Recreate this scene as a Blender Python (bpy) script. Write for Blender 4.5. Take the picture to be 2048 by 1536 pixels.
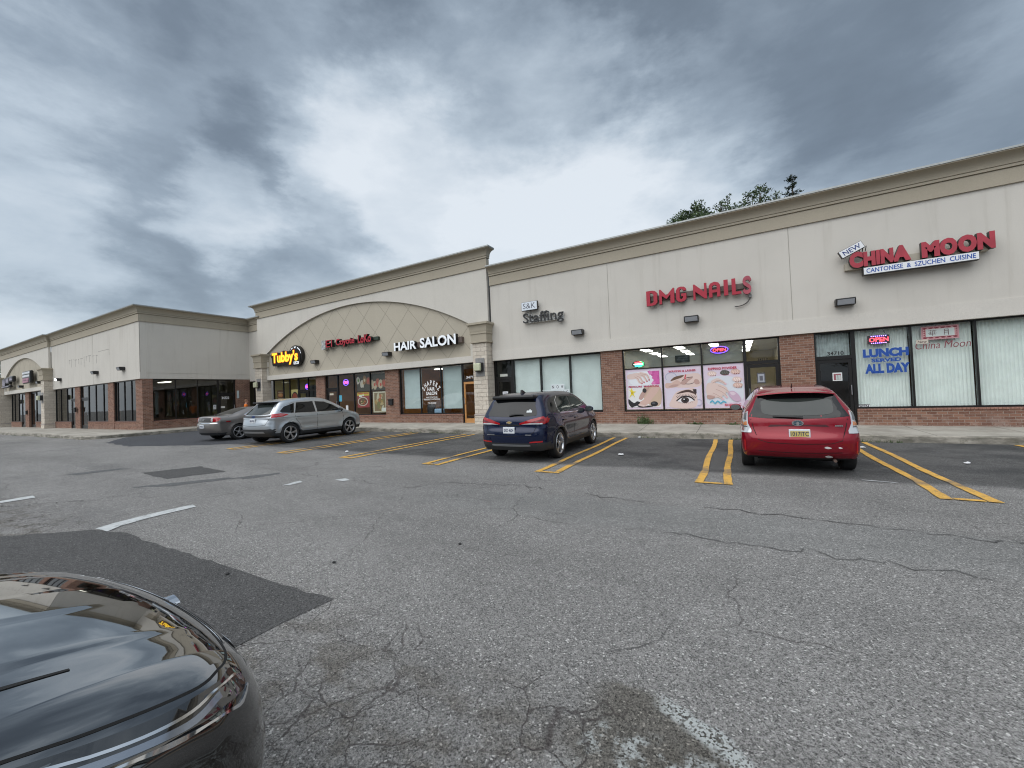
import bpy, bmesh, math, random
from mathutils import Vector, Matrix
from mathutils.geometry import delaunay_2d_cdt
from mathutils.bvhtree import BVHTree

for _o in list(bpy.data.objects):
    bpy.data.objects.remove(_o)
SC = bpy.context.scene
COL = SC.collection
PI = math.pi
rad = math.radians

# ------------------------------------------------------------------ camera
CAM_H, CAM_F = 1.65, 804.5          # metres above the lot; focal length in pixels of a 2048 px wide frame
YAW, PITCH, ROLL = 0.51113, 0.021577, -0.041221


def cam_axes():
    f = Vector((-math.sin(YAW) * math.cos(PITCH), math.cos(YAW) * math.cos(PITCH), math.sin(PITCH)))
    r = Vector((math.cos(YAW), math.sin(YAW), 0.0))
    u = r.cross(f)
    c, s = math.cos(ROLL), math.sin(ROLL)
    return r * c + u * s, u * c - r * s, f


CR, CU, CF = cam_axes()
cam = bpy.data.cameras.new('camera')
cam.sensor_fit = 'HORIZONTAL'
cam.sensor_width = 36.0
cam.lens = CAM_F / 2048 * 36.0
cam.clip_start = 0.05
cam.clip_end = 3000
cam_o = bpy.data.objects.new('camera', cam)
cm = Matrix.Identity(4)
for _i, _v in enumerate((CR, CU, -CF)):
    cm.col[_i].xyz = _v
cm.translation = (0, 0, CAM_H)
cam_o.matrix_world = cm
COL.objects.link(cam_o)
SC.camera = cam_o

# ------------------------------------------------------------------ exposure
SC.render.engine = 'CYCLES'
SC.view_settings.view_transform = 'Standard'
SC.view_settings.look = 'None'
SC.view_settings.exposure = 0.3
SC.view_settings.gamma = 1.0
SC.view_settings.use_curve_mapping = False
SC.cycles.use_denoising = True
SC.cycles.filter_width = 1.1
SC.cycles.max_bounces = 8
SC.cycles.transparent_max_bounces = 12
SC.cycles.caustics_reflective = False
SC.cycles.caustics_refractive = False
SC.cycles.sample_clamp_indirect = 4.0

# ------------------------------------------------------------------ node helper


class NT:
    """small helper to write node trees as expressions"""

    def __init__(s, tree):
        s.t = tree
        s.n = tree.nodes
        s.l = tree.links

    def node(s, kind, **kw):
        nd = s.n.new(kind)
        for k, v in kw.items():
            setattr(nd, k, v)
        return nd

    def put(s, sock, v):
        if isinstance(v, bpy.types.NodeSocket):
            s.l.new(v, sock)
        elif v is not None:
            if sock.type == 'RGBA' and len(v) == 3:
                v = (*v, 1.0)
            sock.default_value = v

    def math(s, op, a, b=None, c=None, clamp=False):
        nd = s.node('ShaderNodeMath', operation=op, use_clamp=clamp)
        for i, v in enumerate((a, b, c)):
            if v is not None:
                s.put(nd.inputs[i], v)
        return nd.outputs[0]

    def vmath(s, op, a, b=None):
        nd = s.node('ShaderNodeVectorMath', operation=op)
        s.put(nd.inputs[0], a)
        if b is not None:
            s.put(nd.inputs[1], b)
        return nd.outputs['Value'] if op in ('DOT_PRODUCT', 'LENGTH', 'DISTANCE') else nd.outputs[0]

    def comb(s, x, y, z):
        nd = s.node('ShaderNodeCombineXYZ')
        for i, v in enumerate((x, y, z)):
            s.put(nd.inputs[i], v)
        return nd.outputs[0]

    def sep(s, v):
        nd = s.node('ShaderNodeSeparateXYZ')
        s.put(nd.inputs[0], v)
        return nd.outputs

    def mix(s, f, a, b, blend='MIX', clampf=True):
        nd = s.node('ShaderNodeMix', data_type='RGBA', blend_type=blend)
        nd.clamp_factor = clampf
        s.put(nd.inputs[0], f)
        s.put(nd.inputs[6], a)
        s.put(nd.inputs[7], b)
        return nd.outputs[2]

    def noise(s, vec, scale=5, detail=4, rough=0.55, dist=0.0):
        nd = s.node('ShaderNodeTexNoise')
        s.put(nd.inputs['Vector'], vec)
        nd.inputs['Scale'].default_value = scale
        nd.inputs['Detail'].default_value = detail
        nd.inputs['Roughness'].default_value = rough
        nd.inputs['Distortion'].default_value = dist
        return nd.outputs[0]

    def voro(s, vec, scale=5, feature='F1', rand=1.0):
        nd = s.node('ShaderNodeTexVoronoi', feature=feature)
        s.put(nd.inputs['Vector'], vec)
        nd.inputs['Scale'].default_value = scale
        nd.inputs['Randomness'].default_value = rand
        return nd

    def ramp(s, v, lo, hi, a=0.0, b=1.0):
        nd = s.node('ShaderNodeMapRange', interpolation_type='SMOOTHSTEP')
        s.put(nd.inputs[0], v)
        nd.inputs[1].default_value = lo
        nd.inputs[2].default_value = hi
        nd.inputs[3].default_value = a
        nd.inputs[4].default_value = b
        return nd.outputs[0]

    def bump(s, h, strength=0.3, dist=0.02):
        nd = s.node('ShaderNodeBump')
        nd.inputs['Strength'].default_value = strength
        nd.inputs['Distance'].default_value = dist
        s.put(nd.inputs['Height'], h)
        return nd.outputs[0]


# ------------------------------------------------------------------ world: overcast sky
SUN_EL, SUN_ROT = rad(52), rad(200)
W = bpy.data.worlds.new('World')
SC.world = W
W.use_nodes = True
w = NT(W.node_tree)
w.n.clear()
sky = w.node('ShaderNodeTexSky')
sky.sky_type = 'NISHITA'
sky.sun_disc = False
sky.sun_elevation = SUN_EL
sky.sun_rotation = SUN_ROT
sky.air_density = 1.2
sky.dust_density = 2.0
tc = w.node('ShaderNodeTexCoord')
d = w.vmath('NORMALIZE', tc.outputs['Generated'])
dx, dy, dz = w.sep(d)
zc = w.math('MAXIMUM', dz, 0.0)
inv = w.math('DIVIDE', 1.0, w.math('ADD', zc, 0.22))
plane = w.comb(w.math('MULTIPLY', dx, inv), w.math('MULTIPLY', dy, inv), 0.0)   # flat cloud deck


def skydir(px, py):
    v = CR * ((px - 1024) / CAM_F) - CU * ((py - 768) / CAM_F) + CF
    return v.normalized()


def lobe(px, py, inner, outer):
    """1 inside `inner` degrees of a sky direction, 0 beyond `outer`"""
    v = skydir(px, py)
    dt = w.vmath('DOT_PRODUCT', dw, tuple(v))
    return w.ramp(dt, math.cos(rad(outer)), math.cos(rad(inner)))


sv = w.vmath('MULTIPLY', d, (1.0, 1.0, 2.1))           # clouds lie flat: stretched sideways
wn = w.node('ShaderNodeTexNoise')
w.put(wn.inputs['Vector'], sv)
wn.inputs['Scale'].default_value = 2.7
wn.inputs['Detail'].default_value = 8
wn.inputs['Roughness'].default_value = 0.60
wv = w.vmath('MULTIPLY', w.vmath('SUBTRACT', wn.outputs[1], (0.5, 0.5, 0.5)), (0.55, 0.55, 0.40))
dw = w.vmath('NORMALIZE', w.vmath('ADD', d, wv))      # ragged cloud edges
n1 = w.noise(sv, 2.0, 8, 0.55, 0.3)
n2 = w.noise(sv, 5.2, 9, 0.58, 0.35)
n3 = w.noise(w.vmath('MULTIPLY', d, (1.0, 1.0, 5.0)), 3.1, 6, 0.55, 0.2)
# brightness field: a grey deck with a brighter torn opening facing the camera
val = w.math('ADD', w.math('MULTIPLY', w.math('SUBTRACT', n1, 0.5), 0.42), 0.545)
val = w.math('ADD', val, w.math('MULTIPLY', w.math('SUBTRACT', n2, 0.5), 0.34))
val = w.math('ADD', val, w.math('MULTIPLY', w.math('SUBTRACT', n3, 0.5), 0.14))
for (px, py, a, b, amt) in ((1000, 340, 4, 22, 0.30), (640, 270, 3, 16, 0.20), (430, 400, 1, 8, 0.26), (1280, 430, 2, 18, 0.22), (950, 500, 5, 18, 0.10),
                            (120, 235, 2, 12, 0.12), (60, 620, 2, 10, 0.10), (-500, 420, 6, 28, 0.22),
                            (1000, -20, 10, 21, -0.32), (1550, 60, 8, 20, -0.26), (300, -60, 8, 20, -0.28), (1950, 110, 6, 20, -0.12), (1900, 330, 3, 12, -0.08),
                            (860, 410, 1, 7, -0.14), (480, 300, 1, 7, -0.20), (90, 440, 4, 14, -0.22), (330, 500, 2, 11, -0.17), (600, 480, 2, 10, -0.13), (250, 330, 1, 8, -0.05)):
    val = w.math('ADD', val, w.math('MULTIPLY', lobe(px, py, a, b), amt))
# behind the camera and overhead the unseen sky is brightened to light the ground
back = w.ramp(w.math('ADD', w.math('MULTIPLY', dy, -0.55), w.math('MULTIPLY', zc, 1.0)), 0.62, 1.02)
cr = w.node('ShaderNodeValToRGB')
w.put(cr.inputs[0], val)
els = cr.color_ramp.elements
els[0].position = 0.0
els[0].color = (1.12, 1.40, 1.74, 1)
els[1].position = 0.92
els[1].color = (6.7, 7.2, 7.7, 1)
for p, c in ((0.22, (1.62, 2.02, 2.50, 1)), (0.42, (2.70, 3.28, 3.92, 1)), (0.60, (4.3, 5.0, 5.7, 1)), (0.76, (5.7, 6.3, 6.9, 1))):
    e = els.new(p)
    e.color = c
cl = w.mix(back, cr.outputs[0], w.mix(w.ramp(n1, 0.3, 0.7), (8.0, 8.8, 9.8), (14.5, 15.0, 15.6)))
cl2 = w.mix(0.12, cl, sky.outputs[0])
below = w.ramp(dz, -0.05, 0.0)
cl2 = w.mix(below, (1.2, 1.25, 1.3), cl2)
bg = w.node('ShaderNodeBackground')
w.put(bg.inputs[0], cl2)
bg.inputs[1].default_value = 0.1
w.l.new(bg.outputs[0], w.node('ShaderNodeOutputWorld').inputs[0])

sun = bpy.data.lights.new('sun', 'SUN')
sun.energy = 1.2
sun.angle = rad(80)
sun.color = (1.0, 0.97, 0.93)
sun_o = bpy.data.objects.new('sun', sun)
# Nishita: rotation 0 = +Y, growing clockwise seen from above
sd = Vector((math.sin(SUN_ROT) * math.cos(SUN_EL), math.cos(SUN_ROT) * math.cos(SUN_EL), math.sin(SUN_EL)))
sun_o.rotation_euler = sd.to_track_quat('Z', 'Y').to_euler()
sun_o.location = sd * 60
COL.objects.link(sun_o)

# ------------------------------------------------------------------ object helpers


def ray(px, py):
    return CR * ((px - 1024) / CAM_F) - CU * ((py - 768) / CAM_F) + CF


def FY(px, py, Y):
    """measured point of the photograph on a wall plane y = Y -> (x, z)"""
    v = ray(px, py)
    t = Y / v.y
    return v.x * t, v.z * t + CAM_H


def FX(px, py, X):
    v = ray(px, py)
    t = X / v.x
    return v.y * t, v.z * t + CAM_H


def FZ(px, py, Z=0.0):
    v = ray(px, py)
    t = (Z - CAM_H) / v.z
    return v.x * t, v.y * t


def zg(x):
    """the lot rises gently to the west"""
    return 0.0075 * min(max(-x - 6.0, 0.0), 27.0)


ROOT_INV = {}


def thing(name, label, cat, loc=(0, 0, 0), group=None, rz=0.0):
    o = bpy.data.objects.new(name, None)
    o.empty_display_size = 0.2
    COL.objects.link(o)
    o.location = loc
    o.rotation_euler = (0, 0, rz)
    o['label'] = label
    o['category'] = cat
    if group:
        o['group'] = group
    return o


def tag(o, label, cat, group=None):
    o['label'] = label
    o['category'] = cat
    if group:
        o['group'] = group
    return o


def wmat(o):
    """world matrix from the transforms that were set (no depsgraph needed)"""
    m = Matrix.LocRotScale(o.location, o.rotation_euler, o.scale)
    if o.parent:
        return wmat(o.parent) @ o.matrix_parent_inverse @ m
    return m


class MB:
    """collects geometry in world (or, with M, wall) coordinates and links it as one mesh object"""

    def __init__(s, M=None):
        s.v, s.f, s.mi, s.sm = [], [], [], []
        s.M = M
        s.cur = 0
        s.smooth = False

    def add(s, verts, faces, M=None):
        b = len(s.v)
        for p in verts:
            p = Vector(p)
            if M is not None:
                p = M @ p
            if s.M is not None:
                p = s.M @ p
            s.v.append(p)
        for f in faces:
            s.f.append([b + i for i in f])
            s.mi.append(s.cur)
            s.sm.append(s.smooth)
        return s

    def box(s, x0, x1, y0, y1, z0, z1, M=None):
        if x0 > x1:
            x0, x1 = x1, x0
        if y0 > y1:
            y0, y1 = y1, y0
        if z0 > z1:
            z0, z1 = z1, z0
        v = [(x0, y0, z0), (x1, y0, z0), (x1, y1, z0), (x0, y1, z0), (x0, y0, z1), (x1, y0, z1), (x1, y1, z1), (x0, y1, z1)]
        return s.add(v, [(0, 3, 2, 1), (4, 5, 6, 7), (0, 1, 5, 4), (1, 2, 6, 5), (2, 3, 7, 6), (3, 0, 4, 7)], M)

    def bbox(s, x0, x1, y0, y1, z0, z1, b=0.01, seg=1, M=None):
        """bevelled box"""
        bm = bmesh.new()
        bmesh.ops.create_cube(bm, size=1.0)
        for v in bm.verts:
            v.co = Vector((x0 + (v.co.x + .5) * (x1 - x0), y0 + (v.co.y + .5) * (y1 - y0), z0 + (v.co.z + .5) * (z1 - z0)))
        bmesh.ops.bevel(bm, geom=list(bm.edges), offset=b, segments=seg, affect='EDGES', profile=0.5)
        return s.bm(bm, M)

    def bm(s, bm, M=None):
        bm.verts.index_update()
        s.add([v.co.copy() for v in bm.verts], [[v.index for v in f.verts] for f in bm.faces], M)
        bm.free()
        return s

    def quad(s, *p):
        return s.add(p, [tuple(range(len(p)))])

    def prism(s, pts, a, b, axis='y', M=None):
        """closed outline pts (2-D, anticlockwise seen from the low side) pushed from a to b along axis"""
        n = len(pts)
        mk = {'y': lambda p, t: (p[0], t, p[1]), 'z': lambda p, t: (p[0], p[1], t), 'x': lambda p, t: (t, p[0], p[1])}[axis]
        v = [mk(p, a) for p in pts] + [mk(p, b) for p in pts]
        area = sum(pts[i][0] * pts[(i + 1) % n][1] - pts[(i + 1) % n][0] * pts[i][1] for i in range(n))
        f = [tuple(range(n)), tuple(range(2 * n - 1, n - 1, -1))] + [(i, i + n, (i + 1) % n + n, (i + 1) % n) for i in range(n)]
        flip = (area > 0) ^ (axis == 'y')
        if flip ^ (b < a):
            f = [tuple(reversed(q)) for q in f]
        return s.add(v, f, M)

    def tube(s, pts, r, n=8, cap=True):
        pts = [Vector(p) for p in pts]
        rings = []
        rr = r if isinstance(r, (list, tuple)) else [r] * len(pts)
        up = Vector((0, 0, 1))
        for i, p in enumerate(pts):
            t = (pts[min(i + 1, len(pts) - 1)] - pts[max(i - 1, 0)]).normalized()
            a = t.cross(up if abs(t.z) < 0.95 else Vector((1, 0, 0))).normalized()
            b = t.cross(a)
            rings.append([p + (a * math.cos(2 * PI * k / n) + b * math.sin(2 * PI * k / n)) * rr[i] for k in range(n)])
        v = [q for R_ in rings for q in R_]
        f = []
        for i in range(len(pts) - 1):
            for k in range(n):
                f.append((i * n + k, i * n + (k + 1) % n, (i + 1) * n + (k + 1) % n, (i + 1) * n + k))
        if cap:
            f += [tuple(range(n - 1, -1, -1)), tuple(range((len(pts) - 1) * n, len(pts) * n))]
        return s.add(v, f)

    def lathe(s, prof, n=32, axis='x', M=None, close=False):
        """prof: list of (radius, height along axis)"""
        v, f = [], []
        m = len(prof)
        for k in range(n):
            a = 2 * PI * k / n
            for (r, h) in prof:
                c, q = r * math.cos(a), r * math.sin(a)
                v.append({'x': (h, c, q), 'z': (c, q, h), 'y': (c, h, q)}[axis])
        for k in range(n):
            for i in range(m - 1 if not close else m):
                j = (i + 1) % m
                a, b = k * m, ((k + 1) % n) * m
                f.append((a + i, b + i, b + j, a + j))
        return s.add(v, f, M)

    def build(s, name, mats, parent=None, loc=None, sharp=None, keep=False):
        me = bpy.data.meshes.new(name)
        if not isinstance(mats, (list, tuple)):
            mats = [mats]
        if keep:
            c = Vector((0, 0, 0))
        else:
            xs = [p.x for p in s.v]
            ys = [p.y for p in s.v]
            zs = [p.z for p in s.v]
            c = Vector(((min(xs) + max(xs)) / 2, (min(ys) + max(ys)) / 2, min(zs)))
        me.from_pydata([p - c for p in s.v], [], s.f)
        for m in mats:
            me.materials.append(m)
        me.polygons.foreach_set('material_index', s.mi)
        me.polygons.foreach_set('use_smooth', s.sm)
        if sharp is not None:
            me.set_sharp_from_angle(angle=rad(sharp))
        me.update()
        o = bpy.data.objects.new(name, me)
        COL.objects.link(o)
        o.location = c
        if parent is not None:
            o.parent = parent
            if not keep:
                o.matrix_parent_inverse = wmat(parent).inverted()
        return o


def struct(o):
    o['kind'] = 'structure'
    return o


def stuff(o):
    o['kind'] = 'stuff'
    return o


def copy_tree(o, parent=None):
    c = o.copy()
    COL.objects.link(c)
    if parent is not None:
        c.parent = parent
        c.matrix_parent_inverse = o.matrix_parent_inverse
    for ch in list(o.children):
        copy_tree(ch, c)
    return c


# ------------------------------------------------------------------ lettering (Blender's built-in font)
_TX = {}


def _text_raw(t, bold=0.0, shear=0.0, space=1.0):
    key = (t, bold, shear, space)
    if key in _TX:
        return _TX[key]
    cu = bpy.data.curves.new('lettering', 'FONT')
    cu.body = t
    cu.size = 1.0
    cu.offset = bold
    cu.shear = shear
    cu.space_character = space
    cu.resolution_u = 3
    ob = bpy.data.objects.new('lettering', cu)
    COL.objects.link(ob)
    dg = bpy.context.evaluated_depsgraph_get()
    dg.update()
    me = ob.evaluated_get(dg).to_mesh()
    vs = [(v.co.x, v.co.y) for v in me.vertices]
    fs = [tuple(p.vertices) for p in me.polygons]
    ob.evaluated_get(dg).to_mesh_clear()
    bpy.data.objects.remove(ob)
    bpy.data.curves.remove(cu)
    _TX[key] = (vs, fs)
    return vs, fs


def text_geo(t, x0, z0, x1, z1, bold=0.0, shear=0.0, space=1.0):
    """2-D text mesh fitted to a box"""
    vs, fs = _text_raw(t, bold, shear, space)
    ax, bx = min(p[0] for p in vs), max(p[0] for p in vs)
    az, bz = min(p[1] for p in vs), max(p[1] for p in vs)
    sx, sz = (x1 - x0) / max(bx - ax, 1e-6), (z1 - z0) / max(bz - az, 1e-6)
    return [(x0 + (p[0] - ax) * sx, z0 + (p[1] - az) * sz) for p in vs], fs


def extrude_flat(mb, vs, fs, y0, y1, M=None):
    """front face at y0 (towards the viewer, low y), back at y1, with sides"""
    n = len(vs)
    v = [(p[0], y0, p[1]) for p in vs] + [(p[0], y1, p[1]) for p in vs]
    edges = {}
    f = []
    for q in fs:
        ar = sum(vs[q[i]][0] * vs[q[(i + 1) % len(q)]][1] - vs[q[(i + 1) % len(q)]][0] * vs[q[i]][1] for i in range(len(q)))
        q = list(q) if ar > 0 else list(reversed(q))
        f.append(tuple(q))
        for i in range(len(q)):
            e = (q[i], q[(i + 1) % len(q)])
            edges[e] = True
    side = []
    for (a, b) in edges:
        if (b, a) not in edges:
            side.append((b, a, a + n, b + n))
    mb.add(v, f, M)
    if y1 != y0:
        c0 = mb.cur
        mb.cur = getattr(mb, 'side', c0)
        mb.add(v, side, M)
        mb.cur = c0


def letters(parent, t, x0, z0, x1, z1, y0, y1, mats, bold=0.0, shear=0.0, name='letter', z_slope=0.0, M=None, per_z=None):
    """each character of a sign as a part of its own"""
    vs, fs = _text_raw(t, bold, shear)
    ax, bx = min(p[0] for p in vs), max(p[0] for p in vs)
    az, bz = min(p[1] for p in vs), max(p[1] for p in vs)
    sx, sz = (x1 - x0) / (bx - ax), (z1 - z0) / (bz - az)
    ref = max(p[0] for p in _text_raw('I', bold, shear)[0])
    for i, ch in enumerate(t):
        if ch == ' ':
            continue
        pen = (max(p[0] for p in _text_raw(t[:i] + 'I', bold, shear)[0]) - ref) if i else 0.0
        cv, cf = _text_raw(ch, bold, shear)
        pts = [(x0 + (p[0] + pen - ax) * sx, z0 + (p[1] - az) * sz) for p in cv]
        mb = MB(M)
        mb.side = 1
        extrude_flat(mb, pts, cf, y0, y1)
        mb.build(name, mats, parent)


# ------------------------------------------------------------------ materials
def new_mat(name):
    m = bpy.data.materials.new(name)
    m.use_nodes = True
    t = NT(m.node_tree)
    t.n.clear()
    out = t.node('ShaderNodeOutputMaterial')
    b = t.node('ShaderNodeBsdfPrincipled')
    t.l.new(b.outputs[0], out.inputs[0])
    return m, t, b, out


def pos(t):
    return t.node('ShaderNodeNewGeometry').outputs['Position']


_M = {}


def P(name, col, rough=0.5, metal=0.0, coat=0.0, coat_ior=1.5, emit=None, es=1.0, var=0.0, vs=6.0, spec=0.5, coat_rough=0.03, bump=0.0):
    if name in _M:
        return _M[name]
    m, t, b, o = new_mat(name)
    c = col
    if var:
        n = t.noise(pos(t), vs, 5, 0.6)
        c = t.mix(t.ramp(n, 0.3, 0.7), tuple(x * (1 - var) for x in col), tuple(min(1, x * (1 + var)) for x in col))
        if bump:
            t.put(b.inputs['Normal'], t.bump(n, bump, 0.01))
    t.put(b.inputs['Base Color'], c)
    b.inputs['Roughness'].default_value = rough
    b.inputs['Metallic'].default_value = metal
    b.inputs['Coat Weight'].default_value = coat
    b.inputs['Coat Roughness'].default_value = coat_rough
    b.inputs['Coat IOR'].default_value = coat_ior
    b.inputs['Specular IOR Level'].default_value = spec
    if emit:
        b.inputs['Emission Color'].default_value = (*emit, 1)
        b.inputs['Emission Strength'].default_value = es
    _M[name] = m
    return m


def mat_stucco(name, col, streak=0.0):
    m, t, b, o = new_mat(name)
    p = pos(t)
    fine = t.noise(p, 60, 3, 0.7)
    big = t.noise(p, 0.7, 4, 0.6)
    c = t.mix(t.ramp(fine, 0.3, 0.7), tuple(x * 0.90 for x in col), tuple(x * 1.07 for x in col))
    c = t.mix(t.math('MULTIPLY', t.ramp(big, 0.40, 0.68), 0.16), c, tuple(x * 0.72 for x in col))
    if streak:
        x, y, z = t.sep(p)
        st = t.noise(t.comb(t.math('MULTIPLY', t.math('ADD', x, y), 3.2), 0.0, t.math('MULTIPLY', z, 0.22)), 1.0, 5, 0.65)
        c = t.mix(t.math('MULTIPLY', t.ramp(st, 0.50, 0.75), streak), c, tuple(v * q for v, q in zip(col, (0.66, 0.64, 0.60))))
    t.put(b.inputs['Base Color'], c)
    b.inputs['Roughness'].default_value = 0.93
    b.inputs['Specular IOR Level'].default_value = 0.15
    t.put(b.inputs['Normal'], t.bump(fine, 0.35, 0.006))
    return m


def mat_brick():
    m, t, b, o = new_mat('red brick')
    p = pos(t)
    x, y, z = t.sep(p)
    u = t.comb(t.math('ADD', x, y), z, 0.0)
    br = t.node('ShaderNodeTexBrick')
    t.put(br.inputs['Vector'], u)
    br.inputs['Scale'].default_value = 1.0
    br.inputs['Brick Width'].default_value = 0.215
    br.inputs['Row Height'].default_value = 0.0765
    br.inputs['Mortar Size'].default_value = 0.0065
    br.inputs['Mortar Smooth'].default_value = 0.3
    br.inputs['Bias'].default_value = -0.1
    br.inputs['Color1'].default_value = (0.175, 0.088, 0.063, 1)
    br.inputs['Color2'].default_value = (0.300, 0.165, 0.115, 1)
    br.inputs['Mortar'].default_value = (0.33, 0.28, 0.235, 1)
    n = t.noise(p, 0.9, 4, 0.6)
    c = t.mix(t.math('MULTIPLY', t.ramp(n, 0.45, 0.75), 0.45), br.outputs[0], (0.18, 0.105, 0.085))
    n2 = t.noise(p, 24, 3, 0.7)
    c = t.mix(t.math('MULTIPLY', t.ramp(n2, 0.5, 0.72), 0.35), c, (0.42, 0.26, 0.20))
    ef = t.math('MULTIPLY', t.ramp(z, 0.62, 0.2), t.ramp(t.noise(p, 3.5, 5, 0.7), 0.48, 0.62))
    c = t.mix(t.math('MULTIPLY', ef, 0.30), c, (0.50, 0.43, 0.38))
    t.put(b.inputs['Base Color'], c)
    b.inputs['Roughness'].default_value = 0.9
    b.inputs['Specular IOR Level'].default_value = 0.2
    t.put(b.inputs['Normal'], t.bump(t.math('SUBTRACT', t.math('MULTIPLY', n2, 0.3), br.outputs[1]), 0.5, 0.008))
    return m


def mat_stone():
    m, t, b, o = new_mat('split face stone')
    p = pos(t)
    x, y, z = t.sep(p)
    wob = t.math('MULTIPLY', t.math('SUBTRACT', t.noise(p, 5, 3), 0.5), 0.06)
    u = t.comb(t.math('ADD', t.math('ADD', x, y), wob), t.math('ADD', z, wob), 0.0)
    br = t.node('ShaderNodeTexBrick')
    t.put(br.inputs['Vector'], u)
    br.inputs['Scale'].default_value = 1.0
    br.inputs['Brick Width'].default_value = 0.47
    br.inputs['Row Height'].default_value = 0.19
    br.inputs['Mortar Size'].default_value = 0.008
    br.inputs['Mortar Smooth'].default_value = 0.6
    br.inputs['Color1'].default_value = (0.60, 0.535, 0.45, 1)
    br.inputs['Color2'].default_value = (0.72, 0.655, 0.56, 1)
    br.inputs['Mortar'].default_value = (0.44, 0.38, 0.32, 1)
    n = t.noise(p, 9, 6, 0.7)
    c = t.mix(t.math('MULTIPLY', t.ramp(n, 0.42, 0.70), 0.5), br.outputs[0], (0.47, 0.40, 0.33))
    t.put(b.inputs['Base Color'], c)
    b.inputs['Roughness'].default_value = 0.9
    t.put(b.inputs['Normal'], t.bump(t.math('SUBTRACT', n, t.math('MULTIPLY', br.outputs[1], 0.6)), 0.9, 0.03))
    return m


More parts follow.
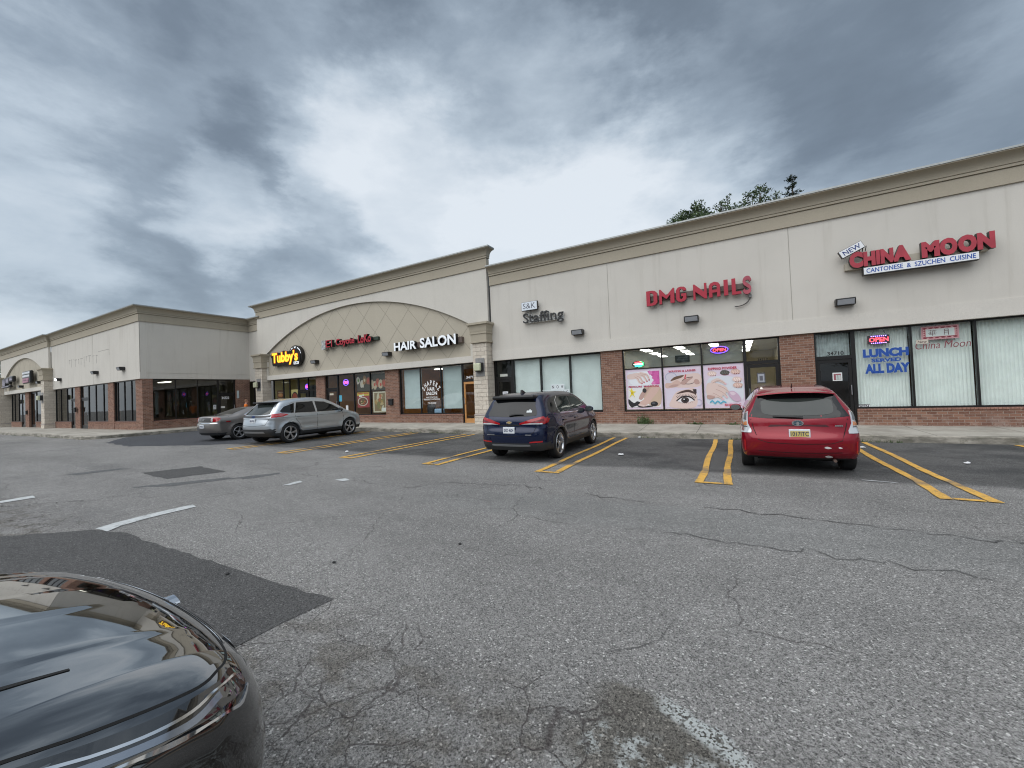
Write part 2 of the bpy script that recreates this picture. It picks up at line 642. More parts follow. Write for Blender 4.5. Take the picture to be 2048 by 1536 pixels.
def mat_asphalt(name, base, dark_zone=True, patchy=False):
    m, t, b, o = new_mat(name)
    p = pos(t)
    x, y, z = t.sep(p)
    p2 = t.comb(x, y, 0.0)
    v = t.voro(p2, 105)
    sp = t.sep(v.outputs['Color'])[0]
    v2 = t.voro(p2, 240)
    sp2 = t.sep(v2.outputs['Color'])[1]
    g = t.math('ADD', t.math('MULTIPLY', t.math('SUBTRACT', sp, 0.5), 0.95), 1.0)
    g = t.math('ADD', g, t.math('MULTIPLY', t.math('SUBTRACT', sp2, 0.5), 0.95))
    stones = t.ramp(sp, 0.955, 0.995)
    big = t.noise(p2, 0.28, 5, 0.62)
    mid = t.noise(p2, 2.1, 6, 0.65)
    g = t.math('MULTIPLY', g, t.math('ADD', 0.72, t.math('MULTIPLY', big, 0.56)))
    g = t.math('MULTIPLY', g, t.math('ADD', 0.80, t.math('MULTIPLY', mid, 0.40)))
    col = t.mix(g, (0, 0, 0), base, clampf=False)
    col = t.mix(t.math('MULTIPLY', stones, 0.75), col, tuple(min(1, q * 3.0) for q in base))
    if dark_zone:
        # newer, darker surface in the parking bays next to the kerb
        wob = t.math('MULTIPLY', t.math('SUBTRACT', t.noise(t.comb(t.math('MULTIPLY', x, 0.8), 0.0, 0.0), 1.0, 4), 0.5), 0.7)
        yy = t.math('ADD', y, wob)
        dk = t.ramp(yy, 8.25, 8.65)
        oil = t.ramp(t.noise(p2, 0.55, 5, 0.6), 0.44, 0.64)
        col = t.mix(t.math('MULTIPLY', dk, t.math('ADD', 0.62, t.math('MULTIPLY', oil, 0.30))), col, (0.17, 0.18, 0.195), 'MULTIPLY')
        # paler worn lane between two long cracks
        yl = t.math('ADD', y, t.math('MULTIPLY', t.math('SUBTRACT', t.noise(t.comb(t.math('MULTIPLY', x, 0.5), 0.0, 3.0), 1.0, 5), 0.5), 0.7))
        lane = t.math('MULTIPLY', t.ramp(yl, 4.55, 5.0), t.ramp(yl, 5.95, 5.75))
        lane = t.math('MULTIPLY', lane, t.ramp(x, -6.0, -3.0))
        col = t.mix(t.math('MULTIPLY', lane, 0.10), col, (0.27, 0.295, 0.29))
        # darker wheel-worn stretch and muddy stains close to the black car
        st = t.math('MULTIPLY', t.ramp(y, 2.3, 1.5), t.ramp(t.noise(t.comb(x, t.math('MULTIPLY', y, 1.5), 0.0), 2.4, 6, 0.62), 0.46, 0.62))
        col = t.mix(t.math('MULTIPLY', st, 0.75), col, (0.50, 0.46, 0.40), 'MULTIPLY')
        # chalky scuffed disc (remains of an old marking)
        ds = t.vmath('LENGTH', t.comb(t.math('ADD', x, 0.60), t.math('SUBTRACT', y, 1.50), 0.0))
        sn = t.noise(p2, 5.5, 6, 0.66)
        ds = t.math('ADD', ds, t.math('MULTIPLY', t.math('SUBTRACT', sn, 0.5), 0.16))
        lim = t.ramp(x, -0.86, -0.62)
        disc = t.math('MULTIPLY', t.ramp(ds, 0.79, 0.72), lim)
        col = t.mix(t.math('MULTIPLY', disc, 0.80), col, (0.52, 0.49, 0.43), 'MULTIPLY')
        rim = t.math('MULTIPLY', t.math('MULTIPLY', t.ramp(ds, 0.80, 0.76), t.ramp(ds, 0.64, 0.70)), t.ramp(x, -0.50, -0.36))
        chalk = t.math('MAXIMUM', rim, t.math('MULTIPLY', t.math('MULTIPLY', disc, t.ramp(sn, 0.47, 0.58)), t.ramp(y, 2.02, 1.90)))
        chalk = t.math('MULTIPLY', chalk, t.ramp(t.math('ADD', sp, t.math('MULTIPLY', sn, 0.8)), 0.55, 0.95))
        col = t.mix(t.math('MULTIPLY', chalk, 0.85), col, (0.46, 0.49, 0.48))
        far = t.math('MULTIPLY', t.ramp(t.noise(t.comb(t.math('MULTIPLY', x, 0.35), y, 0.0), 0.8, 5, 0.6), 0.52, 0.7), t.ramp(x, -5.0, -9.0))
        col = t.mix(t.math('MULTIPLY', far, 0.45), col, (0.62, 0.63, 0.65), 'MULTIPLY')
        # broad tyre-worn and oil-darkened stretches of the drive lane
        tr_ = t.ramp(t.noise(t.comb(t.math('MULTIPLY', x, 0.10), t.math('MULTIPLY', y, 0.55), 2.0), 1.6, 6, 0.62), 0.42, 0.66)
        col = t.mix(t.math('MULTIPLY', tr_, 0.42), col, (0.66, 0.66, 0.66), 'MULTIPLY')
        drip = t.ramp(t.noise(p2, 2.4, 3, 0.5), 0.70, 0.76)
        col = t.mix(t.math('MULTIPLY', drip, 0.5), col, (0.45, 0.44, 0.43), 'MULTIPLY')
    # hair cracks: alligator pattern that comes and goes
    dn = t.node('ShaderNodeTexNoise')
    t.put(dn.inputs['Vector'], p2)
    dn.inputs['Scale'].default_value = 2.6
    dn.inputs['Detail'].default_value = 5
    off = t.vmath('MULTIPLY', t.vmath('SUBTRACT', dn.outputs[1], (0.5, 0.5, 0.5)), (0.34, 0.34, 0.0))
    vc = t.voro(t.vmath('ADD', p2, off), 3.6, 'DISTANCE_TO_EDGE')
    near = t.math('MULTIPLY', t.ramp(y, 2.5, 1.95), t.ramp(x, -0.35, -0.7))
    wl = t.ramp(vc.outputs[0], 0.022, 0.004)
    msk = t.math('MULTIPLY', t.ramp(t.noise(p2, 1.4, 3), 0.40, 0.52), near)
    crack = t.math('MULTIPLY', wl, msk)
    vc2 = t.voro(t.vmath('ADD', p2, off), 0.55, 'DISTANCE_TO_EDGE')
    crack2 = t.math('MULTIPLY', t.ramp(vc2.outputs[0], 0.006, 0.001), t.ramp(t.noise(p2, 0.5, 3), 0.50, 0.58))
    ck = t.math('MAXIMUM', crack, t.math('MULTIPLY', crack2, 0.8))
    if patchy:
        ck = t.math('MULTIPLY', ck, 0.0)
    col = t.mix(t.math('MULTIPLY', ck, 0.62), col, (0.030, 0.022, 0.022))
    t.put(b.inputs['Base Color'], col)
    b.inputs['Roughness'].default_value = 0.88
    b.inputs['Specular IOR Level'].default_value = 0.35
    h = t.math('SUBTRACT', t.math('ADD', t.math('MULTIPLY', v.outputs[0], 0.8), t.math('MULTIPLY', sp2, 0.3)), t.math('MULTIPLY', ck, 1.5))
    t.put(b.inputs['Normal'], t.bump(h, 0.55, 0.008))
    return m


def mat_concrete():
    m, t, b, o = new_mat('walk concrete')
    p = pos(t)
    x, y, z = t.sep(p)
    n = t.noise(p, 1.1, 6, 0.65)
    f = t.noise(p, 40, 3, 0.7)
    c = t.mix(t.ramp(n, 0.3, 0.7), (0.27, 0.25, 0.215), (0.43, 0.405, 0.355))
    c = t.mix(t.math('MULTIPLY', t.ramp(f, 0.45, 0.7), 0.35), c, (0.16, 0.15, 0.13))
    jx = t.math('PINGPONG', t.math('ADD', x, 300.0), 0.90)
    jy = t.math('ABSOLUTE', t.math('SUBTRACT', y, 14.75))
    j = t.math('MAXIMUM', t.ramp(jx, 0.014, 0.006), t.math('MULTIPLY', t.ramp(jy, 0.012, 0.005), 0.0))
    c = t.mix(t.math('MULTIPLY', j, 0.75), c, (0.05, 0.048, 0.04))
    t.put(b.inputs['Base Color'], c)
    b.inputs['Roughness'].default_value = 0.9
    t.put(b.inputs['Normal'], t.bump(t.math('SUBTRACT', f, t.math('MULTIPLY', j, 2.0)), 0.3, 0.006))
    return m


def mat_kerb():
    m, t, b, o = new_mat('kerb concrete')
    p = pos(t)
    x, y, z = t.sep(p)
    n = t.noise(t.vmath('MULTIPLY', p, (1.0, 1.0, 3.0)), 1.8, 6, 0.7)
    c = t.mix(t.ramp(n, 0.32, 0.66), (0.16, 0.15, 0.125), (0.42, 0.39, 0.335))
    mo = t.ramp(t.noise(p, 4.5, 5, 0.65), 0.53, 0.66)
    c = t.mix(t.math('MULTIPLY', mo, 0.45), c, (0.075, 0.080, 0.045))
    t.put(b.inputs['Base Color'], c)
    b.inputs['Roughness'].default_value = 0.92
    t.put(b.inputs['Normal'], t.bump(n, 0.5, 0.02))
    return m


def mat_paint(name, col, wear=0.5, under=(0.10, 0.10, 0.10)):
    m, t, b, o = new_mat(name)
    p = pos(t)
    x, y, z = t.sep(p)
    v = t.voro(t.comb(x, y, 0.0), 70)
    n = t.noise(t.comb(x, y, 0.0), 3.0, 7, 0.7)
    wr = t.ramp(t.math('ADD', n, t.math('MULTIPLY', t.math('SUBTRACT', t.sep(v.outputs['Color'])[0], 0.5), 0.25)), 0.60 - wear * 0.28, 0.80 - wear * 0.18)
    dirt = t.math('MULTIPLY', t.ramp(y, 8.2, 8.45), t.ramp(y, 8.9, 8.6))
    c = t.mix(t.ramp(t.noise(t.comb(x, y, 0.0), 9, 4), 0.3, 0.7), tuple(q * 0.82 for q in col), col)
    c = t.mix(wr, c, under)
    c = t.mix(t.math('MULTIPLY', dirt, t.ramp(n, 0.3, 0.6, 0.35, 0.8)), c, under)
    t.put(b.inputs['Base Color'], c)
    b.inputs['Roughness'].default_value = 0.8
    return m


def mat_glass(name='shop glass', tint=(0.93, 0.97, 0.95), boost=0.03, mult=1.15):
    m = bpy.data.materials.new(name)
    m.use_nodes = True
    t = NT(m.node_tree)
    t.n.clear()
    out = t.node('ShaderNodeOutputMaterial')
    lw = t.node('ShaderNodeLayerWeight')
    lw.inputs[0].default_value = 0.5
    f = t.math('ADD', t.math('MULTIPLY', t.math('POWER', lw.outputs['Facing'], 5.0), 0.92 * mult), 0.04 + boost, clamp=True)
    tr = t.node('ShaderNodeBsdfTransparent')
    tr.inputs[0].default_value = (*tint, 1)
    gl = t.node('ShaderNodeBsdfGlossy')
    gl.inputs['Roughness'].default_value = 0.012
    wav = t.noise(pos(t), 0.8, 2)
    t.put(gl.inputs['Normal'], t.bump(wav, 0.04, 0.05))
    mx = t.node('ShaderNodeMixShader')
    t.put(mx.inputs[0], f)
    t.l.new(tr.outputs[0], mx.inputs[1])
    t.l.new(gl.outputs[0], mx.inputs[2])
    t.l.new(mx.outputs[0], out.inputs[0])
    return m


def mat_leaf(name, c1, c2):
    m, t, b, o = new_mat(name)
    n = t.noise(pos(t), 1.3, 4, 0.6)
    oi = t.noise(pos(t), 9, 2)
    c = t.mix(t.ramp(n, 0.35, 0.65), c1, c2)
    c = t.mix(t.math('MULTIPLY', oi, 0.4), c, tuple(q * 1.5 for q in c2))
    t.put(b.inputs['Base Color'], c)
    b.inputs['Roughness'].default_value = 0.6
    return m


STUCCO = mat_stucco('pale stucco', (0.645, 0.615, 0.555), 0.16)
STUCCO_W = mat_stucco('stained pale stucco', (0.635, 0.605, 0.55), 0.36)
BAND = mat_stucco('pale stucco band', (0.655, 0.625, 0.57), 0.12)
TAUPE = mat_stucco('taupe stucco', (0.43, 0.385, 0.305), 0.12)
TAN = mat_stucco('tan arch stucco', (0.50, 0.455, 0.37), 0.08)
GROOVE = P('groove shadow gap', (0.36, 0.34, 0.30), 0.95)
CAP = P('metal coping', (0.36, 0.37, 0.36), 0.45, 0.6, var=0.08)
BRICK = mat_brick()
STONE = mat_stone()
ASPH = mat_asphalt('worn asphalt', (0.200, 0.195, 0.187))
ASPH_D = mat_asphalt('dark patch asphalt', (0.070, 0.069, 0.068), False, True)
ASPH_M = mat_asphalt('repair asphalt', (0.105, 0.107, 0.108), False, True)
CONC = mat_concrete()
KERB = mat_kerb()
YELLOW = mat_paint('yellow line paint', (0.70, 0.40, 0.075), 0.30)
WHITE_P = mat_paint('worn white paint', (0.52, 0.54, 0.54), 0.35, (0.2, 0.2, 0.2))
FRAME = P('dark bronze aluminium', (0.018, 0.017, 0.017), 0.35, 0.3)
GLASS = mat_glass()
GLASS_D = mat_glass('dark shop glass', (0.60, 0.62, 0.57), 0.04, 1.2)
BLACKP = P('black plastic', (0.012, 0.012, 0.013), 0.45)
RETURN = P('dark sign return', (0.035, 0.030, 0.028), 0.5, var=0.2)
WHITE = P('white sign face', (0.80, 0.82, 0.84), 0.4)
PAPER = P('paper', (0.78, 0.79, 0.80), 0.8)
RED_S = P('faded red sign face', (0.40, 0.035, 0.055), 0.4, var=0.12, vs=3)
NAVY = P('navy lettering', (0.02, 0.045, 0.19), 0.5)
BLUE = P('blue lettering', (0.012, 0.075, 0.36), 0.45)
LAMP_ON = P('fluorescent diffuser', (0.9, 0.9, 0.9), 0.5, emit=(1, 0.97, 0.9), es=5.0)
LAMP_W = P('warm lamp', (0.9, 0.8, 0.5), 0.5, emit=(1, 0.78, 0.35), es=3.0)
ALU = P('brushed metal', (0.55, 0.56, 0.58), 0.3, 0.9)
SHADE = P('roller shade fabric', (0.76, 0.82, 0.82), 0.8, var=0.04, vs=2)
SHADE_D = P('grey roller shade', (0.52, 0.60, 0.61), 0.8, var=0.05, vs=2)
CURTAIN = P('pleated white curtain', (0.88, 0.92, 0.90), 0.8, var=0.04, vs=3)
NEON_R = P('red neon', (0.9, 0.1, 0.1), 0.4, emit=(1.0, 0.06, 0.10), es=2.4)
NEON_B = P('blue neon', (0.2, 0.1, 0.9), 0.4, emit=(0.22, 0.10, 1.0), es=2.0)
NEON_P = P('pink neon', (0.9, 0.1, 0.5), 0.4, emit=(1.0, 0.10, 0.38), es=1.8)
NEON_G = P('green neon', (0.1, 0.8, 0.3), 0.4, emit=(0.10, 0.85, 0.30), es=2.0)
LENS = P('grey lamp lens', (0.42, 0.44, 0.47), 0.12, 0.3)

# ------------------------------------------------------------------ ground
XS = [-420, -120, -70, -45, -33, -30, -26, -22, -18, -14, -10, -6, 0, 6, 14, 60, 420]


def sheet(name, pts, mat, lift, step=1.0, wob=0.0, seed=0):
    """a flat patch on the lot that follows the lot's rise; outline pts in metres"""
    rng = random.Random(seed)
    n = len(pts)
    out = []
    for i in range(n):
        a, b = Vector(pts[i]), Vector(pts[(i + 1) % n])
        k = max(1, int((b - a).length / step))
        for j in range(k):
            q = a.lerp(b, j / k)
            out.append(Vector((q.x + rng.uniform(-wob, wob), q.y + rng.uniform(-wob, wob))))
    res = delaunay_2d_cdt(out, [(i, (i + 1) % len(out)) for i in range(len(out))], [], 1, 1e-5)
    mb = MB()
    mb.add([(v.x, v.y, zg(v.x) + lift) for v in res[0]], [tuple(f) for f in res[2]])
    return struct(mb.build(name, mat))


g = MB()
gy = [-420, -60, -12, 0, 4, 8, 14, 20, 60, 420]
g.add([(x, y, zg(x)) for y in gy for x in XS],
      [(j * len(XS) + i, j * len(XS) + i + 1, (j + 1) * len(XS) + i + 1, (j + 1) * len(XS) + i) for j in range(len(gy) - 1) for i in range(len(XS) - 1)])
struct(g.build('parking_lot', ASPH))

# repairs seen in the photograph
PATCH = [('asphalt_patch', [(-9.2, 0.9), (-8.6, 1.35), (-7.75, 1.98), (-7.2, 2.12), (-5.1, 2.14), (-3.02, 2.17), (-3.06, 1.6), (-3.1, 0.5), (-3.1, -2.5), (-9.2, -2.5)], ASPH_D, 0.022),
         ('asphalt_patch', [(-12.9, 4.15), (-12.45, 5.2), (-10.8, 5.1), (-11.25, 4.05)], ASPH_D, 0.04),
         ('asphalt_patch', [(-10.9, 3.3), (-10.65, 3.75), (-9.9, 4.75), (-9.6, 4.72), (-10.2, 3.7)], ASPH_M, 0.05),
         ('asphalt_patch', [(-14.75, 3.3), (-14.5, 4.25), (-14.1, 4.3), (-14.3, 3.35)], ASPH_M, 0.04),
         ('asphalt_patch', [(-9.7, 4.75), (-9.35, 5.5), (-9.1, 5.4), (-9.35, 4.7)], ASPH_M, 0.04)]
for i, (nm, pts, m, wb) in enumerate(PATCH):
    sheet(nm, pts, m, 0.004, 0.16, wb, i)
sheet('asphalt_patch', [(-27.6, 12.9), (-27.5, 8.2), (-25.0, 6.9), (-21.6, 6.6), (-18.2, 7.9), (-17.2, 8.6), (-17.2, 13.4)], mat_asphalt('blue black sealed asphalt', (0.055, 0.058, 0.066), False, True), 0.004, 0.3, 0.07, 9)


def crack(pts, wd=0.03, seed=0, wob=0.05):
    rng = random.Random(seed)
    fine = []
    for i in range(len(pts) - 1):
        a, b = Vector(pts[i]), Vector(pts[i + 1])
        k = max(1, int((b - a).length / 0.10))
        for j in range(k):
            fine.append(a.lerp(b, j / k) + Vector((rng.gauss(0, wob * .5), rng.gauss(0, wob * .5))))
    fine.append(Vector(pts[-1]))
    mb = MB()
    v = []
    for i, p in enumerate(fine):
        t = (fine[min(i + 1, len(fine) - 1)] - fine[max(0, i - 1)]).normalized()
        nrm = Vector((-t.y, t.x))
        ww = wd * 0.42 * rng.uniform(0.05, 0.85) * (0.2 + 0.8 * math.sin(PI * min(1, (i + .5) / len(fine))) ** .5)
        for sg in (1, -1):
            q = p + nrm * sg * ww
            v.append((q.x, q.y, zg(q.x) + 0.0075))
    gap = [math.sin(i * .37 + seed) + math.sin(i * .11 + 2 * seed) > -.75 for i in range(len(fine))]
    mb.add(v, [(2 * i, 2 * i + 1, 2 * i + 3, 2 * i + 2) for i in range(len(fine) - 1) if gap[i]])
    return struct(mb.build('pavement_crack', P('open crack', (0.075, 0.073, 0.070), 0.95)))


CR_L = [([(-11.3, 5.85), (-9.5, 5.6), (-7.3, 5.55), (-5.6, 5.45), (-5.2, 5.5), (-5.05, 5.95), (-3.4, 6.3), (-1.5, 6.0), (0.3, 5.95), (1.25, 5.82), (2.3, 5.75), (5, 5.6), (9, 5.6)], 0.035, 0.09),
        ([(-5.1, 5.4), (-3.6, 5.25), (-2.0, 4.95), (-0.3, 4.75), (1.2, 4.7), (3.5, 4.5), (7, 4.4)], 0.022, 0.10),
        ([(-14.0, 1.35), (-11.2, 1.75), (-10.2, 2.6), (-9.9, 3.4), (-9.6, 4.6), (-9.3, 5.4)], 0.030, 0.08),
        ([(-9.6, 1.5), (-9.0, 1.62), (-8.4, 2.05), (-8.3, 2.9), (-8.2, 3.7), (-8.1, 4.4), (-7.9, 5.0)], 0.022, 0.07),
        ([(-15.6, 2.2), (-13.0, 2.5), (-12.6, 2.9)], 0.015, 0.07),
        ([(-3.0, 2.25), (-2.75, 2.7), (-2.55, 3.3), (-2.3, 3.9), (-2.05, 4.4)], 0.010, 0.06),
        ([(-2.75, 2.45), (-2.4, 3.05), (-2.1, 3.5), (-1.75, 4.1)], 0.008, 0.06),
        ([(-0.45, 3.05), (-0.52, 2.78), (-0.62, 2.62), (-0.78, 2.5)], 0.012, 0.02),
        ([(-0.55, 2.72), (-0.50, 2.5), (-0.43, 2.28)], 0.010, 0.02),
        ([(-2.3, 8.75), (-0.8, 8.55), (0.6, 8.50), (1.6, 8.45), (2.4, 8.5), (3.4, 8.6)], 0.014, 0.07)]
for i, (pts, wd, wob) in enumerate(CR_L):
    crack(pts, wd, i + 3, wob)

# parking bay markings (double hairpin lines), one mark per bay
HAIR = [(2.56, 0.0), (-0.44, 0.02), (-3.47, -0.02), (-6.52, 0.02), (-9.56, 0.0), (-12.55, 0.0), (-15.6, 0.02), (5.60, 0.0)]
for i, (hx, jit) in enumerate(HAIR):
    rng = random.Random(i + 40)
    hw, lw, y0, y1 = 0.255, 0.055, 7.44, 13.42
    mb = MB()
    for sg in (-1, 1):
        v = []
        N = 26
        for k in range(N + 1):
            y = y0 + (y1 - y0) * k / N
            taper = 0.0 if y > 8.2 else (8.2 - y) * 0.02
            cx = hx + sg * (hw - lw + taper) + 0.015 * math.sin(y * 1.7 + i + sg) + (0.012 if 8.4 < y < 8.8 else 0.0)
            w_ = lw * (1 + rng.uniform(-.10, .10)) * (1.18 if y < 8.5 else 1.0)
            v += [(cx - w_, y, zg(cx) + 0.0115), (cx + w_, y, zg(cx) + 0.0115)]
        mb.add(v, [(2 * k, 2 * k + 1, 2 * k + 3, 2 * k + 2) for k in range(N)])
    a = hx - hw + lw + 0.055
    b = hx + hw - lw - 0.055
    mb.add([(a, y0, zg(hx) + 0.0115), (b, y0, zg(hx) + 0.0115), (b, y0 + .1, zg(hx) + 0.0115), (a, y0 + .1, zg(hx) + 0.0115)], [(0, 1, 2, 3)])
    struct(mb.build('parking_line', YELLOW))

# worn white traces and the whitish scuffed patch close by
WT = [[FZ(190, 1056, .03), FZ(215, 1061, .03), FZ(240, 1050, .03), FZ(300, 1034, .03), FZ(392, 1012, .03), FZ(385, 1008, .03), FZ(300, 1027, .03), FZ(230, 1044, .03)],
      [FZ(563, 971, .02), FZ(580, 970, .02), FZ(606, 964, .02), FZ(600, 961.5, .02)],
      [FZ(670, 961), FZ(685, 964), FZ(700, 961.5), FZ(690, 958)],
      [FZ(0, 998, .09), FZ(0, 1002, .09), FZ(70, 991, .09), FZ(65, 987, .09)],
      [FZ(1722, 961.5), FZ(1790, 967), FZ(1795, 965.8), FZ(1725, 960)]]
for i, pts in enumerate(WT):
    sheet('worn_line', [Vector(p) for p in pts], WHITE_P, 0.0085, 0.12, 0.012, 60 + i)


# ------------------------------------------------------------------ sidewalk and kerb
SW = [(16.0, 13.55), (-27.0, 13.55), (-27.7, 13.25), (-28.05, 12.6), (-28.05, 8.1), (-28.25, 7.4), (-28.9, 7.02), (-75.0, 6.95)]


def inset_path(path, dist):
    out = []
    for i, p in enumerate(path):
        a = Vector(path[max(0, i - 1)])
        b = Vector(path[min(len(path) - 1, i + 1)])
        t = (b - a).normalized()
        nrm = Vector((t.y, -t.x))      # building side
        out.append(Vector(p) + nrm * dist)
    return out


rng = random.Random(5)
fine = []
for i in range(len(SW) - 1):
    a, b = Vector(SW[i]), Vector(SW[i + 1])
    k = max(1, int((b - a).length / 0.5))
    fine += [a.lerp(b, j / k) for j in range(k)]
fine.append(Vector(SW[-1]))
inner = inset_path(fine, 0.16)
kb = MB()
v = []
for i, (p, q) in enumerate(zip(fine, inner)):
    jz, jo = rng.uniform(-.008, .006), rng.uniform(-.014, .010)
    t_ = (q - p).normalized()
    e = p + t_ * jo
    v += [(e.x, e.y, zg(p.x) - 0.03), (e.x, e.y, zg(p.x) + 0.150 + jz), (e.x + t_.x * .025, e.y + t_.y * .025, zg(p.x) + 0.172 + jz), (q.x, q.y, zg(p.x) + 0.174 + jz), (q.x, q.y, zg(p.x) + 0.1)]
kb.add(v, [(5 * i + k, 5 * (i + 1) + k, 5 * (i + 1) + k + 1, 5 * i + k + 1) for i in range(len(fine) - 1) for k in range(4)])
struct(kb.build('kerb', KERB))
sw = MB()
poly = [Vector((p.x, p.y)) for p in inner] + [Vector((-75.0, 17.5)), Vector((16.0, 17.5))]
seg = [(i, (i + 1) % len(poly)) for i in range(len(poly))]
res = delaunay_2d_cdt(poly, seg, [], 1, 1e-5)


def walk_z(p):
    d_ = min((Vector((p.x, p.y)) - q).length for q in inner)
    return zg(p.x) + 0.168 + min(d_, 2.4) * 0.014


sw.add([(p.x, p.y, walk_z(p)) for p in res[0]], [tuple(f) for f in res[2]])
struct(sw.build('sidewalk', CONC))
# ------------------------------------------------------------------ shop buildings
Z0W = 0.17          # buildings start just under the sidewalk surface
HEAD, SILL, TRAN = 3.16, 0.72, 2.34
YF, YB, YG = 15.85, 15.93, 16.02     # fascia, brick, glazing planes of the right building


def sweep(path, prof, mb):
    """profile (out, z) swept along a plan path; `out` is to the right of the direction of travel"""
    n = len(path)
    P_ = [Vector(p) for p in path]
    rows = []
    for i in range(n):
        a = (P_[i] - P_[i - 1]).normalized() if i else None
        b = (P_[i + 1] - P_[i]).normalized() if i < n - 1 else None
        if a is None:
            nr = Vector((b.y, -b.x))
        elif b is None:
            nr = Vector((a.y, -a.x))
        else:
            na, nb = Vector((a.y, -a.x)), Vector((b.y, -b.x))
            nr = (na + nb) / max(0.2, 1 + na.dot(nb))
        rows.append([(P_[i].x + nr.x * o, P_[i].y + nr.y * o, z) for o, z in prof])
    m = len(prof)
    mb.add([q for r in rows for q in r],
           [(i * m + k, (i + 1) * m + k, (i + 1) * m + k + 1, i * m + k + 1) for i in range(n - 1) for k in range(m - 1)])
    for i, fl in ((0, False), (n - 1, True)):
        f = tuple(range(m)) if not fl else tuple(range(m - 1, -1, -1))
        mb.add(rows[i], [f])


def cornice(parent, path, zb, h):
    cove = []
    for k in range(9):
        a = k / 8 * PI / 2
        cove.append((0.105 + 0.235 * (1 - math.cos(a)), zb + h * 0.60 + h * 0.30 * math.sin(a)))
    prof = [(-0.05, zb), (0.055, zb), (0.055, zb + h * 0.475), (0.035, zb + h * 0.478), (0.035, zb + h * 0.495), (0.095, zb + h * 0.50), (0.095, zb + h * 0.575), (0.075, zb + h * 0.58), (0.075, zb + h * 0.598)]
    prof += cove + [(0.355, zb + h * 0.905), (0.355, zb + h * 0.935), (-0.05, zb + h * 0.935)]
    mb = MB()
    sweep(path, prof, mb)
    mb.build('cornice', TAUPE, parent, sharp=35)
    mb = MB()
    sweep(path, [(-0.25, zb + h * 0.937), (0.375, zb + h * 0.937), (0.375, zb + h * 1.0), (-0.25, zb + h * 1.015)], mb)
    mb.build('coping', CAP, parent)


def capital(parent, x0, x1, y0, y1, zb, zt):
    """taupe pilaster capital: block, bead and flared cove, wrapped round front and sides"""
    h = zt - zb
    path = [(x1, y1), (x1, y0), (x0, y0), (x0, y1)]
    path = path[::1]
    prof = [(-0.02, zb), (0.09, zb), (0.09, zb + 0.06), (0.06, zb + 0.07), (0.06, zb + h * .42), (0.09, zb + h * .44), (0.09, zb + h * .52), (0.07, zb + h * .53)]
    for k in range(7):
        a = k / 6 * PI / 2
        prof.append((0.08 + 0.09 * (1 - math.cos(a)), zb + h * .55 + h * .33 * math.sin(a)))
    prof += [(0.185, zb + h * .90), (0.185, zt), (-0.02, zt)]
    mb = MB()
    # outward is to the right of travel: walk from the left rear round to the right rear
    sweep([(x0, y1), (x0, y0), (x1, y0), (x1, y1)], prof, mb)
    mb.add([(x0 - .185, y0 - .185, zt), (x1 + .185, y0 - .185, zt), (x1 + .185, y1, zt), (x0 - .185, y1, zt)], [(0, 1, 2, 3)])
    mb.build('capital', TAUPE, parent, sharp=35)


def I4():
    return Matrix.Identity(4)


M_SIDE = Matrix(((0, -1, 0, 0), (1, 0, 0, 0), (0, 0, 1, 0), (0, 0, 0, 1)))   # wall (u, d, z) -> (x=-d, y=u)


def window(parent, u0, u1, z0, z1, y, mull=(), bars=(), M=None, glass=None, fw=0.05, name='window'):
    """glazed frame as one part with its panes as a sub-part"""
    mb = MB(M)
    e = 0.003
    mb.box(u0, u0 + fw, y, y + .09, z0, z1)
    mb.box(u1 - fw, u1, y, y + .09, z0, z1)
    mb.box(u0 + fw, u1 - fw, y + e, y + .087, z0, z0 + fw)
    mb.box(u0 + fw, u1 - fw, y + e, y + .087, z1 - fw, z1)
    for m in mull:
        mb.box(m - fw / 2, m + fw / 2, y + e, y + .085, z0 + fw, z1 - fw)
    for (a, b, zz) in bars:
        mb.box(a + fw / 2, b - fw / 2, y + 2 * e, y + .08, zz - .02, zz + .02)
    f = mb.build(name, FRAME, parent)
    gm = MB(M)
    edges = [u0 + fw] + [q for m in mull for q in (m - fw / 2, m + fw / 2)] + [u1 - fw]
    for i in range(0, len(edges), 2):
        a, b = edges[i], edges[i + 1]
        gm.quad((a, y + .04, z0 + fw), (b, y + .04, z0 + fw), (b, y + .04, z1 - fw), (a, y + .04, z1 - fw))
    gm.build('pane', glass or GLASS, f)
    return f


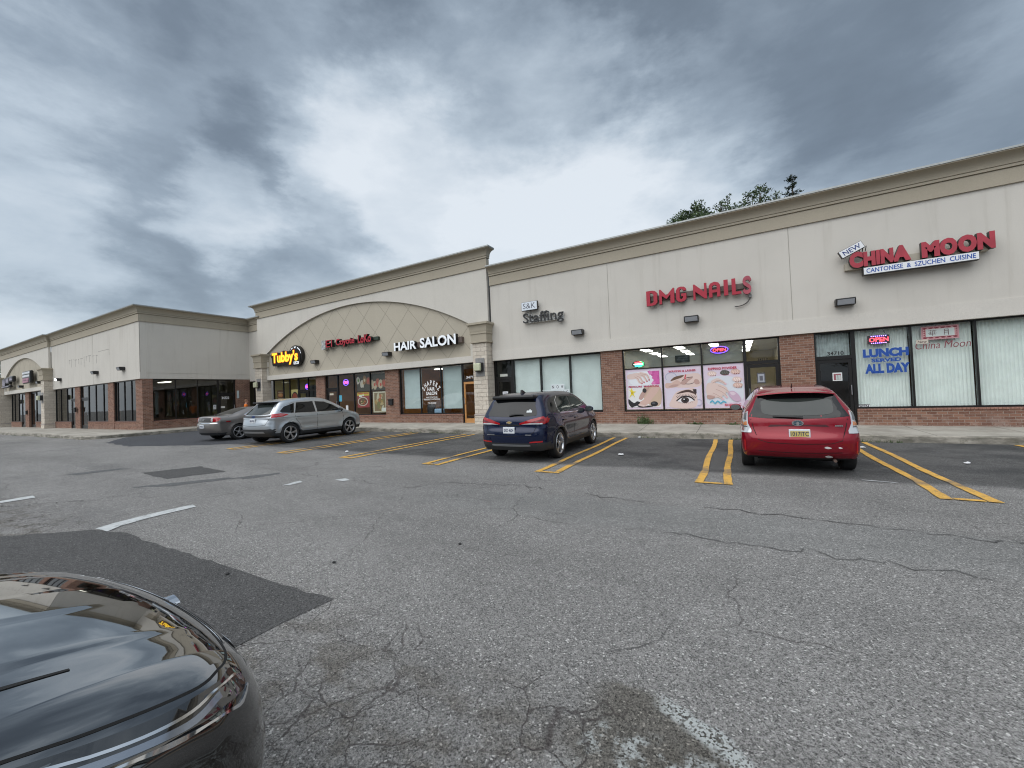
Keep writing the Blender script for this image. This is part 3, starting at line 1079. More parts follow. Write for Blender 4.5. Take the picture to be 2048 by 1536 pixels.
def door(parent, u0, u1, z0, z1, y, M=None, glass=None, hinge_left=True, col=None, threshold=True):
    """aluminium shop door with a full glass, push bar and pull handle"""
    mb = MB(M)
    st = 0.085
    mb.box(u0, u0 + .05, y, y + .1, z0, z1)
    mb.box(u1 - .05, u1, y, y + .1, z0, z1)
    mb.box(u0 + .05, u1 - .05, y + .003, y + .097, z1 - .06, z1)
    f = mb.build('door_frame', FRAME, parent)
    lf = MB(M)
    a, b = u0 + .056, u1 - .056
    lf.box(a, a + st, y + .02, y + .065, z0 + .02, z1 - .066)
    lf.box(b - st, b, y + .02, y + .065, z0 + .02, z1 - .066)
    lf.box(a + st, b - st, y + .022, y + .063, z0 + .02, z0 + .24)
    lf.box(a + st, b - st, y + .022, y + .063, z1 - .18, z1 - .066)
    d_ = lf.build('door', col or FRAME, parent)
    gm = MB(M)
    gm.quad((a + st, y + .04, z0 + .24), (b - st, y + .04, z0 + .24), (b - st, y + .04, z1 - .18), (a + st, y + .04, z1 - .18))
    gm.build('pane', glass or GLASS_D, d_)
    hb = MB(M)
    hx = b - st / 2 if hinge_left else a + st / 2
    hb.tube([(hx, y - .035, z0 + .95), (hx, y - .035, z0 + 1.25)], .012, 8)
    hb.box(hx - .01, hx + .01, y - .035, y + .02, z0 + .96, z0 + .985)
    hb.box(hx - .01, hx + .01, y - .035, y + .02, z0 + 1.215, z0 + 1.24)
    hb.build('handle', ALU, d_)
    return d_


def room(parent, u0, u1, y0, y1, z0, z1, wall, floor, ceil, M=None, right=True):
    mb = MB(M)
    mb.cur = 0
    mb.box(u0, u1, y1, y1 + .1, z0, z1)
    mb.box(u0, u0 + .08, y0, y1 - .002, z0, z1)
    if right:
        mb.box(u1 - .08, u1, y0, y1 - .002, z0, z1)
    mb.cur = 1
    mb.box(u0 + .08, u1 - .08, y0, y1, z0 - .06, z0 + .01)
    mb.cur = 2
    mb.box(u0 + .08, u1 - .08, y0, y1, z1 - .08, z1 - .002)
    return mb.build('room_lining', [wall, floor, ceil], parent)


def ceiling_light(x0, x1, y0, y1, z, label, M=None, warm=False, grp='fluorescent ceiling lights inside the shops'):
    t = None
    mb = MB(M)
    mb.box(x0 - .03, x1 + .03, y0 - .03, y1 + .03, z + .012, z + .07)
    o = mb.build('ceiling_light', WHITE)
    tag(o, label, 'ceiling light', grp)
    mb = MB(M)
    mb.box(x0, x1, y0, y1, z - .02, z + .010)
    mb.build('diffuser', LAMP_ON, o)
    return o


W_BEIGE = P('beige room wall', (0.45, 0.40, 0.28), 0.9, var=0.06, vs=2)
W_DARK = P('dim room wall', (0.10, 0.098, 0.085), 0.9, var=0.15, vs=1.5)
W_OLIVE = P('olive room wall', (0.16, 0.15, 0.095), 0.9, var=0.10, vs=1.5)
W_YEL = P('yellow room wall', (0.62, 0.52, 0.22), 0.9, var=0.05, vs=2)
W_ORG = P('orange room wall', (0.52, 0.23, 0.06), 0.85, var=0.12, vs=2)
W_BRN = P('brown room wall', (0.16, 0.075, 0.04), 0.85, var=0.2, vs=2)
FLOOR_T = P('tile floor', (0.22, 0.20, 0.18), 0.4, var=0.1)
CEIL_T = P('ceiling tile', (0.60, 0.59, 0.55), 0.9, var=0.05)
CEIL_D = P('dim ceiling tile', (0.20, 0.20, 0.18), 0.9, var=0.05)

# ---- right building: three shops under one long fascia
XL, XR = -9.86, 15.2
B1 = thing('shop_building', 'long pale stucco shop row with taupe cornice holding the red nail and restaurant signs', 'building', ((XL + XR) / 2, 20, 0))
mb = MB()
mb.box(XL, XR, YF, YF + .30, 3.63, 6.70)
mb.build('stucco_wall', STUCCO_W, B1)
mb = MB()
mb.box(XL, XR, YF - .022, YF + .28, HEAD, 3.628)
mb.build('lintel_band', BAND, B1)
for jx in (-4.33, 1.65, 7.6, 13.0):
    mb = MB()
    mb.box(jx - .009, jx + .009, YF - .004, YF + .05, 3.632, 6.64)
    mb.build('control_joint', GROOVE, B1)
cornice(B1, [(XL, YF), (XR, YF)], 6.66, 0.86)
mb = MB()
mb.box(XL, XR, YF + .3, 40, 6.2, 6.4)
mb.box(XR - .3, XR, YF + .3, 40, 0, 6.9)
mb.box(XL - .6, XL - .3, 16.6, 40, 0, 6.2)
mb.build('roof', P('roof membrane', (0.25, 0.25, 0.25), 0.9), B1)


def pillar(parent, x0, x1, y=YB, z1=HEAD - .004, M=None, base=Z0W):
    mb = MB(M)
    mb.box(x0, x1, y, y + .32, base, z1)
    mb.build('brick_pillar', BRICK, parent)


def knee(parent, x0, x1, y=YB, z1=SILL, M=None, base=Z0W):
    mb = MB(M)
    mb.box(x0 + .002, x1 - .002, y + .012, y + .26, base, z1 - .055)
    o = mb.build('brick_knee_wall', BRICK, parent)
    mb = MB(M)
    # soldier course sill: bricks on edge
    n = max(1, int((x1 - x0) / .075))
    w_ = (x1 - x0 - .004) / n
    for i in range(n):
        mb.box(x0 + .002 + i * w_ + .004, x0 + .002 + (i + 1) * w_ - .004, y - .008, y + .20, z1 - .053, z1 - .003)
    mb.box(x0 + .004, x1 - .004, y + .004, y + .18, z1 - .05, z1 - .008)
    mb.build('brick_sill', P('sill brick', (0.30, 0.16, 0.12), 0.9, var=0.25, vs=14), o)


pillar(B1, -4.78, -3.93)
pillar(B1, 1.26, 2.18)
pillar(B1, 8.6, 9.5)
knee(B1, -8.93, -4.78)
knee(B1, -3.93, 0.27)
knee(B1, 3.16, 8.6)
knee(B1, 9.5, 15.0)
window(B1, -8.93, -4.78, SILL, HEAD, YG, (-7.53, -6.16))
window(B1, -9.84, -8.93, TRAN, HEAD, YG)
door(B1, -9.84, -8.93, 0.205, TRAN, YG, hinge_left=True)
window(B1, -3.93, 0.25, SILL, HEAD, YG, (-2.46, -1.10), ((-3.9, -2.46, 2.38), (-2.46, -1.10, 2.38), (-1.10, 0.22, 2.38)))
window(B1, 0.25, 1.26, TRAN, HEAD, YG)
door(B1, 0.25, 1.26, 0.205, TRAN, YG, hinge_left=False, glass=GLASS)
window(B1, 2.18, 3.16, TRAN, HEAD, YG)
door(B1, 2.18, 3.16, 0.205, TRAN, YG, hinge_left=True, glass=GLASS)
window(B1, 3.16, 8.6, SILL, HEAD, YG, (4.485, 5.81, 7.2))
window(B1, 9.5, 15.0, SILL, HEAD, YG, (10.9, 12.3, 13.7))
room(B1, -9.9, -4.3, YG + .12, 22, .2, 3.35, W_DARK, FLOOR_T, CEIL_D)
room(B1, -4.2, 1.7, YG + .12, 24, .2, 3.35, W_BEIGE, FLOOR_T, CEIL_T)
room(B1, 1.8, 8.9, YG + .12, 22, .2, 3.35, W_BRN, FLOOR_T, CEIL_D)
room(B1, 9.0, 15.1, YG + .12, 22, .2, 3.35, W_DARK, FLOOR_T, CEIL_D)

# ---- middle building with the arch
YM = 15.72
MX0, MX1 = -28.95, -9.95
B2 = thing('arched_shop_building', 'tall pale stucco shop front with a wide tan arch and stone pilasters', 'building', ((MX0 + MX1) / 2, 20, 0))
ACX, AZ0, AZT, AHW = -19.42, 5.0, 7.14, 8.42
AR = (AHW ** 2 + (AZT - AZ0) ** 2) / (2 * (AZT - AZ0))


def arch_z(x, cx=ACX, zt=AZT, R_=AR):
    return zt - (R_ - math.sqrt(max(R_ * R_ - (x - cx) ** 2, 0)))


def arch_wall(parent, x0, x1, zb, ztop, ax0, ax1, cx, zt, R_, y0, y1, band):
    pts = [(x0, zb), (ax0, zb)]
    N = 48
    for k in range(N + 1):
        x = ax0 + (ax1 - ax0) * k / N
        pts.append((x, arch_z(x, cx, zt, R_)))
    pts += [(ax1, zb), (x1, zb), (x1, ztop), (x0, ztop)]
    mb = MB()
    mb.prism(pts, y0, y1, 'y')
    mb.build('stucco_wall', STUCCO, parent)


arch_wall(B2, MX0, MX1, 3.48, 7.55, ACX - AHW, ACX + AHW, ACX, AZT, AR, YM, YM + .13, True)
mb = MB()
mb.box(MX0, MX1, YM - .012, YM + .25, HEAD + .015, 3.478)
mb.build('lintel_band', BAND, B2)


def arch_panel(parent, cx, hw, zb, zt, R_, y, cw, ch, x_ref):
    pts = [(cx - hw - .05, zb), (cx + hw + .05, zb)]
    for k in range(40, -1, -1):
        x = cx - hw - .05 + (2 * hw + .1) * k / 40
        pts.append((x, arch_z(x, cx, zt, R_) + .05))
    mb = MB()
    mb.prism(pts, y, y + .12, 'y')
    mb.build('arch_panel', TAN, parent)
    mb = MB()
    inside = lambda x, z: cx - hw < x < cx + hw and zb < z < arch_z(x, cx, zt, R_)
    for sg in (1, -1):
        for k in range(-30, 31):
            xs = x_ref + k * cw
            st = None
            t = 0.0
            while t < 6.0:
                x, z = xs + sg * t * cw / ch, zb + .001 + t
                if inside(x, z):
                    if st is None:
                        st = (x, z)
                    en = (x, z)
                elif st is not None:
                    break
                t += 0.03
            if st is not None and (en[1] - st[1]) > .06:
                a, b = Vector(st), Vector(en)
                n_ = Vector((-(b - a).y, (b - a).x)).normalized() * .011
                mb.add([(a.x - n_.x, y - .002 - .001 * (sg > 0), a.y - n_.y), (b.x - n_.x, y - .002 - .001 * (sg > 0), b.y - n_.y), (b.x + n_.x, y - .002 - .001 * (sg > 0), b.y + n_.y), (a.x + n_.x, y - .002 - .001 * (sg > 0), a.y + n_.y)], [(0, 1, 2, 3)])
    mb.build('diamond_joint', P('stucco joint', (0.29, 0.26, 0.21), 0.95), parent)


arch_panel(B2, ACX, AHW, 3.47, AZT, AR, YM + .125, 1.68, 1.86, -19.19)
cornice(B2, [(MX0, 17.0), (MX0, YM), (MX1, YM), (MX1, 15.90)], 7.50, 0.90)
mb = MB()
mb.box(MX0, MX1, YM + .28, 40, 7.4, 7.5)
mb.box(MX1 - .2, MX1 - .002, YM + .135, 40, 3.2, 7.4)
mb.box(MX0 + .002, MX0 + .2, YM + .135, 40, 3.2, 7.4)
mb.build('roof', P('roof membrane', (0.25, 0.25, 0.25), 0.9), B2)


def pilaster(parent, x0, x1, y0, y1, zt, zcap, base=Z0W):
    mb = MB()
    mb.box(x0, x1, y0, y1, 0.72, zt)
    mb.box(x0 - .02, x1 + .02, y0 - .02, y1, base, 0.655)
    mb.build('stone_pilaster', STONE, parent)
    mb = MB()
    mb.bbox(x0 - .035, x1 + .035, y0 - .035, y1, .657, .718, .012)
    mb.build('stone_ledge', P('cast stone ledge', (0.40, 0.35, 0.33), 0.85, var=.1), parent)
    capital(parent, x0, x1, y0, y1, zt - .02, zcap)


PY = 15.40
pilaster(B2, -10.66, -9.90, PY, 16.0, 4.03, 4.93)
pilaster(B2, -28.72, -27.92, PY, 16.0, 4.03, 4.95)
pillar(B2, -22.98, -22.14)
pillar(B2, -16.95, -15.94)
knee(B2, -27.72, -24.9)
knee(B2, -21.05, -16.95)
knee(B2, -15.94, -11.76)
window(B2, -27.72, -24.95, SILL, HEAD + .01, YG, (-26.59, -25.9))
window(B2, -24.95, -22.98, TRAN, HEAD + .01, YG, (-23.92,))
door(B2, -24.95, -23.92, 0.33, TRAN, YG, glass=GLASS)
window(B2, -23.92, -22.98, .34, TRAN, YG)
window(B2, -22.14, -21.05, TRAN, HEAD + .01, YG)
door(B2, -22.14, -21.05, 0.31, TRAN, YG, glass=GLASS, col=FRAME)
window(B2, -21.05, -16.95, SILL, HEAD + .01, YG, (-19.62, -18.26))
window(B2, -15.94, -11.76, SILL, HEAD + .01, YG, (-14.49, -13.12))
window(B2, -11.76, -10.70, TRAN, HEAD + .01, YG)
door(B2, -11.76, -10.70, 0.245, TRAN, YG, glass=GLASS, hinge_left=False, col=P('orange door', (0.55, 0.27, 0.09), 0.5))
room(B2, -27.9, -22.6, YG + .12, 23, .3, 3.35, W_YEL, FLOOR_T, CEIL_T)
room(B2, -22.5, -16.5, YG + .12, 22.5, .27, 3.35, W_ORG, FLOOR_T, CEIL_T)
room(B2, -16.4, -10.4, YG + .12, 21, .25, 3.35, W_ORG, FLOOR_T, CEIL_T)

# ---- corner wing: vacant shop round the corner and a second, smaller arch further west
WX, WY = -30.45, 9.87
B3 = thing('corner_shop_building', 'vacant brick and stucco corner shop with tall dark windows at the left', 'building', (-46, 14, 0))
WS = 3.37            # soffit of the wing
mb = MB()
mb.box(-47.0, WX, WY, WY + .3, WS, 6.80)
mb.box(WX - .3, WX - .0006, WY + .302, 15.98, WS, 6.80)
mb.box(WX, MX0 + .3, 15.94, 16.2, WS - .15, 6.80)
mb.build('stucco_wall', STUCCO_W, B3)
mb = MB()
mb.box(-38.0, -37.97, WY - .003, WY + .05, WS, 6.76)
mb.build('control_joint', GROOVE, B3)
mb = MB()
mb.box(WX - .035, WX + .004, WY - .004, WY + .02, WS + .4, 6.76)
mb.build('control_joint', GROOVE, B3)
mb = MB()
for (a, b) in ((WS + .36, WS + .385),):
    mb.box(WX - .2, WX + .012, WY + .3, 15.9, a, b)
mb.build('reveal_strip', BAND, B3)
cornice(B3, [(-62.0, 17.0), (-62.0, WY - .16), (-47.0, WY - .16), (-47.0, WY), (WX, WY), (WX, 15.94), (MX0 + .4, 15.94)], 6.76, 0.90)
# west end with its own arch
BCX, BZT, BHW = -54.4, 6.40, 6.15
BR = (BHW ** 2 + 1.55 ** 2) / (2 * 1.55)
arch_wall(B3, -62.0, -47.0, 3.72, 6.80, BCX - BHW, BCX + BHW, BCX, BZT, BR, WY - .16, WY - .03, True)
mb = MB()
mb.box(-62.0, -47.002, WY - .172, WY + .1, 3.42, 3.718)
mb.build('lintel_band', BAND, B3)
arch_panel(B3, BCX, BHW, 3.71, BZT, BR, WY - .035, 1.68, 1.86, -54.4)
mb = MB()
mb.box(-62.0, -47.0, WY + .11, 17, 6.3, 6.4)
mb.box(-47.0, WX - .31, WY + .31, 17, 6.3, 6.398)
mb.box(-62.0, -61.7, WY + .1, 17, 0, 6.3)
mb.box(-62.0, MX0, 22.6, 22.8, 0, 6.3)
mb.build('roof', P('roof membrane', (0.25, 0.25, 0.25), 0.9), B3)
WBZ = 0.36
pilaster(B3, -47.65, -46.8, WY - .45, WY + .3, 4.15, 5.05, WBZ - .02)
pilaster(B3, -61.6, -60.75, WY - .45, WY + .3, 4.15, 5.05, WBZ - .02)
WB = WY + .09
WGY = WY + .14
for (a, b) in ((-42.03, -41.02), (-35.74, -34.79), (-31.40, WX - .005)):
    pillar(B3, a, b, WB if a > -32 else WB - .01, WS - .004, base=WBZ - .02)
mb = MB(M_SIDE)
mb.box(WB + .32, 10.45, -WX + .006, -WX + .3, WBZ - .02, WS - .004)
mb.build('brick_pillar', BRICK, B3)
mb = MB(M_SIDE)
mb.box(15.02, 15.92, -WX + .006, -WX + .3, WBZ - .04, WS - .004)
mb.build('brick_pillar', BRICK, B3)
for (a, b) in ((-46.75, -43.05), (-39.55, -35.75), (-34.79, -31.41), (-59.9, -56.4), (-52.0, -47.7)):
    knee(B3, a, b, WB, 0.85, base=WBZ - .02)
knee(B3, 10.46, 14.0, -WX + .02, 0.85, M_SIDE, WBZ - .02)
pillar(B3, -54.6, -53.5, WB - .08, 3.42, base=WBZ - .02)
window(B3, -46.75, -43.05, .85, WS, WGY, (-45.55, -44.1), glass=GLASS_D)
window(B3, -43.05, -42.03, 2.5, WS, WGY, glass=GLASS_D)
door(B3, -43.05, -42.03, .36, 2.5, WGY, glass=GLASS_D)
window(B3, -41.02, -39.55, 2.5, WS, WGY, glass=GLASS_D)
door(B3, -41.02, -39.55, .36, 2.5, WGY, glass=GLASS_D)
window(B3, -39.55, -35.75, .85, WS, WGY, (-38.18, -36.76), glass=GLASS_D)
window(B3, -34.79, -31.41, .85, WS, WGY, (-34.35, -33.3, -32.22), glass=GLASS_D)
window(B3, -59.9, -56.4, .85, 3.42, WGY, (-58.9, -57.5), glass=GLASS_D)
door(B3, -56.4, -54.6, .36, 3.42, WGY, glass=GLASS_D)
door(B3, -53.5, -52.0, .36, 3.42, WGY, glass=GLASS_D)
window(B3, -52.0, -47.7, .85, 3.42, WGY, (-50.6, -49.2), glass=GLASS_D)
window(B3, 10.45, 13.97, .85, WS - .02, -WX + .12, (11.62, 12.79), M=M_SIDE, glass=GLASS_D)
window(B3, 13.97, 15.02, 2.40, WS - .02, -WX + .12, M=M_SIDE, glass=GLASS_D)
door(B3, 13.97, 15.02, .36, 2.40, -WX + .12, M=M_SIDE, glass=GLASS_D)
# the narrow return between the wing and the arched shops
window(B3, WX + .3, MX0 + .2, .4, WS - .17, 16.04, glass=GLASS_D)
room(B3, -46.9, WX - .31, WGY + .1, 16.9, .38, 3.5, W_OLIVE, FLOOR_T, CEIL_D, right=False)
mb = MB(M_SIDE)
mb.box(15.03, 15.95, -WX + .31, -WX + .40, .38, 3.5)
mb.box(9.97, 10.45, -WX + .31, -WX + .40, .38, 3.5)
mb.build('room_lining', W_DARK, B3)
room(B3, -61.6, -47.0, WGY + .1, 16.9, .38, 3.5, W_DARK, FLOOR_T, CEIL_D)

# ------------------------------------------------------------------ ceiling lights inside
for i, x in enumerate((-3.3, -2.0, -0.75, 0.4)):
    for j in range(3):
        pl = ('left', 'centre left', 'centre right', 'right')[i]
        ceiling_light(x - .15, x + .15, 17.0 + j * 2.1, 18.2 + j * 2.1, 3.2, 'bright white ceiling tube light seen through the top panes of the nail salon windows')
ceiling_light(-25.6, -24.4, 18.4, 18.7, 3.15, 'small bright ceiling light inside the yellow sub shop window')
ceiling_light(-19.9, -18.6, 18.6, 18.9, 3.05, 'long bright ceiling light behind the glass of the Mexican restaurant')
ceiling_light(-14.6, -13.0, 17.3, 17.6, 3.12, 'bright ceiling light above the hair salon window lettering')
ceiling_light(-11.9, -10.9, 17.3, 17.7, 3.12, 'ceiling light behind the transom over the orange salon door')
ceiling_light(-33.9, -32.7, 11.9, 12.2, 3.3, 'lit tube light behind the corner windows of the vacant shop')


# ------------------------------------------------------------------ blinds, shades and curtains
def drape(name, u0, u1, z0, z1, y, mat, label, cat, group=None, pleat=0.0, amp=0.02, M=None):
    mb = MB(M)
    if pleat:
        mb.smooth = True
        N = int((u1 - u0) / pleat * 6)
        rng = random.Random(int(u0 * 100))
        ph = 0.0
        v = []
        for k in range(N + 1):
            u = u0 + (u1 - u0) * k / N
            ph += 2 * PI / 6 * rng.uniform(.8, 1.2)
            o_ = amp * math.sin(ph)
            v += [(u, y + o_, z0), (u, y + o_ * .6, z1)]
        mb.add(v, [(2 * k, 2 * k + 2, 2 * k + 3, 2 * k + 1) for k in range(N)])
    else:
        mb.box(u0, u1, y, y + .012, z0, z1)
    o = mb.build(name, mat)
    return tag(o, label, cat, group)


G1 = 'roller shades behind the shop windows'
drape('roller_shade', -8.87, -7.56, .80, 3.10, YG + .14, SHADE, 'pale roller shade in the left staffing office window beside the black door', 'window shade', G1)
drape('roller_shade', -7.50, -6.19, .80, 3.10, YG + .14, SHADE, 'pale roller shade in the middle staffing office window behind the hiring notice', 'window shade', G1)
drape('roller_shade', -6.13, -4.84, .80, 3.10, YG + .14, SHADE, 'pale roller shade in the staffing office window next to the brick pillar', 'window shade', G1)
drape('roller_shade', -15.75, -14.52, 1.02, 3.10, YG + .16, SHADE_D, 'grey roller shade in the hair salon window left of the white lettering', 'window shade', G1)
drape('roller_shade', -13.09, -11.80, .98, 3.10, YG + .16, SHADE_D, 'grey roller shade in the hair salon window beside the orange door', 'window shade', G1)
G2 = 'pleated curtains in the restaurant windows'
drape('curtain', 3.21, 4.46, .76, 3.12, YG + .20, CURTAIN, 'pleated white curtain behind the blue lunch lettering', 'curtain', G2, .075)
drape('curtain', 4.51, 5.785, .76, 3.12, YG + .20, CURTAIN, 'pleated white curtain behind the red framed Chinese characters', 'curtain', G2, .075)
drape('curtain', 5.83, 7.17, .76, 3.12, YG + .20, CURTAIN, 'pleated white curtain in the plain window at the right edge', 'curtain', G2, .075)
drape('curtain', 7.22, 8.55, .76, 3.12, YG + .20, CURTAIN, 'pleated white curtain in the last window beyond the right edge', 'curtain', G2, .075)
drape('curtain', 2.24, 3.10, 2.40, 3.10, YG + .20, P('grey net curtain', (0.50, 0.55, 0.56), .8, var=.2, vs=5), 'grey net curtain in the transom above the restaurant door', 'curtain', G2, .075)

for i, (a, b, nm) in enumerate(((-3.86, -2.49, 'above the manicure poster'), (-2.43, -1.13, 'above the waxing poster'), (-1.07, 0.19, 'above the dipping powder poster'))):
    mb = MB()
    k = 0
    z = 2.42
    while z < 3.08:
        mb.box(a, b, YG + .11, YG + .128, z, z + .015, Matrix.Identity(4))
        z += .030
    o = mb.build('venetian_blind', P('blind slat', (0.42, 0.44, 0.42), .6))
    tag(o, 'open grey venetian blind ' + nm, 'window blind', 'venetian blinds in the nail salon')
# ------------------------------------------------------------------ 2-D picture helpers
def spline(pts, k=6, closed=True):
    """Catmull-Rom outline through pts"""
    n = len(pts)
    out = []
    rng_ = range(n if closed else n - 1)
    for i in rng_:
        p0, p1, p2, p3 = (Vector(pts[(i + j - 1) % n] if closed else pts[min(max(i + j - 1, 0), n - 1)]) for j in range(4))
        for s in range(k):
            t = s / k
            out.append(0.5 * ((2 * p1) + (p2 - p0) * t + (2 * p0 - 5 * p1 + 4 * p2 - p3) * t * t + (3 * p1 - p0 - 3 * p2 + p3) * t ** 3))
    if not closed:
        out.append(Vector(pts[-1]))
    return [(p.x, p.y) for p in out]


def ell(cx, cz, rx, rz, n=28, a0=0.0, a1=2 * PI, rot=0.0):
    o = []
    for i in range(n):
        a = a0 + (a1 - a0) * i / (n if abs(a1 - a0 - 2 * PI) < 1e-6 else n - 1)
        x, z = rx * math.cos(a), rz * math.sin(a)
        o.append((cx + x * math.cos(rot) - z * math.sin(rot), cz + x * math.sin(rot) + z * math.cos(rot)))
    return o


def ribbon(pts, w):
    """thick open line as a closed outline; w number or list"""
    P_ = [Vector(p) for p in pts]
    n = len(P_)
    ws = w if isinstance(w, (list, tuple)) else [w] * n
    L, R_ = [], []
    for i in range(n):
        t = (P_[min(i + 1, n - 1)] - P_[max(i - 1, 0)]).normalized()
        q = Vector((-t.y, t.x)) * ws[i] * .5
        L.append(P_[i] + q)
        R_.append(P_[i] - q)
    return [(p.x, p.y) for p in L + R_[::-1]]


def fill(mb, pts, y, M=None):
    """flat filled outline (any simple polygon) facing the viewer at depth y"""
    pts = [Vector(p) for p in pts]
    r = delaunay_2d_cdt(pts, [(i, (i + 1) % len(pts)) for i in range(len(pts))], [], 1, 1e-6)
    mb.add([(v.x, y, v.y) for v in r[0]], [tuple(f) for f in r[2]], M)


class Pic:
    """a printed sheet: layers of flat colour, each 0.4 mm proud of the one below, in unit coordinates"""

    def __init__(s, x0, z0, x1, z1, y):
        s.r = (x0, z0, x1, z1)
        s.y = y
        s.mb = MB()
        s.mats = []
        s.k = 0

    def layer(s, pts, col, mat=None):
        x0, z0, x1, z1 = s.r
        if mat is None:
            mat = P('print %.2f %.2f %.2f' % col, col, 0.45, spec=0.4)
        if mat not in s.mats:
            s.mats.append(mat)
        s.mb.cur = s.mats.index(mat)
        fill(s.mb, [(x0 + (x1 - x0) * p[0], z0 + (z1 - z0) * p[1]) for p in pts], s.y - 0.0004 * s.k)
        s.k += 1

    def rect(s, a, b, c, d, col):
        s.layer([(a, b), (c, b), (c, d), (a, d)], col)

    def text(s, t, a, b, c, d, col, bold=0.0, shear=0.0, mat=None):
        x0, z0, x1, z1 = s.r
        mat = mat or P('print %.2f %.2f %.2f' % col, col, 0.45, spec=0.4)
        if mat not in s.mats:
            s.mats.append(mat)
        s.mb.cur = s.mats.index(mat)
        vs, fs = text_geo(t, x0 + (x1 - x0) * a, z0 + (z1 - z0) * b, x0 + (x1 - x0) * c, z0 + (z1 - z0) * d, bold, shear)
        extrude_flat(s.mb, vs, fs, s.y - 0.0004 * s.k, s.y - 0.0004 * s.k)
        s.k += 1

    def build(s, name, parent=None):
        return s.mb.build(name, s.mats, parent)


SKIN1, SKIN2, SKIN3 = (0.66, 0.46, 0.40), (0.52, 0.34, 0.30), (0.74, 0.58, 0.53)
LAV = (0.73, 0.62, 0.73)

# ---- nail salon posters (printed film on the inside of the lower panes, here on the glass)
GP = 'photo posters on the nail salon windows'
YP = YG + .030
p = Pic(-3.85, .80, -2.50, 2.37, YP)
p.rect(0, 0, 1, 1, LAV)
p.rect(.06, .05, .94, .93, (0.72, 0.73, 0.78))
p.layer(spline([(.30, .90), (.62, .93), (.90, .86), (.80, .70), (.62, .60), (.30, .58), (.10, .70)]), (0.80, 0.82, 0.86))
p.layer([(.62, .93), (.94, .93), (.94, .585), (.72, .585), (.80, .74)], (0.58, 0.10, 0.34))
for (cx, cz, r) in ((.70, .89, .06), (.86, .86, .07), (.82, .76, .08), (.88, .68, .07), (.78, .63, .06)):
    p.layer(spline([(cx + r * (1.15 if k % 2 else .75) * math.cos(k * PI / 5), cz + r * (1.0 if k % 2 else .7) * math.sin(k * PI / 5)) for k in range(10)]), (0.72, 0.22, 0.48) if r < .07 else (0.66, 0.13, 0.40))
p.layer(spline([(.06, .86), (.20, .89), (.40, .90), (.44, .84), (.34, .78), (.20, .75), (.06, .77)]), SKIN3)
for q in ([(.24, .82), (.34, .76), (.38, .68), (.46, .635)], [(.30, .84), (.41, .78), (.46, .70), (.52, .66)], [(.36, .87), (.50, .82), (.56, .74), (.60, .68)], [(.40, .885), (.58, .85), (.64, .77), (.66, .71)]):
    p.layer(ribbon(spline(q, 6, False), [.075 - .032 * i / 18 for i in range(19)]), SKIN3)
    p.layer(ribbon(spline([(a + .014, b - .008) for a, b in q], 6, False), .010), SKIN2)
    p.layer(ell(q[-1][0], q[-1][1] + .004, .020, .018), (0.55, 0.12, 0.18))
p.rect(.06, .585, .94, .595, (0.85, 0.85, 0.88))
p.rect(.06, .05, .94, .535, (0.80, 0.80, 0.80))
p.layer(spline([(.52, .535), (.94, .535), (.94, .12), (.70, .08), (.55, .20), (.46, .35)]), (0.60, 0.45, 0.34))
p.layer(spline([(.60, .53), (.44, .42), (.36, .30), (.36, .25), (.44, .24), (.52, .34), (.66, .53)]), SKIN2)
p.layer(spline([(.74, .535), (.93, .535), (.86, .40), (.72, .26), (.62, .14), (.48, .08), (.34, .10), (.35, .17), (.48, .24), (.58, .36)]), SKIN1)
for k in range(5):
    p.layer(ell(.37 + k * .055, .105 - .012 * k + (.02 if k > 3 else 0), .030, .026), SKIN3)
    p.layer(ell(.365 + k * .055, .092 - .012 * k + (.02 if k > 3 else 0), .014, .010), (0.85, 0.62, 0.60))
p.layer(spline([(.06, .26), (.14, .20), (.22, .16), (.30, .20), (.38, .17), (.30, .10), (.20, .07), (.14, .05), (.06, .14)]), (0.025, 0.025, 0.028))
p.layer(spline([(.30, .11), (.46, .065), (.64, .09), (.74, .07), (.60, .05), (.36, .05)]), (0.03, 0.03, 0.032))
p.layer(ell(.77, .13, .10, .060), (0.030, 0.030, 0.034))
p.layer(ell(.75, .145, .05, .022), (0.10, 0.10, 0.11))
p.layer(ell(.52, .46, .055, .055), (0.045, 0.042, 0.045))
p.layer(spline([(.14, .42), (.06, .50), (.12, .47), (.16, .53), (.19, .46), (.28, .44), (.21, .40), (.24, .30), (.17, .36), (.09, .30)]), (0.80, 0.66, 0.06))
p.layer(ell(.165, .41, .03, .028), (0.62, 0.42, 0.02))
p.text('PEDICURE  MANICURE', .08, .54, .92, .582, (0.52, 0.03, 0.10), .025)
o = p.build('window_poster')
tag(o, 'pedicure and manicure poster with a hand above and a foot on black stones below', 'poster', GP)

p = Pic(-2.43, .80, -1.14, 2.37, YP)
p.rect(0, 0, 1, 1, LAV)
p.rect(.05, .50, .95, .84, (0.66, 0.62, 0.70))
p.layer(ribbon(ell(.20, .76, .15, .10, 20, -.4, PI * 1.2), .022), (0.46, 0.46, 0.60))
p.layer(spline([(.20, .66), (.34, .76), (.58, .80), (.95, .80), (.95, .52), (.40, .50), (.30, .56)]), SKIN3)
p.layer(spline([(.18, .66), (.30, .755), (.54, .79), (.50, .74), (.36, .70)]), (0.15, 0.09, 0.06))
p.layer(spline([(.05, .61), (.22, .62), (.36, .68), (.46, .60), (.38, .53), (.20, .50), (.05, .50)]), SKIN1)
p.layer(spline([(.44, .60), (.56, .68), (.78, .72), (.66, .64), (.56, .56)]), SKIN2)
p.layer(spline([(.12, .52), (.24, .575), (.40, .57), (.30, .52)]), SKIN2)
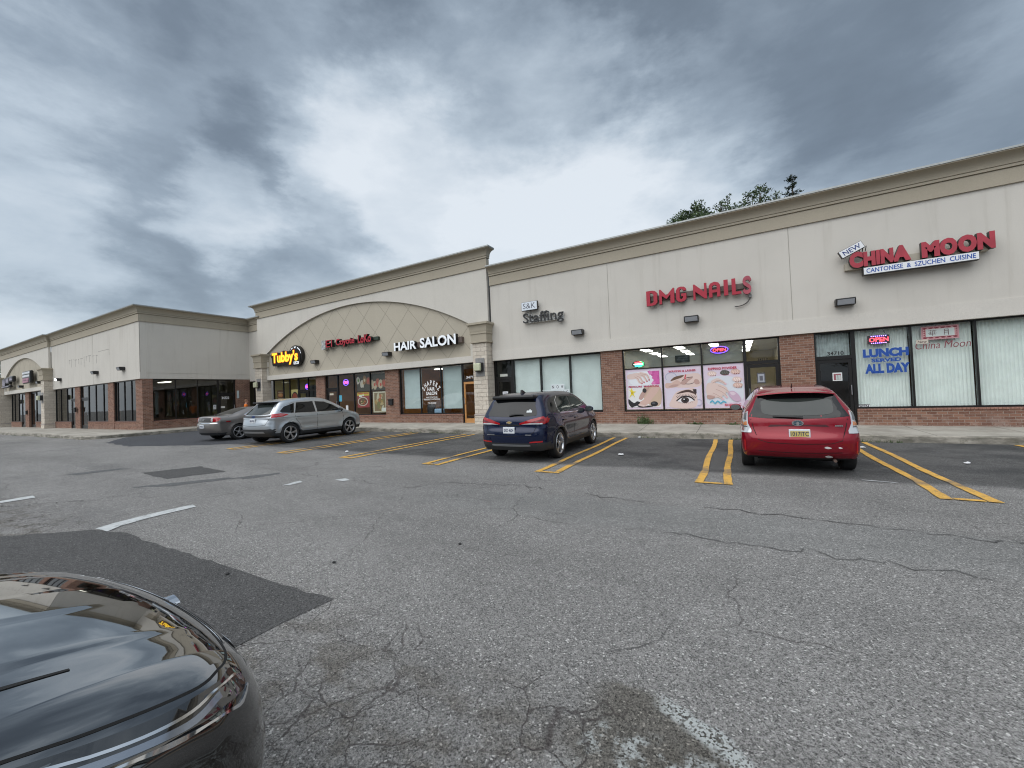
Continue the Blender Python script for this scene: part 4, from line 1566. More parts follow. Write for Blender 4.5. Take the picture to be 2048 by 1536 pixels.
p.layer(spline([(.84, .68), (.92, .66), (.95, .58), (.86, .56), (.80, .62)]), SKIN2)
p.layer(ribbon(spline([(.50, .66), (.62, .72), (.78, .735)], 6, False), .016), (0.12, 0.06, 0.05))
p.layer(ribbon(spline([(.58, .58), (.70, .575), (.80, .60)], 6, False), .014), (0.10, 0.06, 0.06))
p.layer(ribbon([(.60, .80), (.57, .71), (.60, .70)], .035), (0.62, 0.10, 0.12))
p.rect(.05, .04, .95, .46, (0.70, 0.64, 0.74))
p.layer(spline([(.16, .04), (.20, .24), (.34, .40), (.60, .45), (.82, .45), (.82, .04)]), SKIN3)
p.layer([(.76, .45), (.86, .45), (.86, .36), (.82, .30)], (0.05, 0.035, 0.035))
p.layer(spline([(.32, .345), (.46, .41), (.66, .44), (.84, .36), (.80, .34), (.64, .385), (.46, .365)]), (0.085, 0.05, 0.042))
p.layer(spline([(.34, .19), (.44, .25), (.56, .275), (.68, .25), (.78, .19), (.68, .16), (.54, .13), (.42, .155)]), (0.80, 0.77, 0.78))
p.layer(ell(.55, .20, .105, .072), (0.06, 0.042, 0.04))
p.layer(ell(.55, .20, .050, .036), (0.012, 0.012, 0.012))
p.layer(ell(.525, .222, .018, .014), (0.9, 0.9, 0.9))
p.layer(ribbon(spline([(.32, .185), (.44, .26), (.56, .288), (.70, .262), (.80, .19)], 6, False), .030), (0.02, 0.018, 0.02))
for k in range(14):
    a = k / 13
    x = .36 + .44 * a
    z = .23 + .062 * math.sin(PI * (.15 + .8 * a))
    p.layer(ribbon([(x, z), (x + (a - .45) * .12, z + .055)], [.014, .002]), (0.02, 0.018, 0.02))
for k in range(8):
    a = k / 7
    x = .40 + .32 * a
    z = .165 - .03 * math.sin(PI * a)
    p.layer(ribbon([(x, z), (x + (a - .5) * .06, z - .022)], [.008, .002]), (0.10, 0.06, 0.06))
p.layer(ribbon(ell(.90, .14, .09, .07, 18, -2.0, 1.9), .016), (0.52, 0.48, 0.62))
p.text('WAXING & LASHES', .14, .868, .86, .915, (0.52, 0.03, 0.08), .025)
o = p.build('window_poster')
tag(o, 'waxing and lashes poster showing a wide open eye with long lashes', 'poster', GP)

p = Pic(-1.07, .80, 0.20, 2.37, YP)
p.rect(0, 0, 1, 1, LAV)
p.layer(spline([(.30, .72), (.70, .70), (.95, .60), (.95, .20), (.60, .12), (.08, .10), (.08, .60)]), (0.70, 0.72, 0.78))
for (cx, cz, c) in ((.22, .78, SKIN3), (.54, .79, (0.09, 0.09, 0.08)), (.80, .80, SKIN1), (.83, .63, SKIN3), (.84, .50, SKIN1)):
    p.layer(spline([(cx - .12, cz), (cx - .06, cz + .06), (cx + .05, cz + .055), (cx + .12, cz + .01), (cx + .06, cz - .05), (cx - .05, cz - .05)]), c)
    for k in range(3):
        p.layer(ribbon([(cx - .07 + k * .055, cz + .03), (cx - .03 + k * .055, cz - .04)], [.03, .012]), tuple(min(1, q * 1.25 + .03) for q in c))
        p.layer(ell(cx - .03 + k * .055, cz - .04, .013, .011), (0.20, 0.03, 0.05))
p.layer(spline([(.08, .55), (.24, .58), (.44, .53), (.58, .44), (.52, .32), (.34, .24), (.08, .28)]), SKIN3)
for q in ([(.20, .58), (.34, .64), (.46, .60), (.54, .54)], [(.34, .52), (.48, .46), (.58, .38), (.64, .31)], [(.28, .44), (.42, .38), (.52, .30), (.56, .24)], [(.20, .36), (.32, .30), (.42, .24), (.46, .20)]):
    p.layer(ribbon(spline(q, 6, False), [.085 - .04 * i / 18 for i in range(19)]), SKIN3)
    p.layer(ribbon(spline([(a + .02, b - .012) for a, b in q], 6, False), .012), SKIN2)
    p.layer(ell(q[-1][0] + .004, q[-1][1] + .002, .026, .020), (0.80, 0.50, 0.56))
p.layer(spline([(.08, .30), (.26, .27), (.22, .22), (.08, .22)]), SKIN2)
p.layer(spline([(.60, .34), (.72, .38), (.84, .30), (.90, .18), (.80, .14), (.68, .20)]), (0.60, 0.42, 0.54))
p.layer(spline([(.64, .345), (.72, .36), (.78, .31), (.70, .28)]), (0.74, 0.60, 0.68))
p.layer(ribbon(spline([(.14, .13), (.20, .17), (.26, .11), (.33, .16), (.40, .11), (.47, .15), (.54, .12)], 5, False), .030), (0.10, 0.42, 0.58))
p.text('DIPPING POWDER', .13, .868, .84, .925, (0.52, 0.03, 0.08), .025)
p.text('SHELLAC', .50, .045, .90, .095, (0.60, 0.05, 0.09), .03)
o = p.build('window_poster')
tag(o, 'dipping powder poster showing manicured fingers and a pink polish bottle', 'poster', GP)


# ------------------------------------------------------------------ big wall signs
def sign_box(parent, x0, x1, z0, z1, y0, y1, face=WHITE, side=RETURN, name='sign_box', M=None):
    mb = MB(M)
    mb.box(x0, x1, y0 + .012, y1, z0, z1)
    o = mb.build(name, side, parent)
    mb = MB(M)
    mb.box(x0 + .012, x1 - .012, y0, y0 + .014, z0 + .012, z1 - .012)
    mb.build('sign_face', face, o)
    return o


def flat_text(parent, t, x0, z0, x1, z1, y, mat, bold=0.0, shear=0.0, name='lettering', M=None, th=.003, space=1.0):
    mb = MB(M)
    vs, fs = text_geo(t, x0, z0, x1, z1, bold, shear, space)
    extrude_flat(mb, vs, fs, y - th, y)
    return mb.build(name, mat, parent)


def serif_text(parent, t, x0, z0, x1, z1, y0, y1, mats, bold=0.0, name='letter', sw_=.055, sh=.05):
    """letters with little slab serifs on the stems"""
    vs, fs = _text_raw(t, bold)
    ax, bx = min(q[0] for q in vs), max(q[0] for q in vs)
    az, bz = min(q[1] for q in vs), max(q[1] for q in vs)
    sx, sz = (x1 - x0) / (bx - ax), (z1 - z0) / (bz - az)
    ref = max(q[0] for q in _text_raw('I', bold)[0])
    for i, ch in enumerate(t):
        if ch == ' ':
            continue
        pen = (max(q[0] for q in _text_raw(t[:i] + 'I', bold)[0]) - ref) if i else 0.0
        cv, cf = _text_raw(ch, bold)
        pts = [(x0 + (q[0] + pen - ax) * sx, z0 + (q[1] - az) * sz) for q in cv]
        mb = MB()
        mb.side = 1
        extrude_flat(mb, pts, cf, y0, y1)
        lo = min(q[1] for q in pts)
        hi = max(q[1] for q in pts)
        if ch in 'tafinKNWEMHhrmAIlk':
            # stems: clusters of vertices on the bottom (and top) line
            for zz, keys in ((lo, 'afinKNEMHhrmAIlk'), (hi, 'KNWEMHI')):
                if ch not in keys:
                    continue
                xs = sorted(q[0] for q in pts if abs(q[1] - zz) < 0.02 * (hi - lo + 1e-6))
                cl_ = []
                for x in xs:
                    if cl_ and x - cl_[-1][1] < .35 * (z1 - z0) * .6:
                        cl_[-1][1] = x
                    else:
                        cl_.append([x, x])
                for a, b in cl_[:3]:
                    if b - a > .5 * (z1 - z0):
                        continue
                    d_ = sw_ * (z1 - z0)
                    q0 = zz if zz == lo else zz - sh * (z1 - z0)
                    mb.box(a - d_, b + d_, y0 + .0012, y0 + .02, q0, q0 + sh * (z1 - z0))
        mb.build(name, mats, parent)


# restaurant sign
T = thing('restaurant_sign', 'faded red raised letter restaurant sign with white cuisine strip below', 'sign', (4.6, YF, 4.9))
mb = MB()
mb.box(3.02, 6.05, 15.70, YF - .002, 4.955, 5.16)
mb.cur = 1
for k in range(6):
    pass
mb.build('raceway', P('cream raceway', (0.46, 0.42, 0.34), .6), T)
ht = [(3.10, 3.42, 'C', 4.955, 5.44), (3.43, 3.70, 'H', 4.965, 5.40), (3.715, 3.80, 'I', 4.97, 5.40), (3.815, 4.10, 'N', 4.975, 5.40), (4.07, 4.47, 'A', 4.975, 5.43),
      (4.69, 5.06, 'M', 4.965, 5.41), (5.06, 5.41, 'O', 4.95, 5.425), (5.42, 5.78, 'O', 4.955, 5.43), (5.785, 6.12, 'N', 4.965, 5.42)]
for (a, b, ch, z0, z1) in ht:
    vs, fs = _text_raw(ch, 0.075)
    vs2, _ = text_geo(ch, a, z0, b, z1, 0.075)
    mb = MB()
    mb.side = 1
    extrude_flat(mb, vs2, fs, 15.56, 15.70)
    mb.build('letter', [RED_S, RETURN], T)
S1 = sign_box(T, 3.40, 5.80, 4.705, 4.93, 15.52, 15.70, name='cuisine_strip')
flat_text(S1, 'CANTONESE  &  SZUCHEN  CUISINE', 3.47, 4.755, 5.73, 4.885, 15.5195, BLUE, 0.012)
MN = Matrix.Translation((3.165, 0, 5.525)) @ Matrix.Rotation(-rad(25), 4, 'Y')
S2 = sign_box(T, -.30, .30, -.115, .115, 15.54, 15.66, name='new_panel', M=MN)
flat_text(S2, 'NEW', -.22, -.07, .23, .07, 15.5395, NAVY, 0.01, M=MN)
mb = MB()
for x in (3.36, 3.43, 3.50):
    mb.tube([(x, 15.66, 5.44), (x + .03, 15.66, 5.60)], .012, 6)
mb.build('bracket', RETURN, T)

# nail salon sign
T = thing('nail_salon_sign', 'red raised letter nail salon sign on a brown raceway with one faded last letter', 'sign', (-1.1, YF, 4.7))
mb = MB()
mb.box(-2.86, 0.42, 15.74, YF - .002, 4.86, 5.04)
mb.build('raceway', P('brown raceway', (0.15, 0.115, 0.10), .6, var=.15), T)
RED_L = P('red sign face', (0.40, 0.012, 0.035), 0.35)
RED_F = P('sun faded red face', (0.40, 0.07, 0.10), 0.5, var=.2, vs=4)


def poly_letter(parent, outlines, x0, z0, w_, h_, y0, y1, mats):
    mb = MB()
    mb.side = 1
    for o_ in outlines:
        pts = [Vector((x0 + q[0] * w_, z0 + q[1] * h_)) for q in o_]
        r = delaunay_2d_cdt(pts, [(i, (i + 1) % len(pts)) for i in range(len(pts))], [], 1, 1e-6)
        extrude_flat(mb, [(v.x, v.y) for v in r[0]], [tuple(f) for f in r[2]], y0, y1)
    return mb.build('letter', mats, parent)


def ring_arc(cx, cz, rx, rz, t, a0, a1, n=14):
    return ell(cx, cz, rx, rz, n, a0, a1) + ell(cx, cz, rx - t * 1.0, rz - t * .62, n, a1, a0)


DMG = {
    'D': [[(0, 0), (.60, 0), (.85, .08), (1, .22), (1, .80), (.85, .93), (.60, 1), (0, 1)][:0] or
          [(0, 0), (.55, 0), (.82, .05), (1, .2), (1, .8), (.82, .95), (.55, 1), (0, 1), (0, .5), (.34, .5), (.34, .84), (.52, .84), (.66, .74), (.66, .26), (.52, .16), (.34, .16), (.34, .4999), (0, .4999)]],
    'M': [[(0, 0), (.17, 0), (.17, .56), (.48, .30), (.75, .60), (.72, 0), (1, 0), (1, 1), (.92, 1), (.48, .54), (.10, 1), (0, 1)]],
    'G': [[(1, .72), (.68, .72), (.66, .80), (.50, .86), (.36, .78), (.34, .26), (.50, .16), (.66, .26), (.66, .36), (.50, .36), (.50, .54), (1, .54), (1, .18), (.80, .03), (.50, 0), (.2, .04), (0, .2), (0, .8), (.2, .96), (.50, 1), (.80, .97), (1, .84)]],
    'N': [[(0, 0), (.16, 0), (.16, .52), (.86, 0), (1, 0), (1, 1), (.82, 1), (.82, .44), (.10, 1), (0, 1)]],
    'A': [[(0, 0), (.30, 0), (.30, .30), (.70, .30), (.70, 0), (1, 0), (1, .76), (.86, .92), (.5, 1), (.14, .92), (0, .76), (0, .48), (.30, .48), (.30, .72), (.5, .80), (.70, .72), (.70, .4801), (0, .4799)]],
    'I': [[(0, 0), (1, 0), (1, 1), (0, 1)]],
    'L': [[(0, 0), (1, 0), (1, .17), (.42, .17), (.42, 1), (0, 1)]],
    'S': [ribbon(spline([(.86, .72), (.76, .88), (.48, .92), (.20, .80), (.24, .64), (.52, .50), (.78, .36), (.78, .18), (.50, .08), (.24, .14), (.14, .26)], 4, False), [.24] * 41)],
}
for (ch, a, b, z0, z1, m) in (('D', -2.84, -2.45, 4.67, 5.23, RED_L), ('M', -2.38, -1.86, 4.68, 5.22, RED_L), ('G', -1.80, -1.46, 4.67, 5.22, RED_L),
                              ('N', -1.23, -.80, 4.67, 5.22, RED_L), ('A', -.73, -.38, 4.68, 5.21, RED_L), ('I', -.27, -.14, 4.68, 5.22, RED_L), ('L', -.03, .25, 4.67, 5.22, RED_L), ('S', .28, .56, 4.65, 5.22, RED_F)):
    poly_letter(T, DMG[ch], a, z0, b - a, z1 - z0, 15.62, 15.74, [m, P('dark red return', (.10, .008, .015), .5)])
mb = MB()
mb.smooth = True
mb.tube([(x, 15.78, z) for x, z in spline([(.50, 4.66), (.49, 4.55), (.44, 4.42), (.33, 4.33), (.18, 4.285), (.03, 4.285)], 5, False)], .016, 8)
mb.build('loose_conduit', RETURN, T)
mb = MB()
mb.bbox(.45, .55, 15.74, 15.83, 4.53, 4.63, .01)
mb.build('junction_box', P('grey junction box', (.22, .22, .22), .5), T)

# staffing sign
T = thing('staffing_sign', 'small white panel over black open letters of the staffing office sign', 'sign', (-7.2, YF, 4.6))
S1 = sign_box(T, -8.12, -7.36, 5.20, 5.575, 15.60, 15.74, name='name_panel', face=P('pale panel', (.70, .76, .82), .4))
INK = P('dark violet ink', (0.035, 0.03, 0.055), .5)
serif_text(S1, 'S&K', -8.04, 5.28, -7.45, 5.51, 15.5985, 15.60, [INK, INK], -0.008, 'lettering')
mb = MB()
mb.tube([(-7.72, 15.72, 5.20), (-7.72, 15.72, 5.0)], .014, 6)
mb.tube([(-7.40, 15.72, 5.36), (-7.40, YF + .01, 5.36)], .014, 6)
mb.build('bracket', RETURN, T)
mb = MB()
mb.box(-7.98, -6.25, 15.76, YF - .002, 4.66, 4.80)
mb.build('raceway', P('white raceway', (.55, .56, .55), .5), T)
serif_text(T, 'Staffing', -8.10, 4.53, -6.20, 5.10, 15.66, 15.70, [P('black letter rim', (.022, .022, .022), .5)] * 2, 0.004)
vs, fs = text_geo('Staffing', -8.105, 4.525, -6.195, 5.105, 0.02)
mb = MB()
extrude_flat(mb, vs, fs, 15.705, 15.78)
mb.build('letter_back', P('white letter back', (.66, .67, .66), .5), T)

# hair salon sign
T = thing('hair_salon_sign', 'white block letter hair salon sign with deep black returns inside the arch', 'sign', (-13.6, YM, 4.1))
mb = MB()
mb.box(-15.2, -11.45, 15.66, 15.843, 4.17, 4.45)
mb.build('raceway', P('brown raceway', (0.15, 0.115, 0.10), .6, var=.15), T)
WHT_L = P('white letter face', (0.86, 0.90, 0.94), 0.4, emit=(.9, .95, 1), es=.12)
letters(T, 'HAIR', -15.72, 4.09, -14.16, 4.53, 15.46, 15.66, [WHT_L, BLACKP], 0.03)
letters(T, 'SALON', -13.92, 4.085, -11.66, 4.60, 15.46, 15.66, [WHT_L, BLACKP], 0.03)

# Mexican restaurant sign
T = thing('mexican_restaurant_sign', 'narrow red letter sign with a small grey coyote in the middle of the arch', 'sign', (-19.5, YM, 4.7))
mb = MB()
mb.box(-21.4, -17.15, 15.70, 15.843, 4.88, 5.06)
mb.build('raceway', P('green black raceway', (0.03, 0.05, 0.035), .6), T)
RED_C = P('crimson letter face', (0.42, 0.018, 0.035), .4)
letters(T, 'El', -21.36, 4.80, -20.78, 5.22, 15.52, 15.70, [RED_C, BLACKP], 0.0)
letters(T, 'Coyote', -20.45, 4.72, -18.83, 5.22, 15.52, 15.70, [RED_C, BLACKP], 0.03)
letters(T, 'LoKo', -18.55, 4.78, -17.5, 5.24, 15.52, 15.70, [RED_C, BLACKP], 0.03)
mb = MB()
mb.prism(spline([(-21.82, 4.72), (-21.52, 4.74), (-21.48, 4.92), (-21.56, 5.02), (-21.46, 5.10), (-21.52, 5.28), (-21.62, 5.16), (-21.72, 5.17), (-21.82, 5.28), (-21.84, 5.10), (-21.76, 5.02), (-21.86, 4.90)], 3), 15.58, 15.78, 'y')
mb.build('coyote_emblem', P('grey emblem', (.42, .44, .44), .5, var=.35, vs=9), T)

# sub shop sign
T = thing('sub_shop_sign', 'black rounded sub shop sign with glowing yellow letters at the left of the arch', 'sign', (-25.5, YM, 4.0))
BLK = P('black sign cabinet', (0.010, 0.009, 0.009), .35)
mb = MB()
CX, CZ, RR = -24.52, 4.58, .70
mb.prism(ell(CX, CZ, RR, .66, 40), 15.60, 15.80, 'y')
mb.build('round_cabinet', BLK, T)
vs, fs = text_geo("Tubby's", -27.02, 4.06, -24.10, 5.02, 0.035)
blob = [(-27.18, 4.82), (-27.16, 4.70), (-27.04, 4.55), (-26.98, 4.16), (-26.82, 4.05), (-26.2, 4.07), (-25.7, 4.04), (-25.0, 4.02), (-24.7, 3.97), (-24.2, 3.98), (-23.98, 4.2), (-23.95, 4.7), (-24.2, 5.0), (-24.7, 5.05), (-25.0, 4.92), (-25.4, 4.94), (-25.7, 5.0), (-26.1, 4.90), (-26.5, 4.95), (-26.9, 4.93)]
mb = MB()
mb.prism(spline(blob, 4), 15.575, 15.79, 'y')
mb.build('word_cabinet', BLK, T)
YEL_F = P('yellow lit letter', (0.85, 0.55, 0.03), .4, emit=(1.0, .74, .05), es=.75)
ORG_F = P('red letter outline', (0.60, 0.10, 0.02), .4, emit=(1.0, .12, .02), es=.30)
for bold, m, y0, y1 in ((0.062, ORG_F, 15.560, 15.575), (0.030, YEL_F, 15.548, 15.559)):
    t = "Tubby's"
    mb = MB()
    base, _ = _text_raw(t, 0.03)
    ax, bx = min(q[0] for q in base), max(q[0] for q in base)
    az, bz = min(q[1] for q in base), max(q[1] for q in base)
    v2, f2 = _text_raw(t, bold)
    pts = [(-26.98 + (q[0] - ax) / (bx - ax) * 2.80, 4.06 + (q[1] - az) / (bz - az) * .88) for q in v2]
    extrude_flat(mb, pts, f2, y0, y1)
    mb.build('lettering', m, T)
# arc of small white words round the cabinet
WHT_E = P('lit white lettering', (0.85, 0.88, 0.92), .4, emit=(.9, .95, 1), es=.5)
mb = MB()
tt = "GRILLED 'N' FAMOUS"
for i, ch in enumerate(tt):
    if ch == ' ':
        continue
    a = rad(172 - 158 * i / (len(tt) - 1))
    cv, cf = _text_raw(ch, .04)
    c0 = sum(q[0] for q in cv) / len(cv)
    s_ = .175
    M_ = Matrix.Translation((CX + .50 * math.cos(a), 0, CZ + .46 * math.sin(a))) @ Matrix.Rotation(-(a - PI / 2), 4, 'Y')
    extrude_flat(mb, [((q[0] - c0) * s_ * .82, q[1] * s_) for q in cv], cf, 15.592, 15.599, M_)
mb.build('arc_lettering', WHT_E, T)
mb = MB()
mb.box(-24.62, -24.12, 15.560, 15.574, 4.03, 4.20)
pl = mb.build('white_tab', WHT_E, T)
flat_text(pl, 'SUBS', -24.56, 4.06, -24.18, 4.17, 15.5595, BLK, 0.03)

# the two far signs on the west arch (too far to read: dark script letters)
T = thing('script_sign', 'dark script letter sign at the far left end of the west arch', 'sign', (-57.5, 9.7, 4.0))
for (a, b, z0, z1, dk) in ((-59.6, -58.6, 4.05, 4.9, 1), (-58.4, -57.3, 4.30, 4.95, 1), (-57.2, -56.1, 4.45, 5.0, 1), (-59.9, -57.2, 3.98, 4.22, 1)):
    mb = MB()
    mb.bbox(a, b, 9.42, 9.66, z0, z1, .1, 2)
    o = mb.build('sign_cabinet', BLK, T)
    mb = MB()
    rng = random.Random(int(-a * 10))
    k = 0
    x = a + .12
    while x < b - .25:
        mb.prism(ribbon(spline([(x, z0 + .12), (x + .06, z1 - .15), (x + .12, (z0 + z1) / 2), (x + .2, z0 + .14)], 4, False), .05), 9.40, 9.419, 'y')
        x += .30
    mb.build('script_stroke', P('pale lilac stroke', (.55, .52, .60), .5), o)
T = thing('stacked_sign', 'dark stacked sign with pale and pink rows on the west arch', 'sign', (-51.8, 9.7, 4.0))
mb = MB()
mb.bbox(-53.0, -50.7, 9.44, 9.66, 4.10, 5.15, .08, 2)
mb.build('sign_cabinet', BLK, T)
for k, (z, m) in enumerate(((4.92, WHITE), (4.66, WHITE), (4.40, P('dusty pink strip', (.50, .26, .33), .5)), (4.20, P('dusty pink strip', (.50, .26, .33), .5)))):
    mb = MB()
    rng = random.Random(k)
    x = -52.8
    while x < -51.0:
        w_ = rng.uniform(.10, .32)
        mb.box(x, x + w_, 9.41, 9.438, z - .03, z + .13)
        x += w_ + .08
    mb.build('sign_row', m, T)


# ------------------------------------------------------------------ flood lights on the walls
def flood(x, y, z, label, M=None, yaw=0.0, lit=False):
    T = thing('flood_light', label, 'wall light', (x, y, z), 'flood lights on the shop walls', yaw)
    mb = MB()
    mb.prism([(-.01, .02), (-.01, .22), (-.26, .225), (-.30, .19), (-.24, .02)], -.235, .235, 'x')
    h = mb.build('housing', BLACKP, None, keep=True)
    h.parent = T
    mb = MB()
    mb.add([(-.205, -.300, .182), (.205, -.300, .182), (.205, -.247, .030), (-.205, -.247, .030)], [(0, 3, 2, 1)])
    mb.add([(-.205, -.296, .182), (.205, -.296, .182), (.205, -.243, .030), (-.205, -.243, .030)], [(0, 1, 2, 3)])
    l_ = mb.build('lens', P('lit flood lens', (.9, .9, .95), .3, emit=(.9, .95, 1), es=6.0) if lit else LENS, None, keep=True)
    l_.parent = T
    mb = MB()
    mb.box(-.06, .06, -.02, 0.02, .05, .17)
    b_ = mb.build('mount', BLACKP, None, keep=True)
    b_.parent = T
    return T


flood(2.97, YF, 3.88, 'black flood light below the red restaurant sign')
flood(-1.34, YF, 3.90, 'black flood light centred below the red nail salon sign')
flood(-5.62, YF, 3.89, 'black flood light to the right of the staffing sign')
flood(-16.5, YM + .12, 3.90, 'black flood light between the red and the white arch signs')
flood(-22.7, YM + .12, 3.93, 'black flood light just right of the yellow sub shop sign')
flood(-32.8, WY, 3.98, 'black flood light on the vacant shop nearest its corner')
flood(-37.2, WY, 4.0, 'rusty flood light in the middle of the vacant shop wall')
flood(-44.8, WY, 3.93, 'lit flood light on the vacant shop beside the west arch', lit=True)
flood(-49.6, WY - .03, 3.95, 'dim flood light at the right inside the west arch')
flood(-55.0, WY - .03, 3.85, 'dim flood light between the two signs of the west arch')


def sconce(x, y, z, label, on=False):
    T = thing('pilaster_lamp', label, 'wall light', (x, y, z), 'square lamps on the stone pilasters')
    mb = MB()
    mb.box(-.24, .24, -.02, -.0, -.42, .42)
    q = mb.build('back_plate', P('grey stone plate', (.27, .265, .26), .85, var=.12), None, keep=True)
    q.parent = T
    mb = MB()
    mb.bbox(-.20, .20, -.16, -.021, -.20, .20, .015)
    q = mb.build('lamp_body', BLACKP, None, keep=True)
    q.parent = T
    mb = MB()
    mb.bbox(-.185, .165, -.30, -.161, -.17, .17, .03, 2)
    q = mb.build('lamp_lens', P('yellowed lens', (.58, .60, .42), .4, var=.1), None, keep=True)
    q.parent = T
    return T


sconce(-10.27, PY - .001, 2.88, 'square yellowed lamp on the stone pilaster beside the orange door')
sconce(-28.32, PY - .001, 2.88, 'square yellowed lamp on the stone pilaster beside the sub shop')
sconce(-47.2, WY - .452, 2.75, 'square lamp on the stone pilaster at the right of the west arch')
sconce(-61.2, WY - .452, 2.75, 'square lamp on the westernmost stone pilaster')


# ------------------------------------------------------------------ things in and on the shop windows
def neon_oval(x0, x1, z0, z1, y, label, words, ring, inner):
    T = thing('neon_sign', label, 'neon sign', ((x0 + x1) / 2, y, z0), 'lit open signs in the windows')
    cx, cz, rx, rz = (x0 + x1) / 2, (z0 + z1) / 2, (x1 - x0) / 2, (z1 - z0) / 2
    mb = MB()
    mb.prism(ell(cx, cz, rx * 1.04, rz * 1.06, 30), y, y + .03, 'y')
    mb.build('back_panel', BLACKP, T)
    mb = MB()
    mb.smooth = True
    q = ell(cx, cz, rx * .92, rz * .90, 36)
    mb.tube([(a, y - .015, b) for a, b in q + q[:1]], .016, 6)
    mb.build('tube_ring', ring, T)
    mb = MB()
    vs, fs = text_geo(words, cx - rx * .70, cz - rz * .42, cx + rx * .70, cz + rz * .42, .02)
    extrude_flat(mb, vs, fs, y - .022, y - .004)
    mb.build('tube_letters', inner, T)
    return T


neon_oval(-.82, -.22, 2.74, 3.00, YG + .075, 'blue oval neon open sign above the dipping powder poster', 'OPEN', NEON_B, NEON_R)
neon_oval(-24.35, -23.98, 2.40, 2.76, YG + .12, 'small round pink open sign in the sub shop doorway', 'OPEN', NEON_B, NEON_P)
neon_oval(-20.62, -20.12, 2.48, 2.86, YG + .075, 'pink and purple open sign in the Mexican restaurant window', 'OPEN', NEON_B, NEON_P)
# the little multicoloured nails sign
T = thing('neon_sign', 'small oval sign glowing red, turquoise and green above the manicure poster', 'neon sign', (-3.35, YG + .075, 2.5), 'lit open signs in the windows')
mb = MB()
mb.prism(ell(-3.35, 2.555, .235, .125, 30), YG + .075, YG + .10, 'y')
mb.build('back_panel', BLACKP, T)
for (z, h_, w_, m) in ((2.625, .05, .26, NEON_R), (2.555, .045, .34, P('white neon', (.8, .9, .8), .4, emit=(.85, 1, .85), es=2.0)), (2.485, .05, .26, P('turquoise neon', (.1, .8, .8), .4, emit=(.05, .85, .85), es=2.2))):
    mb = MB()
    mb.bbox(-3.35 - w_ / 2, -3.35 + w_ / 2, YG + .060, YG + .073, z - h_ / 2, z + h_ / 2, .01)
    mb.build('light_bar', m, T)
mb = MB()
mb.smooth = True
q = ell(-3.35, 2.555, .215, .11, 20, -PI / 2, PI / 2.5)
mb.tube([(a, YG + .06, b) for a, b in q], .012, 6)
mb.build('tube_ring', NEON_G, T)
# LED open sign of the restaurant
T = thing('led_sign', 'black box sign with red OPEN and blue dots above the blue lunch lettering', 'open sign', (3.78, YG + .02, 2.66), 'lit open signs in the windows')
YO = YG + .03
mb = MB()
mb.bbox(3.51, 4.02, YO - .03, YO, 2.67, 2.93, .01)
mb.build('case', P('dark sign case', (.05, .035, .045), .4), T)
mb = MB()
vs, fs = text_geo('OPEN', 3.545, 2.735, 3.99, 2.865, .012)
extrude_flat(mb, vs, fs, YO - .038, YO - .031)
mb.build('led_letters', NEON_R, T)
mb = MB()
for k in range(8):
    x = 3.60 + k * .047
    for z in (2.695, 2.905):
        mb.bbox(x - .011, x + .011, YO - .036, YO - .031, z - .010, z + .010, .003)
mb.build('led_dot', P('blue led', (.2, .1, .9), .4, emit=(.35, .2, 1.0), es=6.0), T)
mb = MB()
mb.tube([(3.60, YO - .01, 2.93), (3.68, YO - .005, 3.10)], .004, 5)
mb.tube([(3.95, YO - .01, 2.93), (3.87, YO - .005, 3.10)], .004, 5)
mb.build('hanging_cord', BLACKP, T)


def win_text(rows, y, mat, label, name='window_lettering', cat='lettering'):
    mb = MB()
    for (t, x0, z0, x1, z1, b, sh) in rows:
        vs, fs = text_geo(t, x0, z0, x1, z1, b, sh)
        extrude_flat(mb, vs, fs, y - .002, y)
    return tag(mb.build(name, mat), label, cat)


YW = YG + .039
win_text([('LUNCH', 3.39, 2.27, 4.43, 2.53, .062, 0), ('SERVED', 3.58, 2.12, 4.26, 2.23, .05, 0), ('ALL DAY', 3.42, 1.78, 4.44, 2.07, .062, 0)], YW, BLUE, 'large blue lettering about lunch on the restaurant window')
MAROON = P('maroon lettering', (0.22, 0.045, 0.06), .5)
win_text([('China Moon', 4.58, 2.42, 5.72, 2.63, -.004, .22)], YW, MAROON, 'slanted maroon lettering below the red framed characters')
p = Pic(4.60, 2.58, 4.86, 2.70, YW - .004)
p.rect(0, 0, 1, 1, (0.62, 0.56, 0.48))
p.text('New', .12, .2, .9, .8, (0.10, 0.05, 0.05), .01, .2)
tag(p.build('new_sticker'), 'small beige sticker above the slanted maroon lettering', 'sticker')
# framed characters
p = Pic(4.72, 2.68, 5.50, 3.07, YW)
PINK = (0.55, 0.30, 0.32)
MRN = (0.20, 0.025, 0.045)
p.rect(0, 0, 1, 1, PINK)
p.rect(.045, .09, .955, .91, (0.36, 0.08, 0.10))
for k in range(11):
    a = .06 + k * .08
    for z0, z1 in ((.82, .90), (.10, .18)):
        p.layer([(a, z0), (a + .04, z1), (a + .08, z0)], (0.66, 0.40, 0.40) if k % 2 else MRN)
for k in range(4):
    a = .2 + k * .15
    for x0, x1 in ((.05, .10), (.90, .95)):
        p.layer([(x0, a), (x1, a + .075), (x0, a + .15)], (0.66, 0.40, 0.40))
p.rect(.11, .20, .89, .80, (0.66, 0.44, 0.44))
p.rect(.125, .23, .875, .77, (0.56, 0.62, 0.60))


def stroke(q, w_=.014):
    p.layer(ribbon(q, w_), (0.10, 0.02, 0.03))


